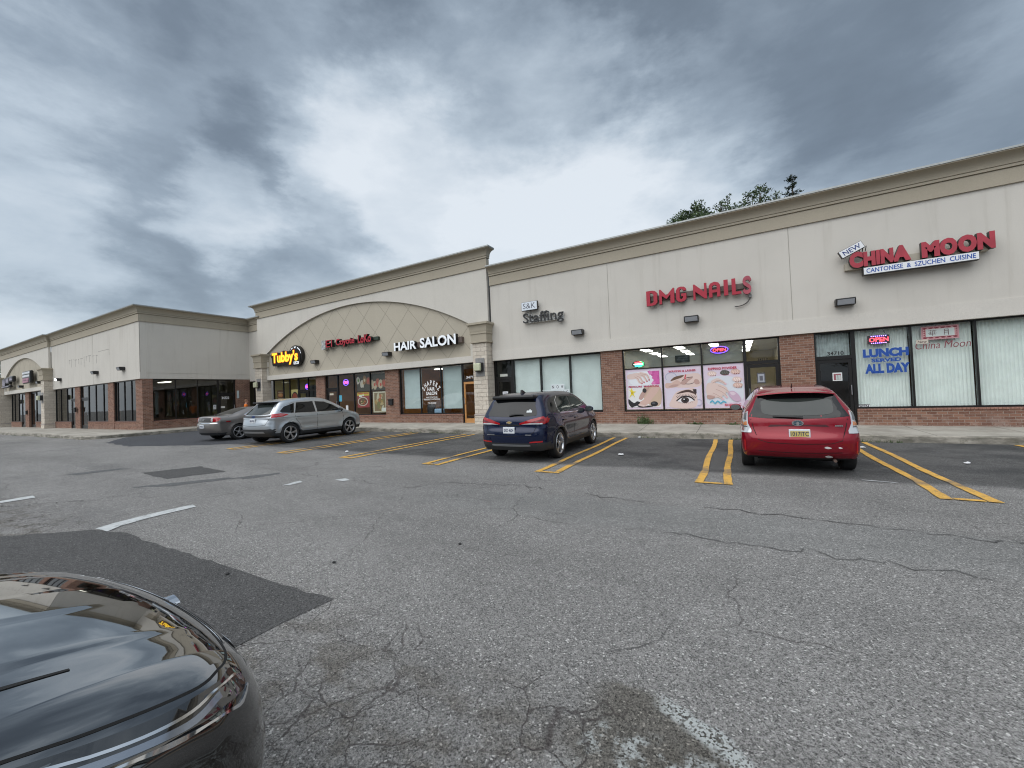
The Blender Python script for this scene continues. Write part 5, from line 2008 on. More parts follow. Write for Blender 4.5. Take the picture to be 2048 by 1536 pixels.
hx = .30
for (z, l_) in ((.66, .11), (.56, .09), (.47, .12), (.39, .10)):
    stroke([(hx - l_ / 1, z), (hx + l_ / 1, z)], .022)
for x, a, b in ((hx, .27, .66), (hx - .045, .60, .72), (hx + .045, .60, .72), (hx - .05, .42, .58), (hx + .05, .42, .58)):
    p.layer([(x - .006, a), (x + .006, a), (x + .006, b), (x - .006, b)], (0.10, 0.02, 0.03))
mx = .66
p.layer([(mx - .06, .30), (mx - .045, .30), (mx - .035, .70), (mx - .05, .70)], (0.10, 0.02, 0.03))
p.layer([(mx + .05, .28), (mx + .065, .28), (mx + .065, .72), (mx + .05, .72)], (0.10, 0.02, 0.03))
for z in (.69, .57, .46):
    p.layer([(mx - .05, z), (mx + .06, z), (mx + .06, z + .025), (mx - .05, z + .025)], (0.10, 0.02, 0.03))
tag(p.build('framed_character_panel'), 'red patterned frame with two dark Chinese characters in the restaurant window', 'window sign')
p = Pic(3.17, .74, 3.48, .85, YW)
p.rect(0, 0, 1, 1, (0.75, 0.76, 0.78))
p.rect(0, .86, 1, 1, (0.03, 0.03, 0.03))
p.text('OPEN', .08, .15, .92, .78, (0.02, 0.02, 0.02), .03)
tag(p.build('open_notice'), 'small white open notice in the lower corner of the restaurant window', 'notice')


def number(t, x0, x1, z0, z1, y, label, M=None, mat=None):
    mb = MB(M)
    vs, fs = text_geo(t, x0, z0, x1, z1, .025)
    extrude_flat(mb, vs, fs, y - .003, y)
    return tag(mb.build('house_number', mat or P('number ink', (.012, .012, .014), .5)), label, 'number', 'street numbers on the shop doors')


number('34710', 2.52, 2.93, 2.41, 2.53, YG + .038, 'black number 34710 on the transom above the restaurant door')
number('34712', .62, .92, 2.38, 2.47, YG + .038, 'black number 34712 on the transom above the nail salon door')
number('34718', -11.55, -11.0, 2.42, 2.55, YG + .038, 'pale number on the transom above the orange salon door', mat=PAPER)
number('34722', 14.18, 14.64, 2.02, 2.19, -WX + .155, 'white number 34722 on the dark door of the vacant shop', M_SIDE, PAPER)

# hiring notice: one paper per letter
GN = 'letter sheets of the hiring notice'
for t, x0, z in (('NOW', -7.08, 1.70), ('HIRING', -7.50, 1.46)):
    for i, ch in enumerate(t):
        a = x0 + i * .213
        p = Pic(a, z, a + .206, z + .235, YG + .036)
        p.rect(0, 0, 1, 1, (0.74, 0.80, 0.82))
        wv = .12 if ch == 'I' else .5
        p.text(ch, .5 - wv / 2, .22, .5 + wv / 2, .80, (0.02, 0.025, 0.03), .02)
        nm = {'N': 'N', 'O': 'O', 'W': 'W', 'H': 'H', 'I': 'I', 'R': 'R', 'G': 'G'}[ch]
        row = 'upper' if t == 'NOW' else 'lower'
        extra = ' after the H' if (t == 'HIRING' and i == 1) else (' after the R' if (t == 'HIRING' and i == 3) else '')
        tag(p.build('letter_sheet'), 'white sheet with letter %s%s in the %s row of the hiring notice' % (nm, extra, row), 'notice', GN)


def sheet_paper(x0, x1, z0, z1, y, label, col=(0.74, 0.76, 0.80), layers=(), M=None, cat='notice', name='paper_notice'):
    p = Pic(x0, z0, x1, z1, y)
    p.mb.M = M
    p.rect(0, 0, 1, 1, col)
    for (a, b, c, d_, cc) in layers:
        p.rect(a, b, c, d_, cc)
    return tag(p.build(name), label, cat)


GREY = (0.35, 0.36, 0.40)
sheet_paper(-9.52, -9.23, 1.42, 1.72, YG + .036, 'white paper notice on the black staffing office door', layers=((.15, .2, .85, .3, GREY), (.15, .45, .85, .55, GREY), (.2, .7, .8, .82, GREY)))
sheet_paper(-9.62, -9.22, 2.41, 2.53, YG + .036, 'pale strip on the transom above the staffing office door', (0.58, 0.60, 0.55))
sheet_paper(.58, .82, 1.62, 1.98, YG + .036, 'dark framed notice on the nail salon door', (.10, .10, .11), ((.12, .12, .88, .88, (.36, .38, .42)), (.3, .25, .7, .7, (.12, .12, .14))))
sheet_paper(2.62, 2.86, 1.60, 1.86, YG + .036, 'white notice with red heading on the restaurant door', (0.72, 0.73, 0.72), ((.12, .10, .88, .85, (.30, .10, .12)), (.34, .12, .84, .70, (.50, .55, .53)), (.52, .14, .58, .68, (.12, .15, .15))))
sheet_paper(-1.98 - .02, -1.50, 2.52, 2.78, YG + .075, 'unlit black window sign between the neon signs', (.012, .016, .018), ((.2, .58, .8, .74, (.035, .045, .05)), (.16, .28, .84, .44, (.035, .045, .05))), name='dark_window_sign', cat='sign')
sheet_paper(13.66, 13.84, 1.36, 1.66, -WX + .155, 'white notice on the dark window beside the vacant shop door', (.55, .57, .58), ((.3, .5, .7, .8, GREY),), M_SIDE)
sheet_paper(14.12, 14.36, 1.42, 1.54, -WX + .155, 'small white strip on the vacant shop door', (.72, .72, .68), (), M_SIDE)
mb = MB(M_SIDE)
mb.box(15.06, 15.20, -WX - .01, -WX + .004, 2.05, 2.58)
tag(mb.build('wall_plate', P('pale blue plate', (.50, .58, .60), .5)), 'pale blue plate on the brick beside the vacant shop door', 'plate')

# hair salon lettering (arched name, stacked words)
mb = MB()
CXS, CZS = -13.80, 1.95
for i, ch in enumerate('SHAPERZ'):
    a = rad(150 - 120 * i / 6)
    cv, cf = _text_raw(ch, .03)
    c0 = (min(q[0] for q in cv) + max(q[0] for q in cv)) / 2
    M_ = Matrix.Translation((CXS + .50 * math.cos(a), 0, CZS - .28 + .56 * math.sin(a))) @ Matrix.Rotation(-(a - PI / 2) * .70, 4, 'Y')
    extrude_flat(mb, [((q[0] - c0) * .215, q[1] * .33) for q in cv], cf, YW - .002, YW, M_)
for (t, x0, x1, z0, z1, b) in (('HAIR', -14.05, -13.56, 1.92, 2.10, .03), ('SALON', -14.15, -13.42, 1.70, 1.88, .03), ("HAIRCUTS & COLOR", -14.15, -13.40, 1.54, 1.62, .01),
                               ('PERMANENT WAVE & ZONE', -14.30, -13.26, 1.44, 1.52, .01), ('734-425-0020', -14.06, -13.50, 1.24, 1.34, .01)):
    vs, fs = text_geo(t, x0, z0, x1, z1, b)
    extrude_flat(mb, vs, fs, YW - .002, YW)
tag(mb.build('window_lettering', P('white lettering', (.86, .86, .84), .5)), 'arched white lettering on the middle hair salon window', 'lettering')
sheet_paper(-13.06, -12.70, 1.18, 1.30, YG + .30, 'pale bag on the hair salon sill beside the lettering', (.42, .55, .70)) if False else None
# objects on the salon sill
mb = MB()
mb.bbox(-14.38, -13.98, 16.35, 16.6, .72, 1.22, .05, 2)
tag(mb.build('salon_chair', P('black vinyl', (.02, .02, .022), .4)), 'black salon chair back behind the hair salon lettering', 'chair')
mb = MB()
mb.bbox(-13.78, -13.25, 16.2, 16.45, .74, .98, .06, 2)
tag(mb.build('towel_stack', P('blue towel', (.30, .45, .62), .9)), 'pale blue towels on the sill below the white lettering', 'towels')

# sub shop window: posters, round medallion, menu panel
YI = YG + .10
p = Pic(-27.45, 1.0, -26.70, 2.45, YI)
p.rect(0, 0, 1, 1, (.09, .035, .02))
for k in range(3):
    p.layer(ell(.5, .22 + k * .28, .38, .09), (.34, .13, .05))
    p.layer(ell(.45, .24 + k * .28, .22, .045), (.40, .24, .10))
    p.rect(.1, .34 + k * .28, .9, .36 + k * .28, (.40, .32, .22))
tag(p.build('window_poster'), 'brown sandwich poster in the first sub shop window', 'poster', 'posters in the food shop windows')
p = Pic(-25.92, .95, -24.98, 2.45, YI)
p.rect(0, 0, 1, 1, (.62, .52, .22))
tag(p.build('yellow_board'), 'plain yellow board in the sub shop window behind the oval medallion', 'board')
p = Pic(-25.85, 1.20, -25.05, 2.30, YI - .02)
p.layer(ell(.5, .5, .5, .5, 40), (.05, .04, .035))
p.layer(spline([(.12, .62), (.3, .86), (.5, .92), (.7, .86), (.88, .62), (.6, .55), (.4, .55)]), (.30, .07, .045))
p.layer(spline([(.08, .5), (.4, .53), (.9, .5), (.8, .42), (.3, .40)]), (.08, .12, .05))
p.layer(spline([(.1, .36), (.4, .40), (.9, .37), (.7, .30), (.3, .30)]), (.50, .48, .40))
p.layer(spline([(.2, .26), (.5, .28), (.8, .25), (.6, .12), (.4, .12)]), (.02, .02, .02))
tag(p.build('oval_medallion'), 'dark oval sandwich medallion on the yellow board', 'sign')
p = Pic(-24.86, 1.90, -22.98, 2.66, YG + .45)
p.rect(0, 0, 1, 1, (.018, .02, .028))
p.rect(.62, .25, .8, .6, (.26, .28, .26))
tag(p.build('menu_board'), 'dark menu board hanging behind the sub shop door', 'board')
sheet_paper(-24.72, -24.30, 1.25, 1.88, YI - .03, 'white menu sheet on the sub shop door', (.66, .70, .74), ((.1, .75, .9, .9, (.08, .1, .2)), (.15, .45, .85, .65, (.45, .08, .08)), (.15, .1, .85, .35, (.3, .3, .35))))

# Mexican restaurant windows: food banners
p = Pic(-19.45, 2.10, -17.05, 3.02, YI)
p.rect(0, 0, 1, 1, (.055, .045, .03))
rng = random.Random(8)
for k in range(9):
    cx, cz = .06 + .11 * k + rng.uniform(-.02, .02), rng.uniform(.3, .7)
    p.layer(spline([(cx + .075 * math.cos(j * PI / 4) * rng.uniform(.7, 1.2), cz + .28 * math.sin(j * PI / 4) * rng.uniform(.7, 1.2)) for j in range(8)], 3), rng.choice([(.36, .10, .06), (.50, .40, .28), (.30, .16, .07), (.55, .48, .42)]))
    p.layer(ell(cx, cz, .03, .10), rng.choice([(.5, .08, .05), (.12, .22, .06), (.6, .5, .35)]))
tag(p.build('food_banner'), 'wide food banner across the top of the Mexican restaurant windows', 'banner')
for (a, b, lab, c) in ((-19.42, -18.42, 'yellow headed plate poster in the middle Mexican restaurant window', 0), (-18.12, -17.08, 'cream framed food poster in the last Mexican restaurant window', 1)):
    p = Pic(a, .85 if c else 1.15, b, 2.02, YI - .03)
    p.rect(0, 0, 1, 1, (.62, .56, .42) if c else (.32, .045, .045))
    if not c:
        p.rect(0, .78, 1, 1, (.62, .44, .05))
        p.text('MENU', .1, .86, .9, .96, (.45, .05, .03), .02) if False else None
        p.rect(.05, .90, .46, .97, (.5, .10, .03))
        p.rect(.54, .90, .95, .97, (.5, .10, .03))
        p.layer(ell(.45, .40, .42, .30), (.62, .56, .46))
        p.layer(ell(.45, .40, .36, .25), (.16, .06, .035))
        rr_ = random.Random(3)
        for k in range(9):
            p.layer(ell(.45 + rr_.uniform(-.22, .22), .40 + rr_.uniform(-.15, .15), .07, .05), rr_.choice([(.42, .14, .05), (.30, .24, .08), (.5, .36, .2), (.12, .14, .04)]))
        p.rect(.15, .70, .40, .84, (.75, .74, .68))
        p.rect(.42, .76, .58, .86, (.75, .74, .68))
    else:
        p.rect(.10, .06, .92, .94, (.24, .17, .09))
        rr_ = random.Random(5)
        for k in range(16):
            p.layer(ell(rr_.uniform(.24, .78), rr_.uniform(.18, .82), rr_.uniform(.08, .18), rr_.uniform(.06, .12), 16, rot=rr_.uniform(0, 3)), rr_.choice([(.40, .26, .10), (.50, .38, .20), (.22, .20, .08), (.45, .15, .07), (.55, .50, .36)]))
        p.rect(.66, .05, .97, .22, (.72, .72, .68))
    tag(p.build('window_poster'), lab, 'poster', 'posters in the food shop windows')
sheet_paper(-20.98, -20.74, 1.55, 1.92, YG + .036, 'light blue notice on the first Mexican restaurant pane', (.10, .42, .58))
sheet_paper(-20.40, -20.20, .98, 1.30, YG + .036, 'small white notice low in the Mexican restaurant window', (.70, .72, .72))
sheet_paper(-21.85, -21.50, 1.95, 2.06, YG + .034, 'pale strip on the Mexican restaurant door', (.62, .58, .46))
# mailboxes
for (x, y, z, lab) in ((-16.52, YB, 1.25, 'black mailbox on the brick pillar right of the food posters'), (-41.6, WB - .08, 1.55, 'black mailbox on the brick pillar between the dark doors of the wing'), (-54.0, WB - .08, 1.5, 'black mailbox on the brick pillar below the west arch')):
    T = thing('mailbox', lab, 'mailbox', (x, y, z), 'mailboxes on the brick pillars')
    mb = MB()
    mb.bbox(x - .155, x + .155, y - .10, y - .003, z, z + .30, .012)
    mb.build('box_body', BLACKP, T)
    mb = MB()
    mb.prism([(y - .125, z + .30), (y - .002, z + .345), (y - .002, z + .305), (y - .125, z + .26)], x - .165, x + .165, 'x')
    mb.build('lid', BLACKP, T)

# ghost marks where an old sign was taken off the vacant shop wall
rng = random.Random(12)
DIRT = P('old sign dirt', (0.36, 0.34, 0.31), .95, var=.2, vs=5)
x = -42.9
k = 0
while x < -37.2:
    w_ = rng.uniform(.15, .5)
    zt = 5.36 + rng.uniform(-.05, .05) - (x + 40) * .0
    mb = MB()
    mb.box(x, x + w_, WY - .003, WY + .01, zt - rng.uniform(.02, .07), zt)
    if rng.random() < .7:
        mb.box(x + w_ * .3, x + w_ * .3 + .04, WY - .0035, WY + .01, zt - rng.uniform(.3, .8), zt - .03)
    mb.build('wall_stain', DIRT, B3)
    x += w_ + rng.uniform(.1, .3)
mb = MB()
mb.box(-37.0, -35.1, WY - .003, WY + .01, 5.50, 5.53)
mb.box(-35.13, -35.1, WY - .0035, WY + .01, 5.15, 5.495)
mb.build('wall_stain', DIRT, B3)
# ------------------------------------------------------------------ cars
TYRE = P('tyre rubber', (0.014, 0.014, 0.015), .75)
ALLOY = P('alloy wheel', (0.50, 0.51, 0.53), .28, .85)
DARKW = P('dark wheel well', (0.006, 0.006, 0.006), .9)
CARGLASS = P('tinted car glass', (0.005, 0.006, 0.007), .03, spec=.45)
CARGLASS_L = P('lighter car glass', (0.026, 0.032, 0.030), .04, spec=.45)
CHROME = P('chrome trim', (0.75, 0.76, 0.78), .10, 1.0)
TRIMK = P('black exterior trim', (0.012, 0.012, 0.013), .30)
CLAD = P('charcoal lower cladding', (0.030, 0.031, 0.033), .55)
LAMP_R = P('red lamp lens', (0.36, 0.008, 0.012), .08, coat=.6)
LAMP_RD = P('dark red lamp lens', (0.13, 0.004, 0.008), .08, coat=.6)
LAMP_C = P('clear lamp lens', (0.62, 0.63, 0.65), .10, .35, coat=.6)
LAMP_A = P('amber lamp lens', (0.55, 0.20, 0.07), .12, coat=.5)
SEAM = P('panel gap', (0.004, 0.004, 0.004), .8)
REFL = P('red reflector', (0.45, 0.012, 0.015), .15, coat=.4)


def paint(name, col, metal=.55, rough=.28):
    return P(name, col, rough, metal, coat=1.0, coat_rough=.02, spec=.3, coat_ior=1.36)


class Car:
    """a car body from its side silhouette: local x right, y forward, z up; measures in metres"""

    def __init__(s, sil, width, wheels, arch_r, tyre_r, ground=.0, tumble=None, taper=None, crown=.03, nose=.12, tail=.10, crease=None, ny=8, step=.07, bridge_fn=None, ts=None):
        s.arch = [(y, arch_r) for y in wheels]
        s.wheels = wheels
        s.tr = tyre_r
        s.W = width / 2
        s.tumble = tumble
        s.taper = taper
        s.crown, s.nose, s.tail, s.crease = crown, nose, tail, crease
        s.bridge_fn = bridge_fn
        # boundary, resampled with corner radius per point
        top = spline([(p[0], p[1]) for p in sil], 5, False)
        rr = []
        for i in range(len(sil) - 1):
            for k in range(5):
                rr.append(sil[i][2] + (sil[i + 1][2] - sil[i][2]) * k / 5)
        rr.append(sil[-1][2])
        # underside from the last point back to the first, with wheel arch notches
        zb = sil[-1][1]
        bot = []
        order = sorted(wheels) if sil[-1][0] < sil[0][0] else sorted(wheels, reverse=True)
        for y in order:
            dzz = tyre_r - zb
            a0 = math.asin(max(-1, min(1, -dzz / arch_r)))
            sgn = 1 if order[0] < order[-1] else -1
            N = 16
            for k in range(N + 1):
                a = PI - a0 - (PI - 2 * a0) * k / N
                bot.append((y + sgn * arch_r * math.cos(a), tyre_r + arch_r * math.sin(a)))
        pts = list(top) + bot
        rad_ = rr + [.028] * len(bot)
        # even resample
        P2, R2 = [], []
        n = len(pts)
        for i in range(n):
            a, b = Vector(pts[i]), Vector(pts[(i + 1) % n])
            k = max(1, int((b - a).length / step))
            for j in range(k):
                P2.append(a.lerp(b, j / k))
                R2.append(rad_[i] + (rad_[(i + 1) % n] - rad_[i]) * j / k)
        s.bound, s.brad = P2, R2
        nb = len(P2)
        area = sum(P2[i].x * P2[(i + 1) % nb].y - P2[(i + 1) % nb].x * P2[i].y for i in range(nb))
        sg = 1 if area > 0 else -1
        inner = []
        for i in range(nb):
            t = (P2[(i + 1) % nb] - P2[i - 1]).normalized()
            nr = Vector((-t.y, t.x)) * sg
            for fr in (.10, .30, .62, 1.0):
                q = P2[i] + nr * (R2[i] * fr)
                dd, _ = s.edge(q, True)
                if dd > R2[i] * fr * .72:
                    inner.append(q)
        xs = [p.x for p in P2]
        zs = [p.y for p in P2]
        yy = min(xs)
        while yy < max(xs):
            zz = min(zs)
            while zz < max(zs):
                q = Vector((yy, zz))
                if s.inside(q):
                    dd, r_ = s.edge(q, True)
                    if dd > r_ * 1.15 + .015:
                        inner.append(q)
                zz += step
            yy += step
        # thin out near duplicates
        seen = {}
        keep = []
        for q in inner:
            k = (round(q.x / .018), round(q.y / .018))
            if k in seen:
                continue
            seen[k] = 1
            keep.append(q)
        allp = P2 + keep
        res = delaunay_2d_cdt(allp, [(i, (i + 1) % nb) for i in range(nb)], [], 1, 1e-6)
        V2, F2, orig = res[0], res[2], res[3]
        hw = [s.half(v) for v in V2]
        idx = {}
        for vi, src in enumerate(orig):
            for o_ in src:
                if o_ < nb:
                    idx[o_] = vi
        mb = MB()
        mb.smooth = True
        m = len(V2)
        verts = [s.warp(Vector((hw[i], V2[i].x, V2[i].y))) for i in range(m)] + [s.warp(Vector((-hw[i], V2[i].x, V2[i].y))) for i in range(m)]
        faces = []
        for f in F2:
            a = V2[f[0]], V2[f[1]], V2[f[2]]
            cw = (a[1].x - a[0].x) * (a[2].y - a[0].y) - (a[2].x - a[0].x) * (a[1].y - a[0].y)
            f = tuple(f) if cw > 0 else tuple(reversed(f))
            faces.append(f)
            faces.append(tuple(m + i for i in reversed(f)))
        # bridge the two flanks across the car
        ring = [idx[i] for i in range(nb)]
        rows = []
        base = len(verts)
        ts = ts or [1 - 2 * j / ny for j in range(1, ny)]
        for t in ts:
            row = []
            for i in ring:
                row.append(len(verts))
                verts.append(s.warp(Vector((hw[i] * t, V2[i].x, V2[i].y))))
            rows.append(row)
        rows = [ring] + rows + [[m + i for i in ring]]
        for j in range(len(rows) - 1):
            for i in range(nb):
                k = (i + 1) % nb
                q = (rows[j][i], rows[j][k], rows[j + 1][k], rows[j + 1][i])
                faces.append(q if sg < 0 else tuple(reversed(q)))
        s.verts, s.faces = verts, faces
        s.bvh = BVHTree.FromPolygons(verts, faces)

    def inside(s, q):
        c = False
        P_ = s.bound
        n = len(P_)
        j = n - 1
        for i in range(n):
            if (P_[i].y > q.y) != (P_[j].y > q.y) and q.x < (P_[j].x - P_[i].x) * (q.y - P_[i].y) / (P_[j].y - P_[i].y) + P_[i].x:
                c = not c
            j = i
        return c

    def edge(s, q, want_r=False):
        """distance to the silhouette, and the largest rounding there"""
        best, br, cut = 1e9, 0, 0.0
        P_ = s.bound
        n = len(P_)
        for i in range(n):
            d_ = (P_[i] - q).length
            if d_ < best:
                best, br = d_, s.brad[i]
        return best, br

    def half(s, q):
        P_ = s.bound
        n = len(P_)
        w_ = s.W * (s.taper(q.x) if s.taper else 1.0)
        w_ += s.tumble(q.x, q.y) if s.tumble else 0.0
        cut = 0.0
        for i in range(n):
            a, b = P_[i], P_[(i + 1) % n]
            r = max(s.brad[i], s.brad[(i + 1) % n])
            if abs(a.x - q.x) > r + .12 or abs(a.y - q.y) > r + .12:
                continue
            ab = b - a
            t = max(0, min(1, (q - a).dot(ab) / max(ab.length_squared, 1e-9)))
            d_ = (a + ab * t - q).length
            r = s.brad[i] + (s.brad[(i + 1) % n] - s.brad[i]) * t
            if d_ < r:
                cut = max(cut, r - math.sqrt(max(0, r * r - (r - d_) ** 2)))
        w_ -= cut
        if s.crease:
            w_ += s.crease(q.x, q.y)
        return max(w_, .05)

    def warp(s, p):
        x, y, z = p
        u = (x / s.W) ** 2
        up = max(0.0, min(1.0, (z - .62) / .35))
        z2 = z - s.crown * u * up
        L_ = max(abs(q.x) for q in s.bound)
        if y > 0:
            k = max(0.0, min(1.0, (y - L_ * .60) / (L_ * .40)))
            y2 = y - s.nose * u * k * k
        else:
            k = max(0.0, min(1.0, (-y - L_ * .45) / (L_ * .55)))
            y2 = y + s.tail * u * k * k
        q = Vector((x, y2, z2))
        if s.bridge_fn:
            q = s.bridge_fn(q)
        return q

    # ---- things on the surface
    def hit(s, a, b, side):
        o, d_ = {'R': (Vector((4, a, b)), Vector((-1, 0, 0))), 'L': (Vector((-4, a, b)), Vector((1, 0, 0))),
                 'B': (Vector((a, -6, b)), Vector((0, 1, 0))), 'F': (Vector((a, 6, b)), Vector((0, -1, 0))), 'T': (Vector((a, b, 4)), Vector((0, 0, -1)))}[side]
        r = s.bvh.ray_cast(o, d_)
        if r[0] is None:
            return None
        nr = r[1]
        if nr.dot(d_) > 0:
            nr = -nr
        return r[0], nr

    def decal(s, pts, side, off=.004, step=.06, th=.0):
        """conformal panel with the given outline"""
        out = []
        pts = [Vector(p) for p in pts]
        n = len(pts)
        for i in range(n):
            k = max(1, int((pts[(i + 1) % n] - pts[i]).length / step))
            for j in range(k):
                out.append(pts[i].lerp(pts[(i + 1) % n], j / k))
        nb = len(out)
        poly = out

        def ins(q):
            c = False
            j = nb - 1
            for i in range(nb):
                if (poly[i].y > q.y) != (poly[j].y > q.y) and q.x < (poly[j].x - poly[i].x) * (q.y - poly[i].y) / (poly[j].y - poly[i].y) + poly[i].x:
                    c = not c
                j = i
            return c
        xs, zs = [p.x for p in out], [p.y for p in out]
        extra = []
        x = min(xs) + step * .5
        while x < max(xs):
            z = min(zs) + step * .5
            while z < max(zs):
                q = Vector((x, z))
                if ins(q) and min((q - p).length for p in out) > step * .4:
                    extra.append(q)
                z += step
            x += step
        r = delaunay_2d_cdt(out + extra, [(i, (i + 1) % nb) for i in range(nb)], [], 1, 1e-6)
        mb = MB()
        mb.smooth = True
        v = []
        last = None
        for q in r[0]:
            h_ = s.hit(q.x, q.y, side)
            if h_ is None:
                h_ = last
            last = h_
            if h_ is None:
                v.append(Vector((0, 0, 0)))
                continue
            v.append(h_[0] + h_[1] * off)
        fs = []
        for f in r[2]:
            a, b, c = v[f[0]], v[f[1]], v[f[2]]
            nn = (b - a).cross(c - a)
            ref = {'R': Vector((1, 0, 0)), 'L': Vector((-1, 0, 0)), 'B': Vector((0, -1, 0)), 'F': Vector((0, 1, 0)), 'T': Vector((0, 0, 1))}[side]
            fs.append(tuple(f) if nn.dot(ref) > 0 else tuple(reversed(f)))
        mb.add(v, fs)
        # rim down to the paint, so that the panel has a real edge
        bset = {}
        for f in fs:
            for i in range(len(f)):
                bset[(f[i], f[(i + 1) % len(f)])] = 1
        for (a, b) in bset:
            if (b, a) not in bset:
                ha, hb = s.hit(r[0][a].x, r[0][a].y, side), s.hit(r[0][b].x, r[0][b].y, side)
                if ha and hb:
                    mb.smooth = False
                    mb.add([v[a], v[b], hb[0] - hb[1] * .004, ha[0] - ha[1] * .004], [(0, 3, 2, 1)])
        return mb

    def line(s, pts, side, w=.008, off=.002):
        return s.decal(ribbon(pts, w), side, off, .08)

    def mirrored(s, pts):
        return [(-p[0], p[1]) for p in pts][::-1]


def loc_build(mb, name, mat, parent, sharp=None):
    o = mb.build(name, mat, None, keep=True, sharp=sharp)
    o.parent = parent
    return o


def wheel(parent, x, y, r, wd, spokes, mat=None, side=1, style=0, rim_r=None):
    """tyre with an alloy rim as its sub-part"""
    rim_r = rim_r or r * .70
    mb = MB()
    mb.smooth = True
    hw = wd / 2
    prof = [(rim_r - .01, -hw * .7), (rim_r + .015, -hw * .92), (r * .90, -hw), (r * .975, -hw * .86), (r, -hw * .6), (r, hw * .6), (r * .975, hw * .86), (r * .90, hw), (rim_r + .015, hw * .92), (rim_r - .01, hw * .7)]
    mb.lathe(prof, 40, 'x')
    t = mb.build('wheel', TYRE, None, sharp=50, keep=True)
    t.parent = parent
    t.location = (x, y, r)
    mb = MB()
    mb.smooth = True
    o = side * hw
    mb.lathe([(rim_r + .004, o * .78), (rim_r + .004, o * .93), (rim_r - .012, o * .95), (rim_r - .022, o * .86), (rim_r - .03, o * .30)], 40, 'x')
    mb.smooth = False
    for k in range(spokes):
        for da in ((-.13, .13) if style == 0 else (0,)):
            a = 2 * PI * k / spokes + .2
            wd0, wd1 = (.022, .030) if style == 0 else (.045, .030)
            q = []
            for (rr_, aa, ww) in ((rim_r * .18, a, wd0 * 1.1), (rim_r * .98, a + da, wd1)):
                c, sn = math.cos(aa), math.sin(aa)
                q.append((rr_ * c, rr_ * sn, -sn, c, ww))
            v = []
            for xx in (o * .62, o * .90):
                for (py, pz, ty, tz, ww) in q:
                    dep = xx + (o * .02 if py * py + pz * pz > (rim_r * .5) ** 2 else -o * .06)
                    v += [(dep, py - ty * ww * .55, pz - tz * ww * .55), (dep, py + ty * ww * .55, pz + tz * ww * .55)]
            mb.add(v, [(0, 1, 3, 2), (4, 6, 7, 5), (0, 4, 5, 1), (2, 3, 7, 6), (0, 2, 6, 4), (1, 5, 7, 3)])
    mb.smooth = True
    mb.lathe([(.001, o * .90), (.045, o * .89), (.055, o * .84), (.055, o * .5)], 20, 'x')
    rm = mb.build('rim', mat or ALLOY, None, keep=True)
    rm.parent = t
    mb = MB()
    mb.lathe([(.001, o * .30), (rim_r - .025, o * .30)], 32, 'x')
    bk = mb.build('brake_disc', DARKW, None, keep=True)
    bk.parent = t
    return t


def mirror_part(parent, x, y, z, side, mat, sc=1.0, glass=True):
    bm = bmesh.new()
    bmesh.ops.create_uvsphere(bm, u_segments=16, v_segments=10, radius=1.0)
    for v in bm.verts:
        c = v.co
        v.co = Vector((c.x * .125 * sc, (c.y * .085 if c.y > 0 else c.y * .035) * sc, (c.z * .085 * (1 - .15 * c.x * side)) * sc))
    mb = MB()
    mb.smooth = True
    mb.bm(bm, Matrix.Translation((x + side * .13 * sc, y, z)))
    mb.smooth = False
    mb.box(x - .03, x + side * .05, y - .02, y + .03, z - .055, z - .02)
    o = loc_build(mb, 'mirror', mat, parent)
    mb = MB()
    mb.prism([(p[0] + x + side * .13 * sc, p[1] + z) for p in ell(0, 0, .105 * sc, .068 * sc, 20)], y - .040 * sc, y - .036 * sc, 'y')
    loc_build(mb, 'mirror_glass', P('mirror glass', (.35, .38, .38), .05, .9), o)
    return o


def plate(parent, car, cx, cz, text, frame=True, yellow=False, yoff=-.02, w_=.305, h_=.152, back='white'):
    h_0 = car.hit(cx, cz, 'B')
    y = h_0[0].y + yoff
    mb = MB()
    mb.bbox(cx - w_ / 2, cx + w_ / 2, y - .008, y + .03, cz - h_ / 2, cz + h_ / 2, .006)
    o = loc_build(mb, 'number_plate', P('plate white', (.70, .73, .76), .45), parent)
    if yellow:
        mb = MB()
        mb.box(cx - w_ * .44, cx + w_ * .44, y - .0095, y - .0085, cz - h_ * .34, cz + h_ * .30)
        loc_build(mb, 'plate_field', P('plate yellow', (.58, .46, .14), .5), o)
    mb = MB()
    vs, fs = text_geo(text, cx - w_ * .42, cz - h_ * .26, cx + w_ * .42, cz + h_ * .24, .012)
    extrude_flat(mb, vs, fs, y - .0115, y - .0100)
    loc_build(mb, 'plate_number', P('plate navy', (.02, .03, .10), .5), o)
    return y


def add_windows(T, car, polys, side, mat=None, name='side_window'):
    for q in polys:
        loc_build(car.decal(q, side, .0045), name, mat or CARGLASS, T)


def sharpen(o, a=38):
    o.data.set_sharp_from_angle(angle=rad(a))


def rounded(pts, k=4):
    return spline(pts, k)


def body_of(T, car, mat_list, fn=None, sharp=38):
    mb = MB()
    mb.smooth = True
    mb.add(car.verts, car.faces)
    if fn:
        for i, f in enumerate(car.faces):
            c = sum((car.verts[j] for j in f), Vector()) / len(f)
            mb.mi[i] = fn(c)
    return loc_build(mb, 'body', mat_list, T, sharp)


def wells(T, car, w_in, r):
    """dark wheel wells and underside"""
    mb = MB()
    for y in car.wheels:
        mb.prism([(y + r * .98 * math.cos(a), car.tr + r * .98 * math.sin(a)) for a in [PI * k / 14 for k in range(15)]] + [(y - r, .26), (y + r, .26)], -w_in, w_in, 'x')
    mb.box(-w_in * .80, w_in * .80, min(car.wheels) - .45, max(car.wheels) + .5, .21, .32)
    return loc_build(mb, 'underbody', DARKW, T)


def smooth01(a, b, x):
    t = max(0.0, min(1.0, (x - a) / (b - a)))
    return t * t * (3 - 2 * t)


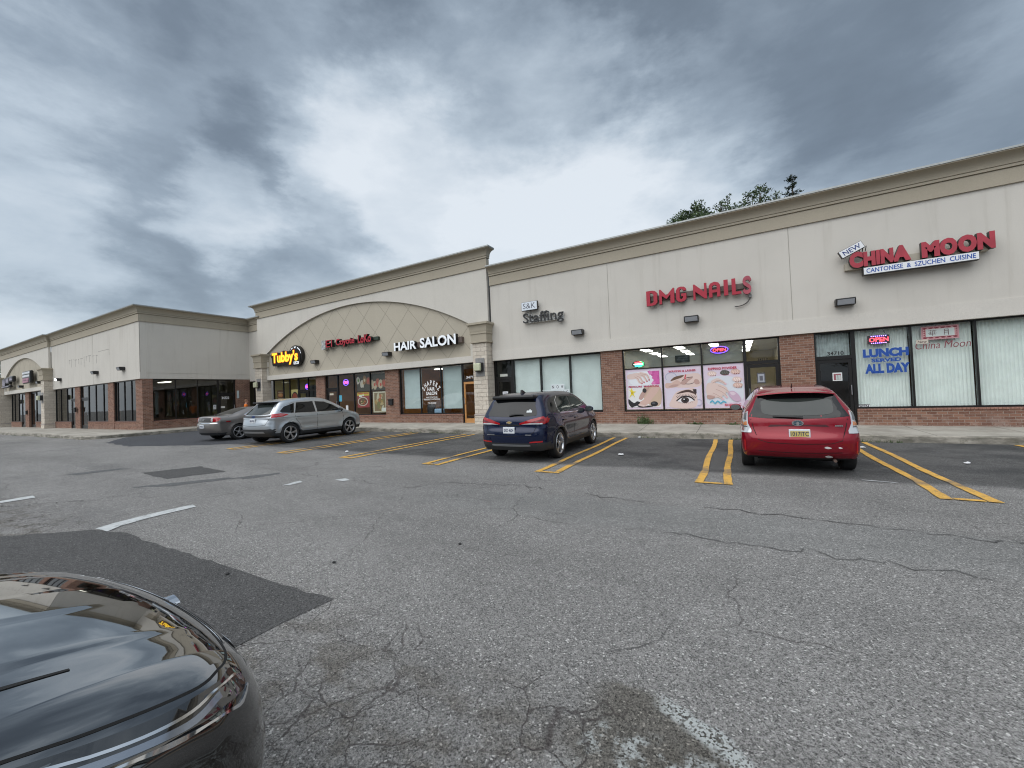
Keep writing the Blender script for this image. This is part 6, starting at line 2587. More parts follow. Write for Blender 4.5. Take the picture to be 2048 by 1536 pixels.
# ================================================================== blue SUV (rear three-quarter view)
def suv_blue():
    T = thing('parked_car', 'dark blue SUV with a white plate parked facing the staffing office windows', 'car', (-4.80, 10.57, zg(-4.8)), 'cars parked nose in to the kerb', rad(0.9))
    BL = paint('deep blue metallic', (0.0035, 0.0095, 0.038), .30, .25)
    sil = [(-2.16, .27, .10), (-2.285, .40, .16), (-2.33, .55, .20), (-2.325, .72, .20), (-2.285, .82, .16), (-2.27, .98, .15), (-2.225, 1.08, .12), (-2.05, 1.36, .10), (-1.93, 1.53, .10),
           (-1.55, 1.625, .12), (-1.0, 1.66, .13), (-.3, 1.66, .13), (.35, 1.595, .12), (.80, 1.42, .10), (1.25, 1.125, .10), (1.75, 1.03, .14), (2.12, .90, .16), (2.29, .72, .20), (2.32, .50, .18), (2.22, .27, .10)]
    tum = lambda y, z: -(.225 * smooth01(1.02, 1.66, z) + .04 * max(0, (.45 - z)) / .25 + .012 * smooth01(1.0, 1.08, z))
    tap = lambda y: 1 - .10 * smooth01(1.3, 2.35, abs(y)) * (1.0 if y > 0 else .62)
    def crease(y, z):
        c = .016 * math.exp(-((z - .86 - .03 * y / 2) / .05) ** 2) - .014 * math.exp(-((z - .62) / .09) ** 2) * smooth01(1.3, .9, abs(y))
        for wy in (-1.36, 1.36):
            d_ = math.hypot(y - wy, z - .35)
            c += .020 * math.exp(-((d_ - .44) / .06) ** 2)
        return c
    car = Car(sil, 1.84, (-1.36, 1.365), .405, .362, tumble=tum, taper=tap, crown=.035, tail=.13, nose=.22, crease=crease)
    body_of(T, car, [BL, CLAD], lambda c: 1 if (c.z < .40 or (c.y < -1.9 and c.z < .47) or any(math.hypot(c.y - wy, c.z - .362) < .455 and c.z < .72 and abs(c.x) > .6 for wy in car.wheels)) else 0)
    wells(T, car, .80, .405)
    for wy in car.wheels:
        for sd in (1, -1):
            wheel(T, sd * .80, wy, .362, .225, 5, P('bright alloy', (.60, .61, .63), .25, .85), sd, 0, .255)
    # glass
    for S_ in ('R', 'L'):
        loc_build(car.decal(rounded([(.98, 1.085), (.62, 1.36), (.28, 1.50), (-.45, 1.545), (-1.15, 1.53), (-1.62, 1.43), (-1.78, 1.25), (-1.70, 1.13), (-.6, 1.085), (.4, 1.07)], 4), S_, .003), 'window_surround', TRIMK, T)
        add_windows(T, car, [[(.86, 1.105), (.58, 1.34), (.22, 1.475), (-.28, 1.50), (-.30, 1.10)], [(-.36, 1.10), (-.34, 1.505), (-1.02, 1.495), (-1.22, 1.40), (-1.30, 1.12)]], S_, CARGLASS_L)
        add_windows(T, car, [[(-1.42, 1.15), (-1.30, 1.40), (-1.56, 1.37), (-1.68, 1.24), (-1.64, 1.17)]], S_, CARGLASS)
        loc_build(car.line([(.95, 1.078), (.3, 1.072), (-.5, 1.082), (-1.26, 1.112), (-1.34, 1.20), (-1.24, 1.42), (-1.05, 1.52)], S_, .020, .006), 'window_trim', CHROME, T)
        for seam in ([(.92, 1.07), (.98, .80), (.86, .42)], [(-.32, 1.09), (-.30, .8), (-.34, .42)], [(-1.30, 1.10), (-1.18, .86), (-.98, .66), (-.93, .45)]):
            loc_build(car.line(seam, S_, .009, .0022), 'door_seam', SEAM, T)
        for hy in (-.18, -1.06):
            h0 = car.hit(hy, .92, S_)
            mb = MB()
            sx = 1 if S_ == 'R' else -1
            mb.bbox(h0[0].x - .008, h0[0].x + sx * .032 if sx > 0 else h0[0].x + .008, hy - .10, hy + .10, .905, .938, .008, 2) if sx > 0 else mb.bbox(h0[0].x - .032, h0[0].x + .008, hy - .10, hy + .10, .905, .938, .008, 2)
            loc_build(mb, 'door_handle', BL, T)
        loc_build(car.decal([(.8, .36), (.8, .40), (-.8, .40), (-.8, .36)], S_, .012), 'sill_trim', CHROME if False else CLAD, T)
    loc_build(car.decal(rounded([(-.66, 1.12), (-.58, 1.33), (-.52, 1.455), (0, 1.475), (.52, 1.455), (.58, 1.33), (.66, 1.12), (.5, 1.085), (0, 1.07), (-.5, 1.085)], 3), 'B', .005, .07), 'rear_window', CARGLASS, T)
    # roof spoiler
    mb = MB()
    mb.smooth = True
    mb.bbox(-.57, .57, -2.09, -1.80, 1.485, 1.575, .03, 2)
    loc_build(mb, 'roof_spoiler', TRIMK, T)
    # tail lamps: swept red units with a clear lower edge
    for sd in (1, -1):
        mir = (lambda q: q) if sd > 0 else car.mirrored
        loc_build(car.decal(mir([(.26, .925), (.52, 1.005), (.80, 1.07), (.86, 1.05), (.845, .90), (.50, .895), (.27, .898)]), 'B', .010, .05), 'tail_light', LAMP_R, T)
        loc_build(car.decal(mir([(.55, .945), (.82, 1.02), (.83, .965), (.55, .93)]), 'B', .014, .05), 'tail_light_bar', LAMP_RD, T)
        loc_build(car.decal(mir([(.30, .895), (.55, .93), (.80, .925), (.80, .895)]), 'B', .014, .05), 'reverse_light', LAMP_C, T)
        loc_build(car.decal([(-2.20, .91), (-2.16, 1.05), (-1.90, 1.015), (-1.98, .93)], 'R' if sd > 0 else 'L', .010, .05), 'tail_light', LAMP_R, T)
        loc_build(car.decal(mir([(.50, .468), (.80, .485), (.80, .515), (.52, .50)]), 'B', .006, .05), 'reflector', REFL, T)
        loc_build(car.decal(mir([(.56, .60), (.70, .64), (.86, .63), (.86, .53), (.52, .515)]), 'B', .012, .05), 'bumper_corner', BL, T)
    # tailgate lines, handle recess, plate, emblem, wiper
    loc_build(car.line([(-.74, 1.06), (-.62, .72), (-.5, .645), (0, .62), (.5, .645), (.62, .72), (.74, 1.06)], 'B', .010, .0025), 'tailgate_seam', SEAM, T)
    loc_build(car.decal([(-.30, .862), (-.24, .895), (.24, .895), (.30, .862)], 'B', .004), 'handle_recess', SEAM, T)
    loc_build(car.decal([(-.52, .40), (-.50, .425), (.50, .425), (.52, .40), (.46, .385), (-.46, .385)], 'B', .012), 'skid_plate', P('satin silver', (.26, .27, .28), .4, .5), T)
    y = plate(T, car, .0, .765, '0XK 4624')
    h0 = car.hit(0, .945, 'B')
    mb = MB()
    bt = [(-.075, -.022), (-.028, -.022), (-.022, -.036), (.038, -.036), (.032, -.022), (.075, -.010), (.068, .022), (.028, .022), (.022, .036), (-.038, .036), (-.032, .022), (-.082, .010)]
    mb.prism([(a, .945 + b) for a, b in bt], h0[0].y - .020, h0[0].y + .01, 'y')
    e = loc_build(mb, 'emblem', CHROME, T)
    mb = MB()
    mb.prism([(a * .80, .945 + b * .70) for a, b in bt], h0[0].y - .0225, h0[0].y - .0195, 'y')
    loc_build(mb, 'emblem_fill', P('gold emblem', (.62, .45, .18), .3, .6), e)
    for (a, b) in ((-.62, -.40), (.42, .60)):
        hh = car.hit((a + b) / 2, .655, 'B')
        mb = MB()
        x = a
        while x < b - .02:
            mb.box(x, x + .018, hh[0].y - .016, hh[0].y - .002, .645, .667)
            x += .027
        loc_build(mb, 'badge', CHROME, T)
    h1, h2 = car.hit(-.02, 1.10, 'B'), car.hit(.34, 1.125, 'B')
    mb = MB()
    mb.tube([h1[0] + Vector((0, -.02, 0)), (h1[0] + h2[0]) / 2 + Vector((0, -.035, .02)), h2[0] + Vector((0, -.03, 0))], [.022, .018, .010], 8)
    loc_build(mb, 'wiper', BLACKP, T)
    hs = car.hit(.44, 1.20, 'B')
    mb = car.decal([(.40, 1.165), (.53, 1.165), (.53, 1.21), (.49, 1.21), (.49, 1.235), (.46, 1.235), (.46, 1.21), (.40, 1.21)], 'B', .007, .05)
    loc_build(mb, 'window_sticker', P('sticker', (.62, .66, .66), .6), T)
    # antenna fin, roof rails
    mb = MB()
    mb.prism([(-1.62, 1.60), (-1.60, 1.70), (-1.55, 1.71), (-1.36, 1.635)], -.018, .018, 'x')
    loc_build(mb, 'antenna_fin', BLACKP, T)
    for sd in (1, -1):
        mirror_part(T, sd * .90, .66, 1.10, sd, BL)
    loc_build(car.decal([(-.70, 1.13), (.70, 1.13), (.60, 1.5), (-.60, 1.5)], 'F', .004, .10), 'windscreen', CARGLASS_L, T)
    for sd in (1, -1):
        mir = (lambda q: q) if sd > 0 else car.mirrored
        loc_build(car.decal(mir([(.45, .86), (.80, .90), (.82, .84), (.48, .80)]), 'F', .006, .08), 'headlight', LAMP_C, T)
    return T


# ================================================================== red wagon (rear view)
def wagon_red():
    T = thing('parked_car', 'red hybrid wagon with clear tail lights parked in front of the brick pillar', 'car', (0.90, 10.80, 0), 'cars parked nose in to the kerb', rad(-0.6))
    RD = paint('barcelona red', (0.235, 0.003, 0.014), .25, .25)
    sil = [(-2.12, .27, .08), (-2.25, .38, .14), (-2.31, .52, .20), (-2.32, .64, .20), (-2.27, .745, .12), (-2.245, .84, .12), (-2.215, 1.0, .13), (-2.13, 1.13, .12), (-1.94, 1.36, .10), (-1.86, 1.475, .09),
           (-1.45, 1.545, .11), (-.8, 1.575, .12), (-.1, 1.575, .12), (.45, 1.50, .11), (1.0, 1.25, .10), (1.45, 1.03, .10), (1.9, .90, .14), (2.2, .74, .18), (2.31, .55, .20), (2.30, .42, .16), (2.2, .25, .10)]
    tum = lambda y, z: -(.040 * smooth01(.72, .95, z) + .27 * smooth01(1.0, 1.6, z) + .05 * max(0, (.42 - z)) / .2)
    tap = lambda y: 1 - .11 * smooth01(1.3, 2.32, abs(y)) * (1.0 if y > 0 else .35)
    crease = lambda y, z: .012 * math.exp(-((z - .92) / .05) ** 2) + .018 * math.exp(-((z - .60) / .12) ** 2) * smooth01(-1.7, -2.2, y)
    car = Car(sil, 1.775, (-1.39, 1.39), .365, .325, tumble=tum, taper=tap, crown=.03, tail=.15, nose=.25, crease=crease)
    body_of(T, car, [RD, SEAM], lambda c: 1 if (c.z < .30 and c.y < -2.0) else 0)
    wells(T, car, .77, .365)
    for wy in car.wheels:
        for sd in (1, -1):
            wheel(T, sd * .775, wy, .325, .215, 5, None, sd, 1, .22)
    # rear glass: black surround and opaque middle painted paler for light coming through
    loc_build(car.decal([(-.735, 1.02), (-.66, 1.17), (-.59, 1.355), (-.52, 1.42), (0, 1.44), (.52, 1.42), (.59, 1.355), (.66, 1.17), (.735, 1.02), (.45, .995), (0, .985), (-.45, .995)], 'B', .004, .06), 'rear_window', CARGLASS, T)
    loc_build(car.decal(rounded([(-.50, 1.08), (-.525, 1.22), (-.47, 1.315), (0, 1.33), (.47, 1.315), (.525, 1.22), (.50, 1.08), (.3, 1.045), (0, 1.04), (-.3, 1.045)], 3), 'B', .0065, .07), 'rear_glass_pale', P('pale opaque car glass', (.030, .036, .033), .05, spec=.5), T)
    mb = MB()
    mb.smooth = True
    n = 12
    v = []
    for k in range(n + 1):
        x = -.585 + 1.17 * k / n
        u = (x / .585) ** 2
        for (yy, zz) in ((-1.80, 1.505), (-2.05, 1.462), (-2.06, 1.440), (-1.86, 1.425)):
            v.append((x, yy + .13 * u, zz - .045 * u))
    f = [(4 * k + j, 4 * k + (j + 1) % 4, 4 * (k + 1) + (j + 1) % 4, 4 * (k + 1) + j) for k in range(n) for j in range(4)]
    mb.add(v, f + [(0, 1, 2, 3), (4 * n + 3, 4 * n + 2, 4 * n + 1, 4 * n)])
    loc_build(mb, 'roof_spoiler', RD, T, 40)
    for sd in (1, -1):
        mir = (lambda q: q) if sd > 0 else car.mirrored
        loc_build(car.decal(mir([(.735, 1.115), (.800, 1.085), (.855, .90), (.868, .775), (.855, .735), (.70, .735), (.695, .78), (.745, .90), (.745, 1.0)]), 'B', .012, .04), 'tail_light', LAMP_C, T)
        loc_build(car.decal(mir([(.755, 1.085), (.785, 1.075), (.805, .97), (.765, .955)]), 'B', .016, .04), 'led_stripe', P('smoked lamp', (.16, .17, .18), .15, .3), T)
        loc_build(car.decal(mir([(.760, .935), (.830, .93), (.845, .865), (.760, .865)]), 'B', .016, .04), 'indicator_light', LAMP_A, T)
        loc_build(car.decal(mir([(.76, .85), (.85, .85), (.858, .835), (.755, .835)]), 'B', .017, .04), 'lamp_bar', SEAM, T)
        loc_build(car.decal(mir([(.795, .40), (.815, .40), (.82, .60), (.80, .60)]), 'B', .004, .05), 'reflector', REFL, T)
    loc_build(car.line([(-.70, .98), (-.66, .80), (-.60, .62), (-.45, .57), (0, .555), (.45, .57), (.60, .62), (.66, .80), (.70, .98)], 'B', .010, .0025), 'tailgate_seam', SEAM, T)
    loc_build(car.decal([(-.44, .845), (-.40, .885), (.40, .885), (.44, .845), (.2, .86), (-.2, .86)], 'B', .004), 'handle_recess', P('dark red shade', (.05, .004, .008), .4), T)
    plate(T, car, .015, .735, '1017ITC', yellow=True)
    h0 = car.hit(0, .915, 'B')
    for k, (rx, rz, w_) in enumerate(((.085, .050, .014), (.075, .020, .010))):
        mb = MB()
        mb.prism(ell(0, .915 + (.006 if k else 0), rx, rz, 32), h0[0].y - .018 - .004 * k, h0[0].y + .01, 'y')
        e = loc_build(mb, 'emblem', CHROME, T)
        mb = MB()
        mb.prism(ell(0, .915 + (.006 if k else 0), rx - w_, rz - w_ * .7, 32), h0[0].y - .0195 - .004 * k, h0[0].y - .0175 - .004 * k, 'y')
        loc_build(mb, 'emblem_fill', P('emblem blue', (.02, .06, .09), .2), e)
    mb = MB()
    mb.prism(ell(0, .905, .022, .038, 24), h0[0].y - .0255, h0[0].y - .01, 'y')
    loc_build(mb, 'emblem', CHROME, T)
    hh = car.hit(.565, .87, 'B')
    mb = MB()
    for k in range(4):
        mb.box(.52 + k * .028, .542 + k * .028, hh[0].y - .016, hh[0].y + .01, .855, .878)
    loc_build(mb, 'badge', CHROME, T)
    h1, h2 = car.hit(.02, 1.01, 'B'), car.hit(-.36, 1.03, 'B')
    mb = MB()
    mb.tube([h1[0] + Vector((.06, -.02, 0)), h1[0] + Vector((-.1, -.035, .015)), h2[0] + Vector((0, -.025, 0))], [.026, .018, .009], 8)
    loc_build(mb, 'wiper', BLACKP, T)
    loc_build(car.line([(-.60, .415), (-.2, .40), (.2, .40), (.60, .415)], 'B', .012, .003), 'bumper_crease', P('dark red shade', (.05, .004, .008), .4), T)
    for (x, z, a, b) in ((.40, .50, .05, .020), (.57, .50, .028, .016), (.42, .335, .055, .022)):
        loc_build(car.decal(spline([(x - a, z), (x - a * .3, z + b), (x + a * .5, z + b * .4), (x + a, z - b * .3), (x, z - b)], 3), 'B', .003, .05), 'paint_chip', P('bare white primer', (.75, .75, .74), .6), T)
    for S_ in ('R', 'L'):
        loc_build(car.decal([(1.15, 1.06), (.55, 1.36), (.2, 1.45), (-.6, 1.475), (-1.4, 1.43), (-1.80, 1.30), (-1.72, 1.14), (-.6, 1.05), (.4, 1.02)], S_, .004), 'side_window', CARGLASS, T)
        for seam in ([(1.0, 1.02), (1.05, .75), (.95, .36)], [(-.15, 1.02), (-.12, .8), (-.15, .36)], [(-1.2, 1.06), (-1.1, .86), (-.95, .62), (-.92, .40)]):
            loc_build(car.line(seam, S_, .009, .0022), 'door_seam', SEAM, T)
    for sd in (1, -1):
        mirror_part(T, sd * .86, .72, 1.06, sd, TRIMK if False else RD)
    mb = MB()
    mb.tube([(-.02, -1.72, 1.52), (-.015, -1.80, 1.61)], [.010, .005], 6)
    loc_build(mb, 'antenna', BLACKP, T)
    # head restraints of the front seats silhouetted above the roof edge are window signs behind; exhaust
    mb = MB()
    mb.tube([(.50, -2.20, .27), (.50, -1.9, .27)], .025, 10)
    loc_build(mb, 'exhaust_pipe', P('rusty steel', (.16, .11, .09), .5, .5), T)
    loc_build(car.decal([(-.62, 1.05), (.62, 1.05), (.55, 1.42), (-.55, 1.42)], 'F', .004, .1), 'windscreen', CARGLASS_L, T)
    for sd in (1, -1):
        mir = (lambda q: q) if sd > 0 else car.mirrored
        loc_build(car.decal(mir([(.45, .76), (.80, .84), (.80, .72), (.50, .66)]), 'F', .006, .08), 'headlight', LAMP_C, T)
    return T


# ================================================================== silver SUV (right side and tail)
def suv_silver(name='parked_car', label='silver SUV parked in front of the sub shop and Mexican restaurant', loc=(-15.3, 10.95, 0), rz=0.0, mat=None, group='cars parked nose in to the kerb'):
    T = thing(name, label, 'car', loc, group, rz)
    SV = mat or paint('iconic silver', (0.50, 0.535, 0.57), .75, .30)
    sil = [(-2.13, .30, .10), (-2.27, .44, .16), (-2.315, .62, .22), (-2.305, .78, .24), (-2.26, .95, .20), (-2.22, 1.08, .16), (-1.93, 1.36, .12), (-1.66, 1.585, .10),
           (-1.30, 1.675, .12), (-.8, 1.725, .13), (-.15, 1.735, .13), (.40, 1.66, .12), (.95, 1.40, .10), (1.35, 1.15, .10), (1.85, 1.045, .14), (2.2, .92, .18), (2.36, .74, .22), (2.385, .52, .20), (2.26, .28, .10)]
    tum = lambda y, z: -(.26 * smooth01(1.05, 1.72, z) + .05 * max(0, (.50 - z)) / .25)
    tap = lambda y: 1 - .11 * smooth01(1.3, 2.4, abs(y)) * (1.0 if y > 0 else .75)
    def crease(y, z):
        c = .016 * math.exp(-((z - 1.0) / .035) ** 2) * smooth01(1.7, 1.0, y) - .016 * math.exp(-((z - .62) / .10) ** 2) * smooth01(1.3, .9, abs(y)) + .012 * math.exp(-((z - .52) / .04) ** 2) * smooth01(1.2, .9, abs(y))
        for wy in (-1.425, 1.425):
            d_ = math.hypot(y - wy, z - .37)
            c += .028 * math.exp(-((d_ - .46) / .07) ** 2)
        return c
    car = Car(sil, 1.925, (-1.425, 1.425), .425, .378, tumble=tum, taper=tap, crown=.035, tail=.16, nose=.24, crease=crease)
    body_of(T, car, [SV, CLAD], lambda c: 1 if (c.z < .44 or (c.y < -2.0 and c.z < .58)) else 0)
    wells(T, car, .84, .425)
    for wy in car.wheels:
        for sd in (1, -1):
            wheel(T, sd * .845, wy, .378, .235, 5, ALLOY, sd, 0, .268)
    for S_ in ('R', 'L'):
        loc_build(car.decal([(1.12, 1.115), (.66, 1.41), (.30, 1.555), (-.4, 1.60), (-1.2, 1.565), (-1.66, 1.42), (-1.90, 1.22), (-1.80, 1.155), (-.6, 1.105)], S_, .003), 'window_trim', P('satin chrome', (.55, .57, .60), .25, .9), T)
        add_windows(T, car, [[(1.02, 1.125), (.62, 1.385), (.26, 1.525), (-.18, 1.56), (-.22, 1.13)], [(-.30, 1.13), (-.27, 1.565), (-1.02, 1.545), (-1.22, 1.14)], [(-1.27, 1.145), (-1.12, 1.525), (-1.58, 1.40), (-1.79, 1.235), (-1.73, 1.175)]], S_)
        add_windows(T, car, [[(.90, 1.14), (.56, 1.37), (.24, 1.49), (-.10, 1.51), (-.14, 1.145)]], S_, CARGLASS_L, 'front_side_glass') if False else None
        for seam in ([(1.02, 1.10), (1.10, .80), (.98, .40)], [(-.24, 1.12), (-.22, .8), (-.26, .40)], [(-1.22, 1.13), (-1.20, .92), (-1.02, .68), (-.96, .45)]):
            loc_build(car.line(seam, S_, .009, .0022), 'door_seam', SEAM, T)
        loc_build(car.line([(1.5, .985), (.6, .995), (-.5, .985), (-1.9, .985)], S_, .010, .003), 'crease_line', P('shade line', (.16, .17, .18), .4, .5), T)
        for hy in (-.12, -1.05):
            h0 = car.hit(hy, 1.01, S_)
            sx = 1 if S_ == 'R' else -1
            mb = MB()
            mb.bbox(min(h0[0].x - .005, h0[0].x + sx * .035), max(h0[0].x - .005, h0[0].x + sx * .035), hy - .11, hy + .11, .995, 1.028, .008, 2)
            loc_build(mb, 'door_handle', SV, T)
        loc_build(car.decal([(-2.12, 1.00), (-2.06, 1.135), (-1.80, 1.15), (-1.56, 1.12), (-1.50, 1.09), (-1.70, 1.03)], S_, .012, .05), 'tail_light', P('bright red lamp', (.50, .03, .04), .08, coat=.6), T)
        loc_build(car.decal([(-2.02, 1.085), (-1.80, 1.11), (-1.62, 1.095), (-1.74, 1.065)], S_, .016, .05), 'tail_light_bar', P('pale red lamp', (.62, .25, .26), .1, coat=.5), T)
        loc_build(car.decal([(2.24, .80), (2.16, .93), (1.80, 1.0), (1.86, .92)], S_, .010, .05), 'headlight', LAMP_C, T)
        mirror_part(T, (1 if S_ == 'R' else -1) * .90, .86, 1.15, (1 if S_ == 'R' else -1), TRIMK, 1.05)
    loc_build(car.decal([(-.72, 1.14), (-.60, 1.40), (-.54, 1.50), (0, 1.52), (.54, 1.50), (.60, 1.40), (.72, 1.14), (.4, 1.11), (-.4, 1.11)], 'B', .005, .08), 'rear_window', CARGLASS_L, T)
    loc_build(car.decal([(-.80, 1.03), (-.80, 1.10), (-.4, 1.085), (.4, 1.085), (.80, 1.10), (.80, 1.03), (.4, 1.02), (-.4, 1.02)], 'B', .012, .07), 'light_bar', TRIMK, T)
    loc_build(car.line([(-.80, 1.0), (-.66, .74), (0, .70), (.66, .74), (.80, 1.0)], 'B', .010, .0025), 'tailgate_seam', SEAM, T)
    mb = MB()
    mb.smooth = True
    mb.bbox(-.60, .60, -1.90, -1.58, 1.550, 1.605, .022, 2)
    loc_build(mb, 'roof_spoiler', TRIMK, T)
    y = plate(T, car, 0, .90, 'EKB 7302')
    loc_build(car.decal([(-.60, .44), (-.56, .50), (.56, .50), (.60, .44)], 'B', .012), 'skid_plate', P('satin silver', (.26, .27, .28), .4, .5), T)
    h0 = car.hit(0, 1.055, 'B')
    mb = MB()
    mb.prism(ell(0, 1.055, .10, .042, 28), h0[0].y - .024, h0[0].y, 'y')
    loc_build(mb, 'emblem', P('emblem navy', (.02, .05, .16), .2, .3), T)
    return T


# ================================================================== bronze saloon (rear right corner)
def saloon_bronze(loc, rz):
    T = thing('parked_car', 'bronze grey saloon with round edged red tail lights, half hidden by the silver SUV', 'car', loc, 'cars parked nose in to the kerb', rz)
    BZ = paint('bronze grey metallic', (0.26, 0.24, 0.225), .7, .32)
    sil = [(-2.22, .25, .10), (-2.36, .40, .16), (-2.42, .58, .18), (-2.41, .76, .16), (-2.37, .80, .10), (-2.35, 1.0, .12), (-2.26, 1.065, .09), (-1.95, 1.09, .10), (-1.60, 1.12, .12), (-1.25, 1.24, .12), (-.75, 1.385, .12), (-.2, 1.42, .13), (.3, 1.405, .12),
           (.80, 1.25, .10), (1.3, 1.02, .10), (1.8, .93, .14), (2.2, .80, .18), (2.40, .62, .2), (2.42, .45, .18), (2.3, .22, .10)]
    tum = lambda y, z: -(.30 * smooth01(.96, 1.45, z) * smooth01(-2.2, -1.3, y) + .06 * smooth01(.9, 1.1, z) * smooth01(-1.3, -2.2, y) + .05 * max(0, (.42 - z)) / .2)
    tap = lambda y: 1 - .11 * smooth01(1.3, 2.42, abs(y)) * (1.0 if y > 0 else .8)
    def crease(y, z):
        c = .012 * math.exp(-((z - .86) / .05) ** 2)
        for wy in (-1.42, 1.43):
            d_ = math.hypot(y - wy, z - .33)
            c += .022 * math.exp(-((d_ - .42) / .06) ** 2)
        return c
    car = Car(sil, 1.785, (-1.42, 1.43), .375, .335, tumble=tum, taper=tap, crown=.03, tail=.20, nose=.24, crease=crease)
    body_of(T, car, [BZ, CLAD], lambda c: 1 if (c.z < .36 and c.y < -1.9) else 0)
    wells(T, car, .78, .375)
    for wy in car.wheels:
        for sd in (1, -1):
            wheel(T, sd * .785, wy, .335, .22, 5, ALLOY, sd, 1, .235)
    for S_ in ('R', 'L'):
        loc_build(car.decal([(1.02, 1.0), (.55, 1.21), (.15, 1.31), (-.35, 1.32), (-.85, 1.23), (-1.18, 1.07), (-1.10, .985), (-.5, .965)], S_, .003), 'window_trim', CHROME, T)
        add_windows(T, car, [[(.94, 1.005), (.52, 1.19), (.14, 1.285), (-.18, 1.295), (-.20, .99)], [(-.26, .99), (-.24, 1.295), (-.80, 1.215), (-1.11, 1.065), (-1.07, 1.005)]], S_)
        for seam in ([(1.0, .97), (1.06, .75), (.95, .34)], [(-.22, .97), (-.2, .7), (-.24, .34)], [(-1.14, .99), (-1.12, .8), (-1.0, .6), (-.95, .38)]):
            loc_build(car.line(seam, S_, .009, .0022), 'door_seam', SEAM, T)
        loc_build(car.decal(rounded([(-2.31, .86), (-2.29, 1.0), (-2.20, .985), (-2.18, .88)], 3), S_, .010, .05), 'tail_light', LAMP_R, T)
        loc_build(car.decal([(-1.92, .80), (-1.92, .84), (-1.76, .84), (-1.76, .80)], S_, .006, .05), 'side_marker', LAMP_R, T)
        mirror_part(T, (1 if S_ == 'R' else -1) * .84, .75, 1.0, (1 if S_ == 'R' else -1), BZ)
    for sd in (1, -1):
        mir = (lambda q: q) if sd > 0 else car.mirrored
        loc_build(car.decal(mir(rounded([(.52, .84), (.52, 1.0), (.76, 1.0), (.79, .86)], 3)), 'B', .012, .05), 'tail_light', LAMP_R, T)
        loc_build(car.decal(mir(rounded([(.48, .85), (.48, .97), (.56, .98), (.57, .86)], 3)), 'B', .016, .05), 'reverse_light', LAMP_C, T)
    loc_build(car.decal([(-.46, .84), (-.46, 1.0), (.46, 1.0), (.46, .84)], 'B', .003), 'boot_panel', P('bronze shade', (.085, .075, .07), .3, .6, coat=.6), T)
    loc_build(car.line([(-.80, 1.02), (-.5, .80), (.5, .80), (.80, 1.02)], 'B', .010, .004), 'boot_seam', SEAM, T)
    loc_build(car.decal([(-.80, .76), (-.80, .79), (.80, .79), (.80, .76)], 'B', .010), 'bumper_strip', CHROME, T)
    h0 = car.hit(0, .92, 'B')
    mb = MB()
    mb.prism(ell(0, .92, .07, .03, 20), h0[0].y - .02, h0[0].y, 'y')
    loc_build(mb, 'emblem', CHROME, T)
    plate(T, car, 0, .645, '7HTR 55')
    loc_build(car.decal([(-1.52, -.56), (-1.52, .56), (-.86, .50), (-.86, -.50)][:0] or [(-.56, -1.55), (.56, -1.55), (.48, -.84), (-.48, -.84)], 'T', .004, .1), 'rear_window', CARGLASS, T)
    loc_build(car.decal([(-.60, 1.25), (.60, 1.25), (.50, .42), (-.50, .42)], 'T', .004, .1), 'windscreen', CARGLASS, T)
    return T


suv_blue()
wagon_red()
suv_silver(loc=(-16.14, 10.71, zg(-16.2)), rz=rad(3.6))
saloon_bronze((-19.98, 10.86, zg(-20)), rad(2.5))


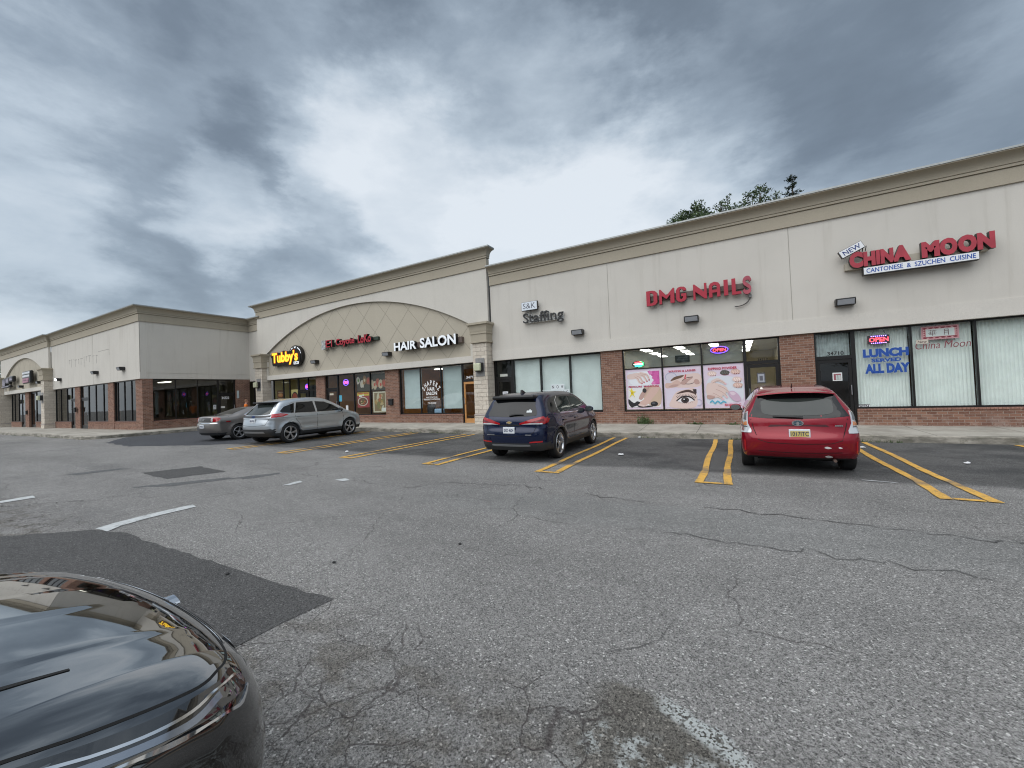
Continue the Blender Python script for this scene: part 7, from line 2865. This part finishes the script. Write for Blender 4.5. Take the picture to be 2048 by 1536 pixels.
# ================================================================== the black car beside the camera
def suv_black():
    T = thing('parked_car', 'glossy black SUV whose bonnet fills the lower left corner', 'car', (-2.20, -1.505, 0))
    BK = P('black car paint', (0.0035, 0.0035, 0.004), .05, 0.0, coat=1.0, coat_ior=1.5, coat_rough=.0, spec=.6)
    tk = NT(BK.node_tree)
    # coat IOR raised towards the top to brighten the reflections in the bonnet
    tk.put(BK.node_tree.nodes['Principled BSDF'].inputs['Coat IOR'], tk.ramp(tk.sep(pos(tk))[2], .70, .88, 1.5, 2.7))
    sil = [(-2.15, .30, .10), (-2.30, .45, .18), (-2.36, .65, .22), (-2.33, .95, .20), (-2.26, 1.12, .14), (-2.05, 1.42, .12), (-1.85, 1.62, .10), (-1.3, 1.73, .13), (-.5, 1.765, .13), (.0, 1.70, .12), (.45, 1.50, .10),
           (.95, 1.165, .08), (1.20, 1.105, .13), (1.55, 1.045, .17), (1.85, .985, .20), (2.08, .925, .20), (2.24, .855, .20), (2.335, .75, .22), (2.375, .60, .22), (2.36, .42, .20), (2.25, .24, .12)]
    tum = lambda y, z: -(.24 * smooth01(1.10, 1.75, z) + .05 * max(0, (.50 - z)) / .25)
    tap = lambda y: 1 - .09 * smooth01(1.6, 2.40, y) - .08 * smooth01(1.4, 2.36, -y)
    def crease(y, z):
        c = -.012 * math.exp(-((z - .60) / .10) ** 2) * smooth01(1.2, .8, abs(y))
        for wy in (-1.45, 1.45):
            d_ = math.hypot(y - wy, z - .39)
            c += .022 * math.exp(-((d_ - .50) / .06) ** 2)
        return c
    def bonnet(q):
        # raised middle of the bonnet with crisp shoulders, and a shallow spine
        a = smooth01(.95, 1.15, q.y) * smooth01(2.26, 1.95, q.y) * (1 if q.z > .7 else 0)
        ax = abs(q.x)
        w1 = .50 + .045 * smooth01(2.1, 1.2, q.y)
        up = .005 * smooth01(w1 + .012, w1 - .012, ax) * a + .002 * smooth01(.150, .126, ax) * a - .002 * math.exp(-((ax - .66) / .05) ** 2) * a
        return Vector((q.x, q.y, q.z + up))
    base_t = [.985, .96, .92, .87, .82, .78, .75, .72, .69, .66, .63, .605, .585, .570, .560, .550, .540, .530, .520, .510, .495, .47, .43, .38, .32, .26, .21, .175, .160, .150, .140, .130, .115, .09, .05]
    TS = base_t + [0.0] + [-q for q in base_t[::-1]]
    car = Car(sil, 1.93, (-1.45, 1.45), .44, .385, tumble=tum, taper=tap, crown=.040, tail=.16, nose=.13, crease=crease, step=.05, bridge_fn=bonnet, ts=TS)
    b = body_of(T, car, [BK, CLAD], lambda c: 1 if c.z < .34 else 0, sharp=50)
    wells(T, car, .84, .44)
    for wy in car.wheels:
        for sd in (1, -1):
            wheel(T, sd * .83, wy, .385, .245, 5, ALLOY, sd, 1, .275)
    GAP = P('panel gap', (0.004, 0.004, 0.004), .8)
    for sd in (1, -1):
        S_ = 'R' if sd > 0 else 'L'
        mir = (lambda q: q) if sd > 0 else car.mirrored
        # bonnet creases, vent slot and shut lines, laid on the surface from above
        loc_build(car.decal(mir([(.625, 1.30), (.655, 1.30), (.64, 1.60), (.622, 1.86), (.612, 1.86), (.618, 1.60)]), 'T', .002, .05), 'hood_vent', GAP, T)
        loc_build(car.line(mir(spline([(.880, 1.15), (.878, 1.5), (.868, 1.80), (.840, 2.00), (.790, 2.12), (.68, 2.20), (.4, 2.255), (0, 2.27)], 6, False)), 'T', .006, .0015), 'hood_seam', GAP, T)
        loc_build(car.line(mir(spline([(.60, 2.232), (.4, 2.268), (0, 2.283)], 6, False)), 'T', .006, .0035), 'hood_trim', CHROME, T)
        # swept back head lamp on the shoulder of the wing
        lamp = spline([(.938, 1.56), (.896, 1.60), (.884, 1.84), (.858, 2.00), (.810, 2.12), (.770, 2.17), (.785, 2.205), (.838, 2.15), (.888, 2.02), (.922, 1.82)], 4)
        loc_build(car.decal(mir(lamp), 'T', .003, .035), 'headlight', P('dark lamp glass', (.010, .011, .013), .03, spec=.9, coat=1.0, coat_rough=.0), T)
        loc_build(car.line(mir(spline([(.908, 1.62), (.899, 1.86), (.872, 2.01), (.828, 2.11), (.785, 2.175)], 6, False)), 'T', .004, .006), 'headlight_strip', CHROME, T)
        loc_build(car.line(mir(spline([(.921, 1.60), (.912, 1.84), (.885, 2.01), (.84, 2.11)], 6, False)), 'T', .009, .0055), 'headlight_lens', P('clear lamp ribbon', (.30, .33, .38), .08, .6), T)
        loc_build(car.line(mir(spline([(.940, 1.56), (.926, 1.82), (.892, 2.03), (.842, 2.16), (.785, 2.212)], 6, False)), 'T', .003, .004), 'headlight_trim', CHROME, T)
        loc_build(car.decal([(.80, 1.16), (.40, 1.48), (.05, 1.60), (-.6, 1.63), (-1.35, 1.58), (-1.75, 1.40), (-1.85, 1.22), (-1.7, 1.17), (-.6, 1.15)], S_, .004, .09), 'side_window', CARGLASS, T)
        for seam in ([(.95, 1.12), (1.0, .8), (.92, .40)], [(-.22, 1.12), (-.2, .8), (-.24, .40)], [(-1.2, 1.15), (-1.15, .9), (-.98, .66), (-.93, .45)]):
            loc_build(car.line(seam, S_, .009, .0022), 'door_seam', GAP, T)
        mirror_part(T, sd * .93, .62, 1.16, sd, BK, 1.1)
        loc_build(car.decal(mir([(.45, .95), (.80, 1.0), (.86, .95), (.80, .88), (.46, .88)]), 'B', .010, .06), 'tail_light', LAMP_R, T)
    loc_build(car.decal([(-.74, 1.14), (.74, 1.14), (.62, 1.54), (-.62, 1.54)], 'F', .004, .09), 'windscreen', CARGLASS, T)
    loc_build(car.decal([(-.68, 1.16), (.68, 1.16), (.56, 1.54), (-.56, 1.54)], 'B', .004, .09), 'rear_window', CARGLASS, T)
    # grille with chrome frame and emblem standing proud of the bonnet edge
    loc_build(car.decal(rounded([(-.46, .62), (-.50, .74), (-.40, .80), (.40, .80), (.50, .74), (.46, .62), (.30, .52), (-.30, .52)], 3), 'F', .006, .06), 'grille', TRIMK, T)
    for k in range(3):
        loc_build(car.line([(-.44, .60 + k * .06), (0, .60 + k * .06), (.44, .60 + k * .06)], 'F', .016, .012), 'grille_bar', CHROME, T)
    h0 = car.hit(0, .79, 'F')
    mb = MB()
    yy = h0[0].y
    mb.smooth = False
    mb.prism(spline([(-.060, .805), (-.03, .820), (0, .825), (.03, .820), (.060, .805), (.03, .79), (-.03, .79)], 3), yy - .02, yy + .008, 'y')
    loc_build(mb, 'emblem', CHROME, T)
    plate(T, car, 0, .85, '3JWT 18') if False else None
    return T


suv_black()

# a white car far left, beyond the wing
suv_silver('parked_car', 'white car at the far left edge beyond the west arch', (-66.6, 11.6, .2), rad(90), P('white car paint', (.62, .65, .68), .3, 0, coat=1.0), None)


# ------------------------------------------------------------------ trees
LEAF_D = mat_leaf('dark leaves', (0.030, 0.052, 0.018), (0.058, 0.094, 0.030))
LEAF_M = mat_leaf('mid leaves', (0.045, 0.080, 0.026), (0.085, 0.130, 0.045))
LEAF_C = mat_leaf('conifer needles', (0.018, 0.034, 0.020), (0.036, 0.058, 0.032))
BARK = P('bark', (0.085, 0.068, 0.052), .95, var=.3, vs=8)


def leaf(mb, p, nrm, size, rng):
    t = Vector((rng.gauss(0, 1), rng.gauss(0, 1), rng.gauss(0, .6))).normalized()
    a = (t - nrm * t.dot(nrm)).normalized()
    b = nrm.cross(a)
    l_, w_ = size * rng.uniform(.7, 1.3), size * rng.uniform(.30, .5)
    mb.add([p - a * l_ * .5, p + b * w_ * .5, p + a * l_ * .5, p - b * w_ * .5], [(0, 1, 2, 3)])


def limb_tree(name, label, x, y, h, spread, seed, mat, leaves=2600, lsize=.16, group=None, crown_lo=.35, z0=0.0, airy=.5):
    rng = random.Random(seed)
    T = thing(name, label, 'tree', (x, y, z0), group)
    tr = MB()
    tr.smooth = True
    base = Vector((x, y, z0))
    top = base + Vector((rng.uniform(-.3, .3), rng.uniform(-.3, .3), h * .86))
    tr.tube([base, base.lerp(top, .3) + Vector((rng.uniform(-.1, .1), 0, 0)), base.lerp(top, .65), top], [h * .030, h * .022, h * .013, h * .004], 8)
    tips = []
    rz_ = h * (1 - crown_lo) * .5
    cz = base + Vector((0, 0, h - rz_ * .98))
    NB = 46
    for k in range(NB):
        # clumps spread over the crown's shell and inside it
        u = (k + .5) / NB * 1.75 - .75
        a = k * 2.39996 + rng.uniform(-.3, .3)
        q = rng.uniform(.50, 1.0)
        rr = math.sqrt(max(0, 1 - u * u))
        p = cz + Vector((math.cos(a) * rr * spread * q, math.sin(a) * rr * spread * q, u * rz_ * rng.uniform(.72, .93)))
        st = base.lerp(top, max(.18, min(.95, (p.z - base.z) / h * .62)))
        md = st.lerp(p, .55) + Vector((0, 0, -.04 * spread))
        tr.tube([st, md, p], [h * .006, h * .0035, h * .0012], 5)
        tips.append((p, spread * rng.uniform(.13, .24)))
        for e in range(2):
            p2 = p + Vector((rng.gauss(0, spread * .15), rng.gauss(0, spread * .15), rng.gauss(0, spread * .10)))
            tr.tube([md.lerp(p, .6), p2], [h * .002, h * .0007], 4, False)
            tips.append((p2, spread * rng.uniform(.07, .14)))
    tr.build('trunk', BARK, T)
    cr = MB()
    tot = sum(r ** 2 for _, r in tips)
    for p, r in tips:
        n = int(leaves * r * r / tot)
        for k in range(n):
            v = Vector((rng.gauss(0, 1), rng.gauss(0, 1), rng.gauss(0, .75)))
            v = v.normalized() * r * rng.uniform(airy, 1.05)
            leaf(cr, p + v, Vector((rng.gauss(0, 1), rng.gauss(0, 1), rng.gauss(.6, 1))).normalized(), lsize, rng)
    cr.build('crown', mat, T)
    return T


GT = 'tree tops behind the shop roof'


def top_at(px, py, Y):
    x, z = FY(px, py, Y)
    return x, z


for (px, py, Y, spr, lab, m, sd, lv, cl) in ((1386, 397, 33, 2.6, 'bushy green tree top behind the roof, leftmost of the four', LEAF_D, 3, 5200, .45), (1447, 394, 36, 2.1, 'thin sparse tree top behind the roof between two fuller ones', LEAF_D, 14, 2100, .45),
                                              (1513, 368, 32, 2.5, 'airy spreading tree top behind the roof above the nail salon sign', LEAF_D, 25, 2700, .45)):
    x, z = top_at(px, py, Y)
    limb_tree('leafy_tree', lab, x, Y, z * 1.0, spr, sd, m, int(lv * 1.9), .21, GT, cl)


def conifer(label, x, y, h, r, seed, group, lo=.1):
    rng = random.Random(seed)
    T = thing('spruce_tree', label, 'tree', (x, y, 0), group)
    mb = MB()
    mb.tube([(x, y, 0), (x, y, h * .6), (x + .1, y, h)], [h * .02, h * .01, .02], 8)
    mb.build('trunk', BARK, T)
    cr = MB()
    k = 0
    z = h * lo
    while z < h * .985:
        f = 1 - z / h
        n = 6
        for j in range(n):
            a = rng.uniform(0, 2 * PI)
            ln = r * f ** .8 * rng.uniform(.6, 1.15) + .15
            for s in range(16):
                t = (s + 1) / 16
                p = Vector((x + math.cos(a) * ln * t, y + math.sin(a) * ln * t, z + ln * t * .30 + rng.gauss(0, .05)))
                for q in range(2):
                    leaf(cr, p + Vector((rng.gauss(0, .07), rng.gauss(0, .07), rng.gauss(0, .05))), Vector((rng.gauss(0, .6), rng.gauss(0, .6), 1)).normalized(), .17, rng)
        z += h * .034
    cr.build('crown', LEAF_C, T)
    return T


x, z = top_at(1581, 362, 34)
conifer('dark spruce tip behind the roof, rightmost of the four tree tops', x, 34, z * 1.03, 2.8, 4, GT, .5)
# far left, beyond the end of the wing
limb_tree('leafy_tree', 'dark tree beyond the west end of the wing at the left edge', -83, 12, 9.0, 4.0, 31, LEAF_D, 5200, .34, None, .25, .2)
# across the road, behind the camera: what the shop windows mirror
GB = 'roadside trees across from the shops'
for i, (x, y, h, s, k) in enumerate(((-44, -36, 11, 5.0, 0), (-33, -40, 12.5, 5.5, 0), (-23, -36, 10, 4.8, 0), (-12, -42, 12, 5.6, 0), (-2, -37, 9.5, 4.6, 0), (15, -41, 11, 5.2, 0), (26, -36, 10, 4.8, 0))):
    nm = ('far west', 'second from the west', 'third from the west', 'middle', 'just right of the middle', 'second from the east', 'far east')[i]
    limb_tree('leafy_tree', 'broad roadside tree across the lot behind the camera, %s one' % nm, x, y, h, s, 50 + i, LEAF_D, 3400, .62, GB, .22, zg(x))
conifer('tall spruce across the lot mirrored in the nail salon transom', 5.5, -30, 11.5, 3.2, 9, GB, .08)
# low buildings across the road
for (x0, x1, y, h, lab, c) in ((-70, -48, -52, 5.0, 'low tan building across the road at the west', (.34, .30, .25)), (-28, 10, -58, 6.0, 'long grey building across the road', (.26, .26, .26)), (20, 44, -54, 5.2, 'low brick building across the road at the east', (.24, .14, .10))):
    T = thing('roadside_building', lab, 'building', ((x0 + x1) / 2, y, 0))
    mb = MB()
    mb.box(x0, x1, y - 10, y, 0, h)
    mb.build('wall', P('far wall %.2f' % c[0], c, .9, var=.1), T)
    mb = MB()
    mb.box(x0 - .3, x1 + .3, y - 10.3, y + .3, h, h + .4)
    mb.build('roof', P('far roof', (.15, .15, .15), .9), T)
    mb = MB()
    k = x0 + 1.5
    while k < x1 - 2.5:
        mb.box(k, k + 2.0, y - .05, y + .03, .9, 2.8)
        k += 3.2
    mb.build('window_row', CARGLASS, T)

# ------------------------------------------------------------------ the person in the orange shirt
def person():
    gx, gy = -27.2, 13.95
    gz = zg(gx) + .04
    T = thing('person', 'person in a bright orange shirt standing between the bronze saloon and the brick wall', 'person', (gx, gy, gz), None, rad(-30))
    def skin_body(name, joints, edges, mat, lvl=2):
        me = bpy.data.meshes.new(name)
        me.from_pydata([j[0] for j in joints], edges, [])
        ob = bpy.data.objects.new(name, me)
        COL.objects.link(ob)
        md = ob.modifiers.new('skin', 'SKIN')
        md.use_smooth_shade = True
        for i, j in enumerate(joints):
            r = j[1] if isinstance(j[1], tuple) else (j[1], j[1])
            me.skin_vertices[0].data[i].radius = r
        me.skin_vertices[0].data[0].use_root = True
        sb = ob.modifiers.new('sub', 'SUBSURF')
        sb.levels = sb.render_levels = lvl
        dg = bpy.context.evaluated_depsgraph_get()
        dg.update()
        nm = bpy.data.meshes.new_from_object(ob.evaluated_get(dg))
        bpy.data.objects.remove(ob)
        nm.materials.clear()
        nm.materials.append(mat)
        nm.polygons.foreach_set('use_smooth', [True] * len(nm.polygons))
        o = bpy.data.objects.new(name, nm)
        COL.objects.link(o)
        o.parent = T
        return o
    SKIN = P('skin', (.48, .27, .20), .55)
    ORG = P('bright orange shirt', (.85, .20, .02), .75, var=.08, vs=8)
    JEAN = P('dark jeans', (.03, .035, .05), .85)
    # body: pelvis root, spine, neck, head, arms and legs as one surface
    J = [((0, 0, .90), (.15, .11)), ((0, .0, 1.08), (.13, .095)), ((0, .01, 1.26), (.155, .11)), ((0, .01, 1.38), (.12, .085)), ((0, .02, 1.45), .052), ((0, .04, 1.53), (.066, .072)), ((0, .045, 1.60), (.076, .092)), ((0, .03, 1.66), (.055, .07)),
         ((.17, .01, 1.37), .062), ((.235, .0, 1.20), .046), ((.25, .04, 1.08), .040), ((.24, .15, .90), .029), ((-.17, .01, 1.37), .062), ((-.235, .0, 1.20), .046), ((-.25, .04, 1.08), .040), ((-.24, .15, .90), .029),
         ((.095, 0, .84), .088), ((.105, .01, .64), .075), ((.105, .02, .48), .056), ((.105, -.005, .28), .053), ((.105, -.02, .09), .040), ((.11, .09, .045), .036), ((-.095, 0, .84), .088), ((-.105, .01, .64), .075), ((-.105, .02, .48), .056), ((-.105, -.005, .28), .053), ((-.105, -.02, .09), .040), ((-.11, .09, .045), .036)]
    E_ = [(0, 1), (1, 2), (2, 3), (3, 4), (4, 5), (5, 6), (6, 7), (3, 8), (8, 9), (9, 10), (10, 11), (3, 12), (12, 13), (13, 14), (14, 15), (0, 16), (16, 17), (17, 18), (18, 19), (19, 20), (20, 21), (0, 22), (22, 23), (23, 24), (24, 25), (25, 26), (26, 27)]
    skin_body('body', J, E_, SKIN)
    JS = [((0, 0, .90), (.168, .128)), ((0, .0, 1.08), (.150, .115)), ((0, .01, 1.26), (.176, .130)), ((0, .01, 1.37), (.135, .10)), ((0, .015, 1.425), .070), ((.18, .01, 1.365), .076), ((.242, 0, 1.21), .062), ((-.18, .01, 1.365), .076), ((-.242, 0, 1.21), .062)]
    skin_body('shirt', JS, [(0, 1), (1, 2), (2, 3), (3, 4), (3, 5), (5, 6), (3, 7), (7, 8)], ORG)
    JP = [((0, 0, .92), (.160, .12)), ((.095, 0, .83), .10), ((.105, .01, .64), .088), ((.105, .02, .48), .070), ((.105, -.005, .28), .064), ((.105, -.02, .10), .058), ((-.095, 0, .83), .10), ((-.105, .01, .64), .088), ((-.105, .02, .48), .070), ((-.105, -.005, .28), .064), ((-.105, -.02, .10), .058)]
    skin_body('trousers', JP, [(0, 1), (1, 2), (2, 3), (3, 4), (4, 5), (0, 6), (6, 7), (7, 8), (8, 9), (9, 10)], JEAN)
    HAIRM = P('light brown hair', (.17, .09, .05), .8)
    mb = MB()
    mb.smooth = True
    bm = bmesh.new()
    bmesh.ops.create_uvsphere(bm, u_segments=18, v_segments=12, radius=1)
    for v in list(bm.verts):
        if v.co.y > .25 and v.co.z < .55 or v.co.z < -.45:
            bm.verts.remove(v)
    for v in bm.verts:
        v.co = Vector((v.co.x * .088, v.co.y * .105, v.co.z * .115))
    mb.bm(bm, Matrix.Translation((0, .035, 1.615)))
    loc_build(mb, 'hair', HAIRM, T)
    mb = MB()
    mb.smooth = True
    mb.tube([(0, .118, 1.625), (0, .140, 1.590), (0, .128, 1.580)], [.010, .016, .012], 8)
    for sd in (1, -1):
        bm = bmesh.new()
        bmesh.ops.create_uvsphere(bm, u_segments=8, v_segments=6, radius=.02)
        mb.bm(bm, Matrix.Translation((sd * .080, .03, 1.60)) @ Matrix.Diagonal((.5, 1, 1.5, 1)))
    loc_build(mb, 'face', SKIN, T)
    for sd in (1, -1):
        bm = bmesh.new()
        bmesh.ops.create_uvsphere(bm, u_segments=8, v_segments=6, radius=.0115)
        mb = MB()
        mb.bm(bm, Matrix.Translation((sd * .030, .117, 1.622)))
        loc_build(mb, 'eye', P('dark eye', (.02, .015, .012), .2), T)
    mb = MB()
    mb.bbox(-.024, .024, .112, .126, 1.545, 1.555, .003)
    loc_build(mb, 'mouth', P('lips', (.35, .13, .11), .5), T)
    for sd in (1, -1):
        hx, hy, hz = sd * .24, .15, .90
        JH = [((hx, hy, hz), .028), ((hx, hy + .045, hz - .045), (.034, .018))]
        EH = [(0, 1)]
        for k in range(4):
            n0 = len(JH)
            dx_ = (-.027 + k * .018) * sd
            ln = (.062, .074, .070, .056)[k]
            JH += [((hx + dx_, hy + .075, hz - .075), .0095), ((hx + dx_ * 1.15, hy + .075 + ln * .45, hz - .085 - ln * .45), .0085), ((hx + dx_ * 1.15, hy + .075 + ln * .6, hz - .085 - ln), .007)]
            EH += [(1, n0), (n0, n0 + 1), (n0 + 1, n0 + 2)]
        n0 = len(JH)
        JH += [((hx - sd * .035, hy + .04, hz - .03), .011), ((hx - sd * .050, hy + .075, hz - .055), .009)]
        EH += [(0, n0), (n0, n0 + 1)]
        skin_body('hand', JH, EH, SKIN, 1)
        mb = MB()
        mb.smooth = True
        mb.bbox(sd * .11 - .05, sd * .11 + .05, -.09, .17, .0, .085, .03, 2)
        loc_build(mb, 'shoe', P('black shoe', (.015, .015, .015), .5), T)
    return T


person()


# ------------------------------------------------------------------ weeds, litter
def weed(x, y, z, h, r, n, seed, label, grp=None):
    rng = random.Random(seed)
    mb = MB()
    for k in range(n):
        a = rng.uniform(0, 2 * PI)
        q = rng.uniform(0, r)
        b = Vector((x + q * math.cos(a) * 1.3, y - abs(q * math.sin(a)) * .5, z))
        hh = h * rng.uniform(.4, 1.0) * (1 - .5 * q / r)
        lean = Vector((rng.gauss(0, .25), -abs(rng.gauss(0, .15)), 1)).normalized()
        mid, tip = b + lean * hh * .6, b + lean * hh + Vector((rng.gauss(0, .06), -.03, -.02))
        w_ = .010
        mb.add([b - Vector((w_, 0, 0)), b + Vector((w_, 0, 0)), mid + Vector((w_ * .8, 0, 0)), mid - Vector((w_ * .8, 0, 0)), tip], [(0, 1, 2, 3), (3, 2, 4)])
        for s in range(5):
            leaf(mb, b.lerp(tip, rng.uniform(.3, 1)) + Vector((rng.gauss(0, .03), rng.gauss(0, .02), 0)), Vector((rng.gauss(0, 1), rng.gauss(-.5, 1), rng.gauss(.4, 1))).normalized(), .075, rng)
    return tag(mb.build('weed_clump', LEAF_M), label, 'weed', grp)


GW = 'weeds along the wall and kerb'
weed(-3.15, 15.88, .205, .62, .26, 46, 1, 'tall green weed at the foot of the brick below the manicure poster', GW)
weed(-1.35, 15.88, .20, .22, .22, 26, 2, 'small weed at the foot of the brick below the waxing poster', GW)
weed(-.2, 15.88, .20, .16, .2, 18, 3, 'low weed at the foot of the brick below the dipping powder poster', GW)


def fringe(x0, x1, y, n, seed, name='grass_fringe'):
    rng = random.Random(seed)
    mb = MB()
    for k in range(n):
        x = x0 + (x1 - x0) * (rng.random())
        if math.sin(x * 2.3 + seed) + math.sin(x * .9) < .1:
            continue
        b = Vector((x, y - rng.uniform(-.01, .05), zg(x)))
        hh = rng.uniform(.03, .11)
        mb.add([b, b + Vector((.012, 0, 0)), b + Vector((rng.gauss(0, .03), rng.gauss(-.03, .02), hh))], [(0, 1, 2)])
    return stuff(mb.build(name, LEAF_M))


fringe(-13, 9, 13.53, 1500, 1)
fringe(-52, -28.8, 6.95, 1500, 2)


def litter(px, py, sx, sy, label, seed, name='litter'):
    x, y = FZ(px, py, zg(-3 if px > 800 else -20))
    rng = random.Random(seed)
    mb = MB()
    bm = bmesh.new()
    bmesh.ops.create_icosphere(bm, subdivisions=2, radius=1)
    for v in bm.verts:
        v.co = Vector((v.co.x * sx * rng.uniform(.7, 1.1), v.co.y * sy * rng.uniform(.7, 1.1), max(v.co.z, -.6) * .022 * rng.uniform(.6, 1.3)))
    mb.bm(bm, Matrix.Translation((x, y, zg(x) + .030)))
    return tag(mb.build(name, P('crumpled paper', (.72, .73, .74), .8)), label, 'litter', 'scraps lying on the lot')


litter(1242, 911, .085, .06, 'white crumpled scrap in the empty bay right of the blue SUV', 1)
litter(1279, 876, .06, .04, 'small white scrap by the kerb right of the blue SUV', 2)
litter(1725, 897, .06, .04, 'pale scrap beside the rear right wheel of the red wagon', 3)
litter(1935, 929, .05, .035, 'small white scrap in the empty bay at the right', 4)
litter(1842, 881, .16, .04, 'flat white scrap at the kerb below the restaurant windows', 5)
litter(694, 900, .07, .05, 'white scrap in the empty bay right of the silver SUV', 6)
for i, (px, py) in enumerate(((668, 1127), (920, 1090), (455, 1150))):
    x, y = FZ(px, py)
    mb = MB()
    bm = bmesh.new()
    bmesh.ops.create_icosphere(bm, subdivisions=1, radius=1)
    for v in bm.verts:
        v.co = Vector((v.co.x * .022, v.co.y * .018, v.co.z * .012))
    mb.bm(bm, Matrix.Translation((x, y, .014)))
    tag(mb.build('stone_chip', P('dark stone', (.03, .03, .03), .9)), ('dark stone chip on the asphalt right of the dark patch', 'dark stone chip in the middle of the bare asphalt', 'small dark chip on the dark asphalt patch')[i], 'stone', 'loose stone chips')
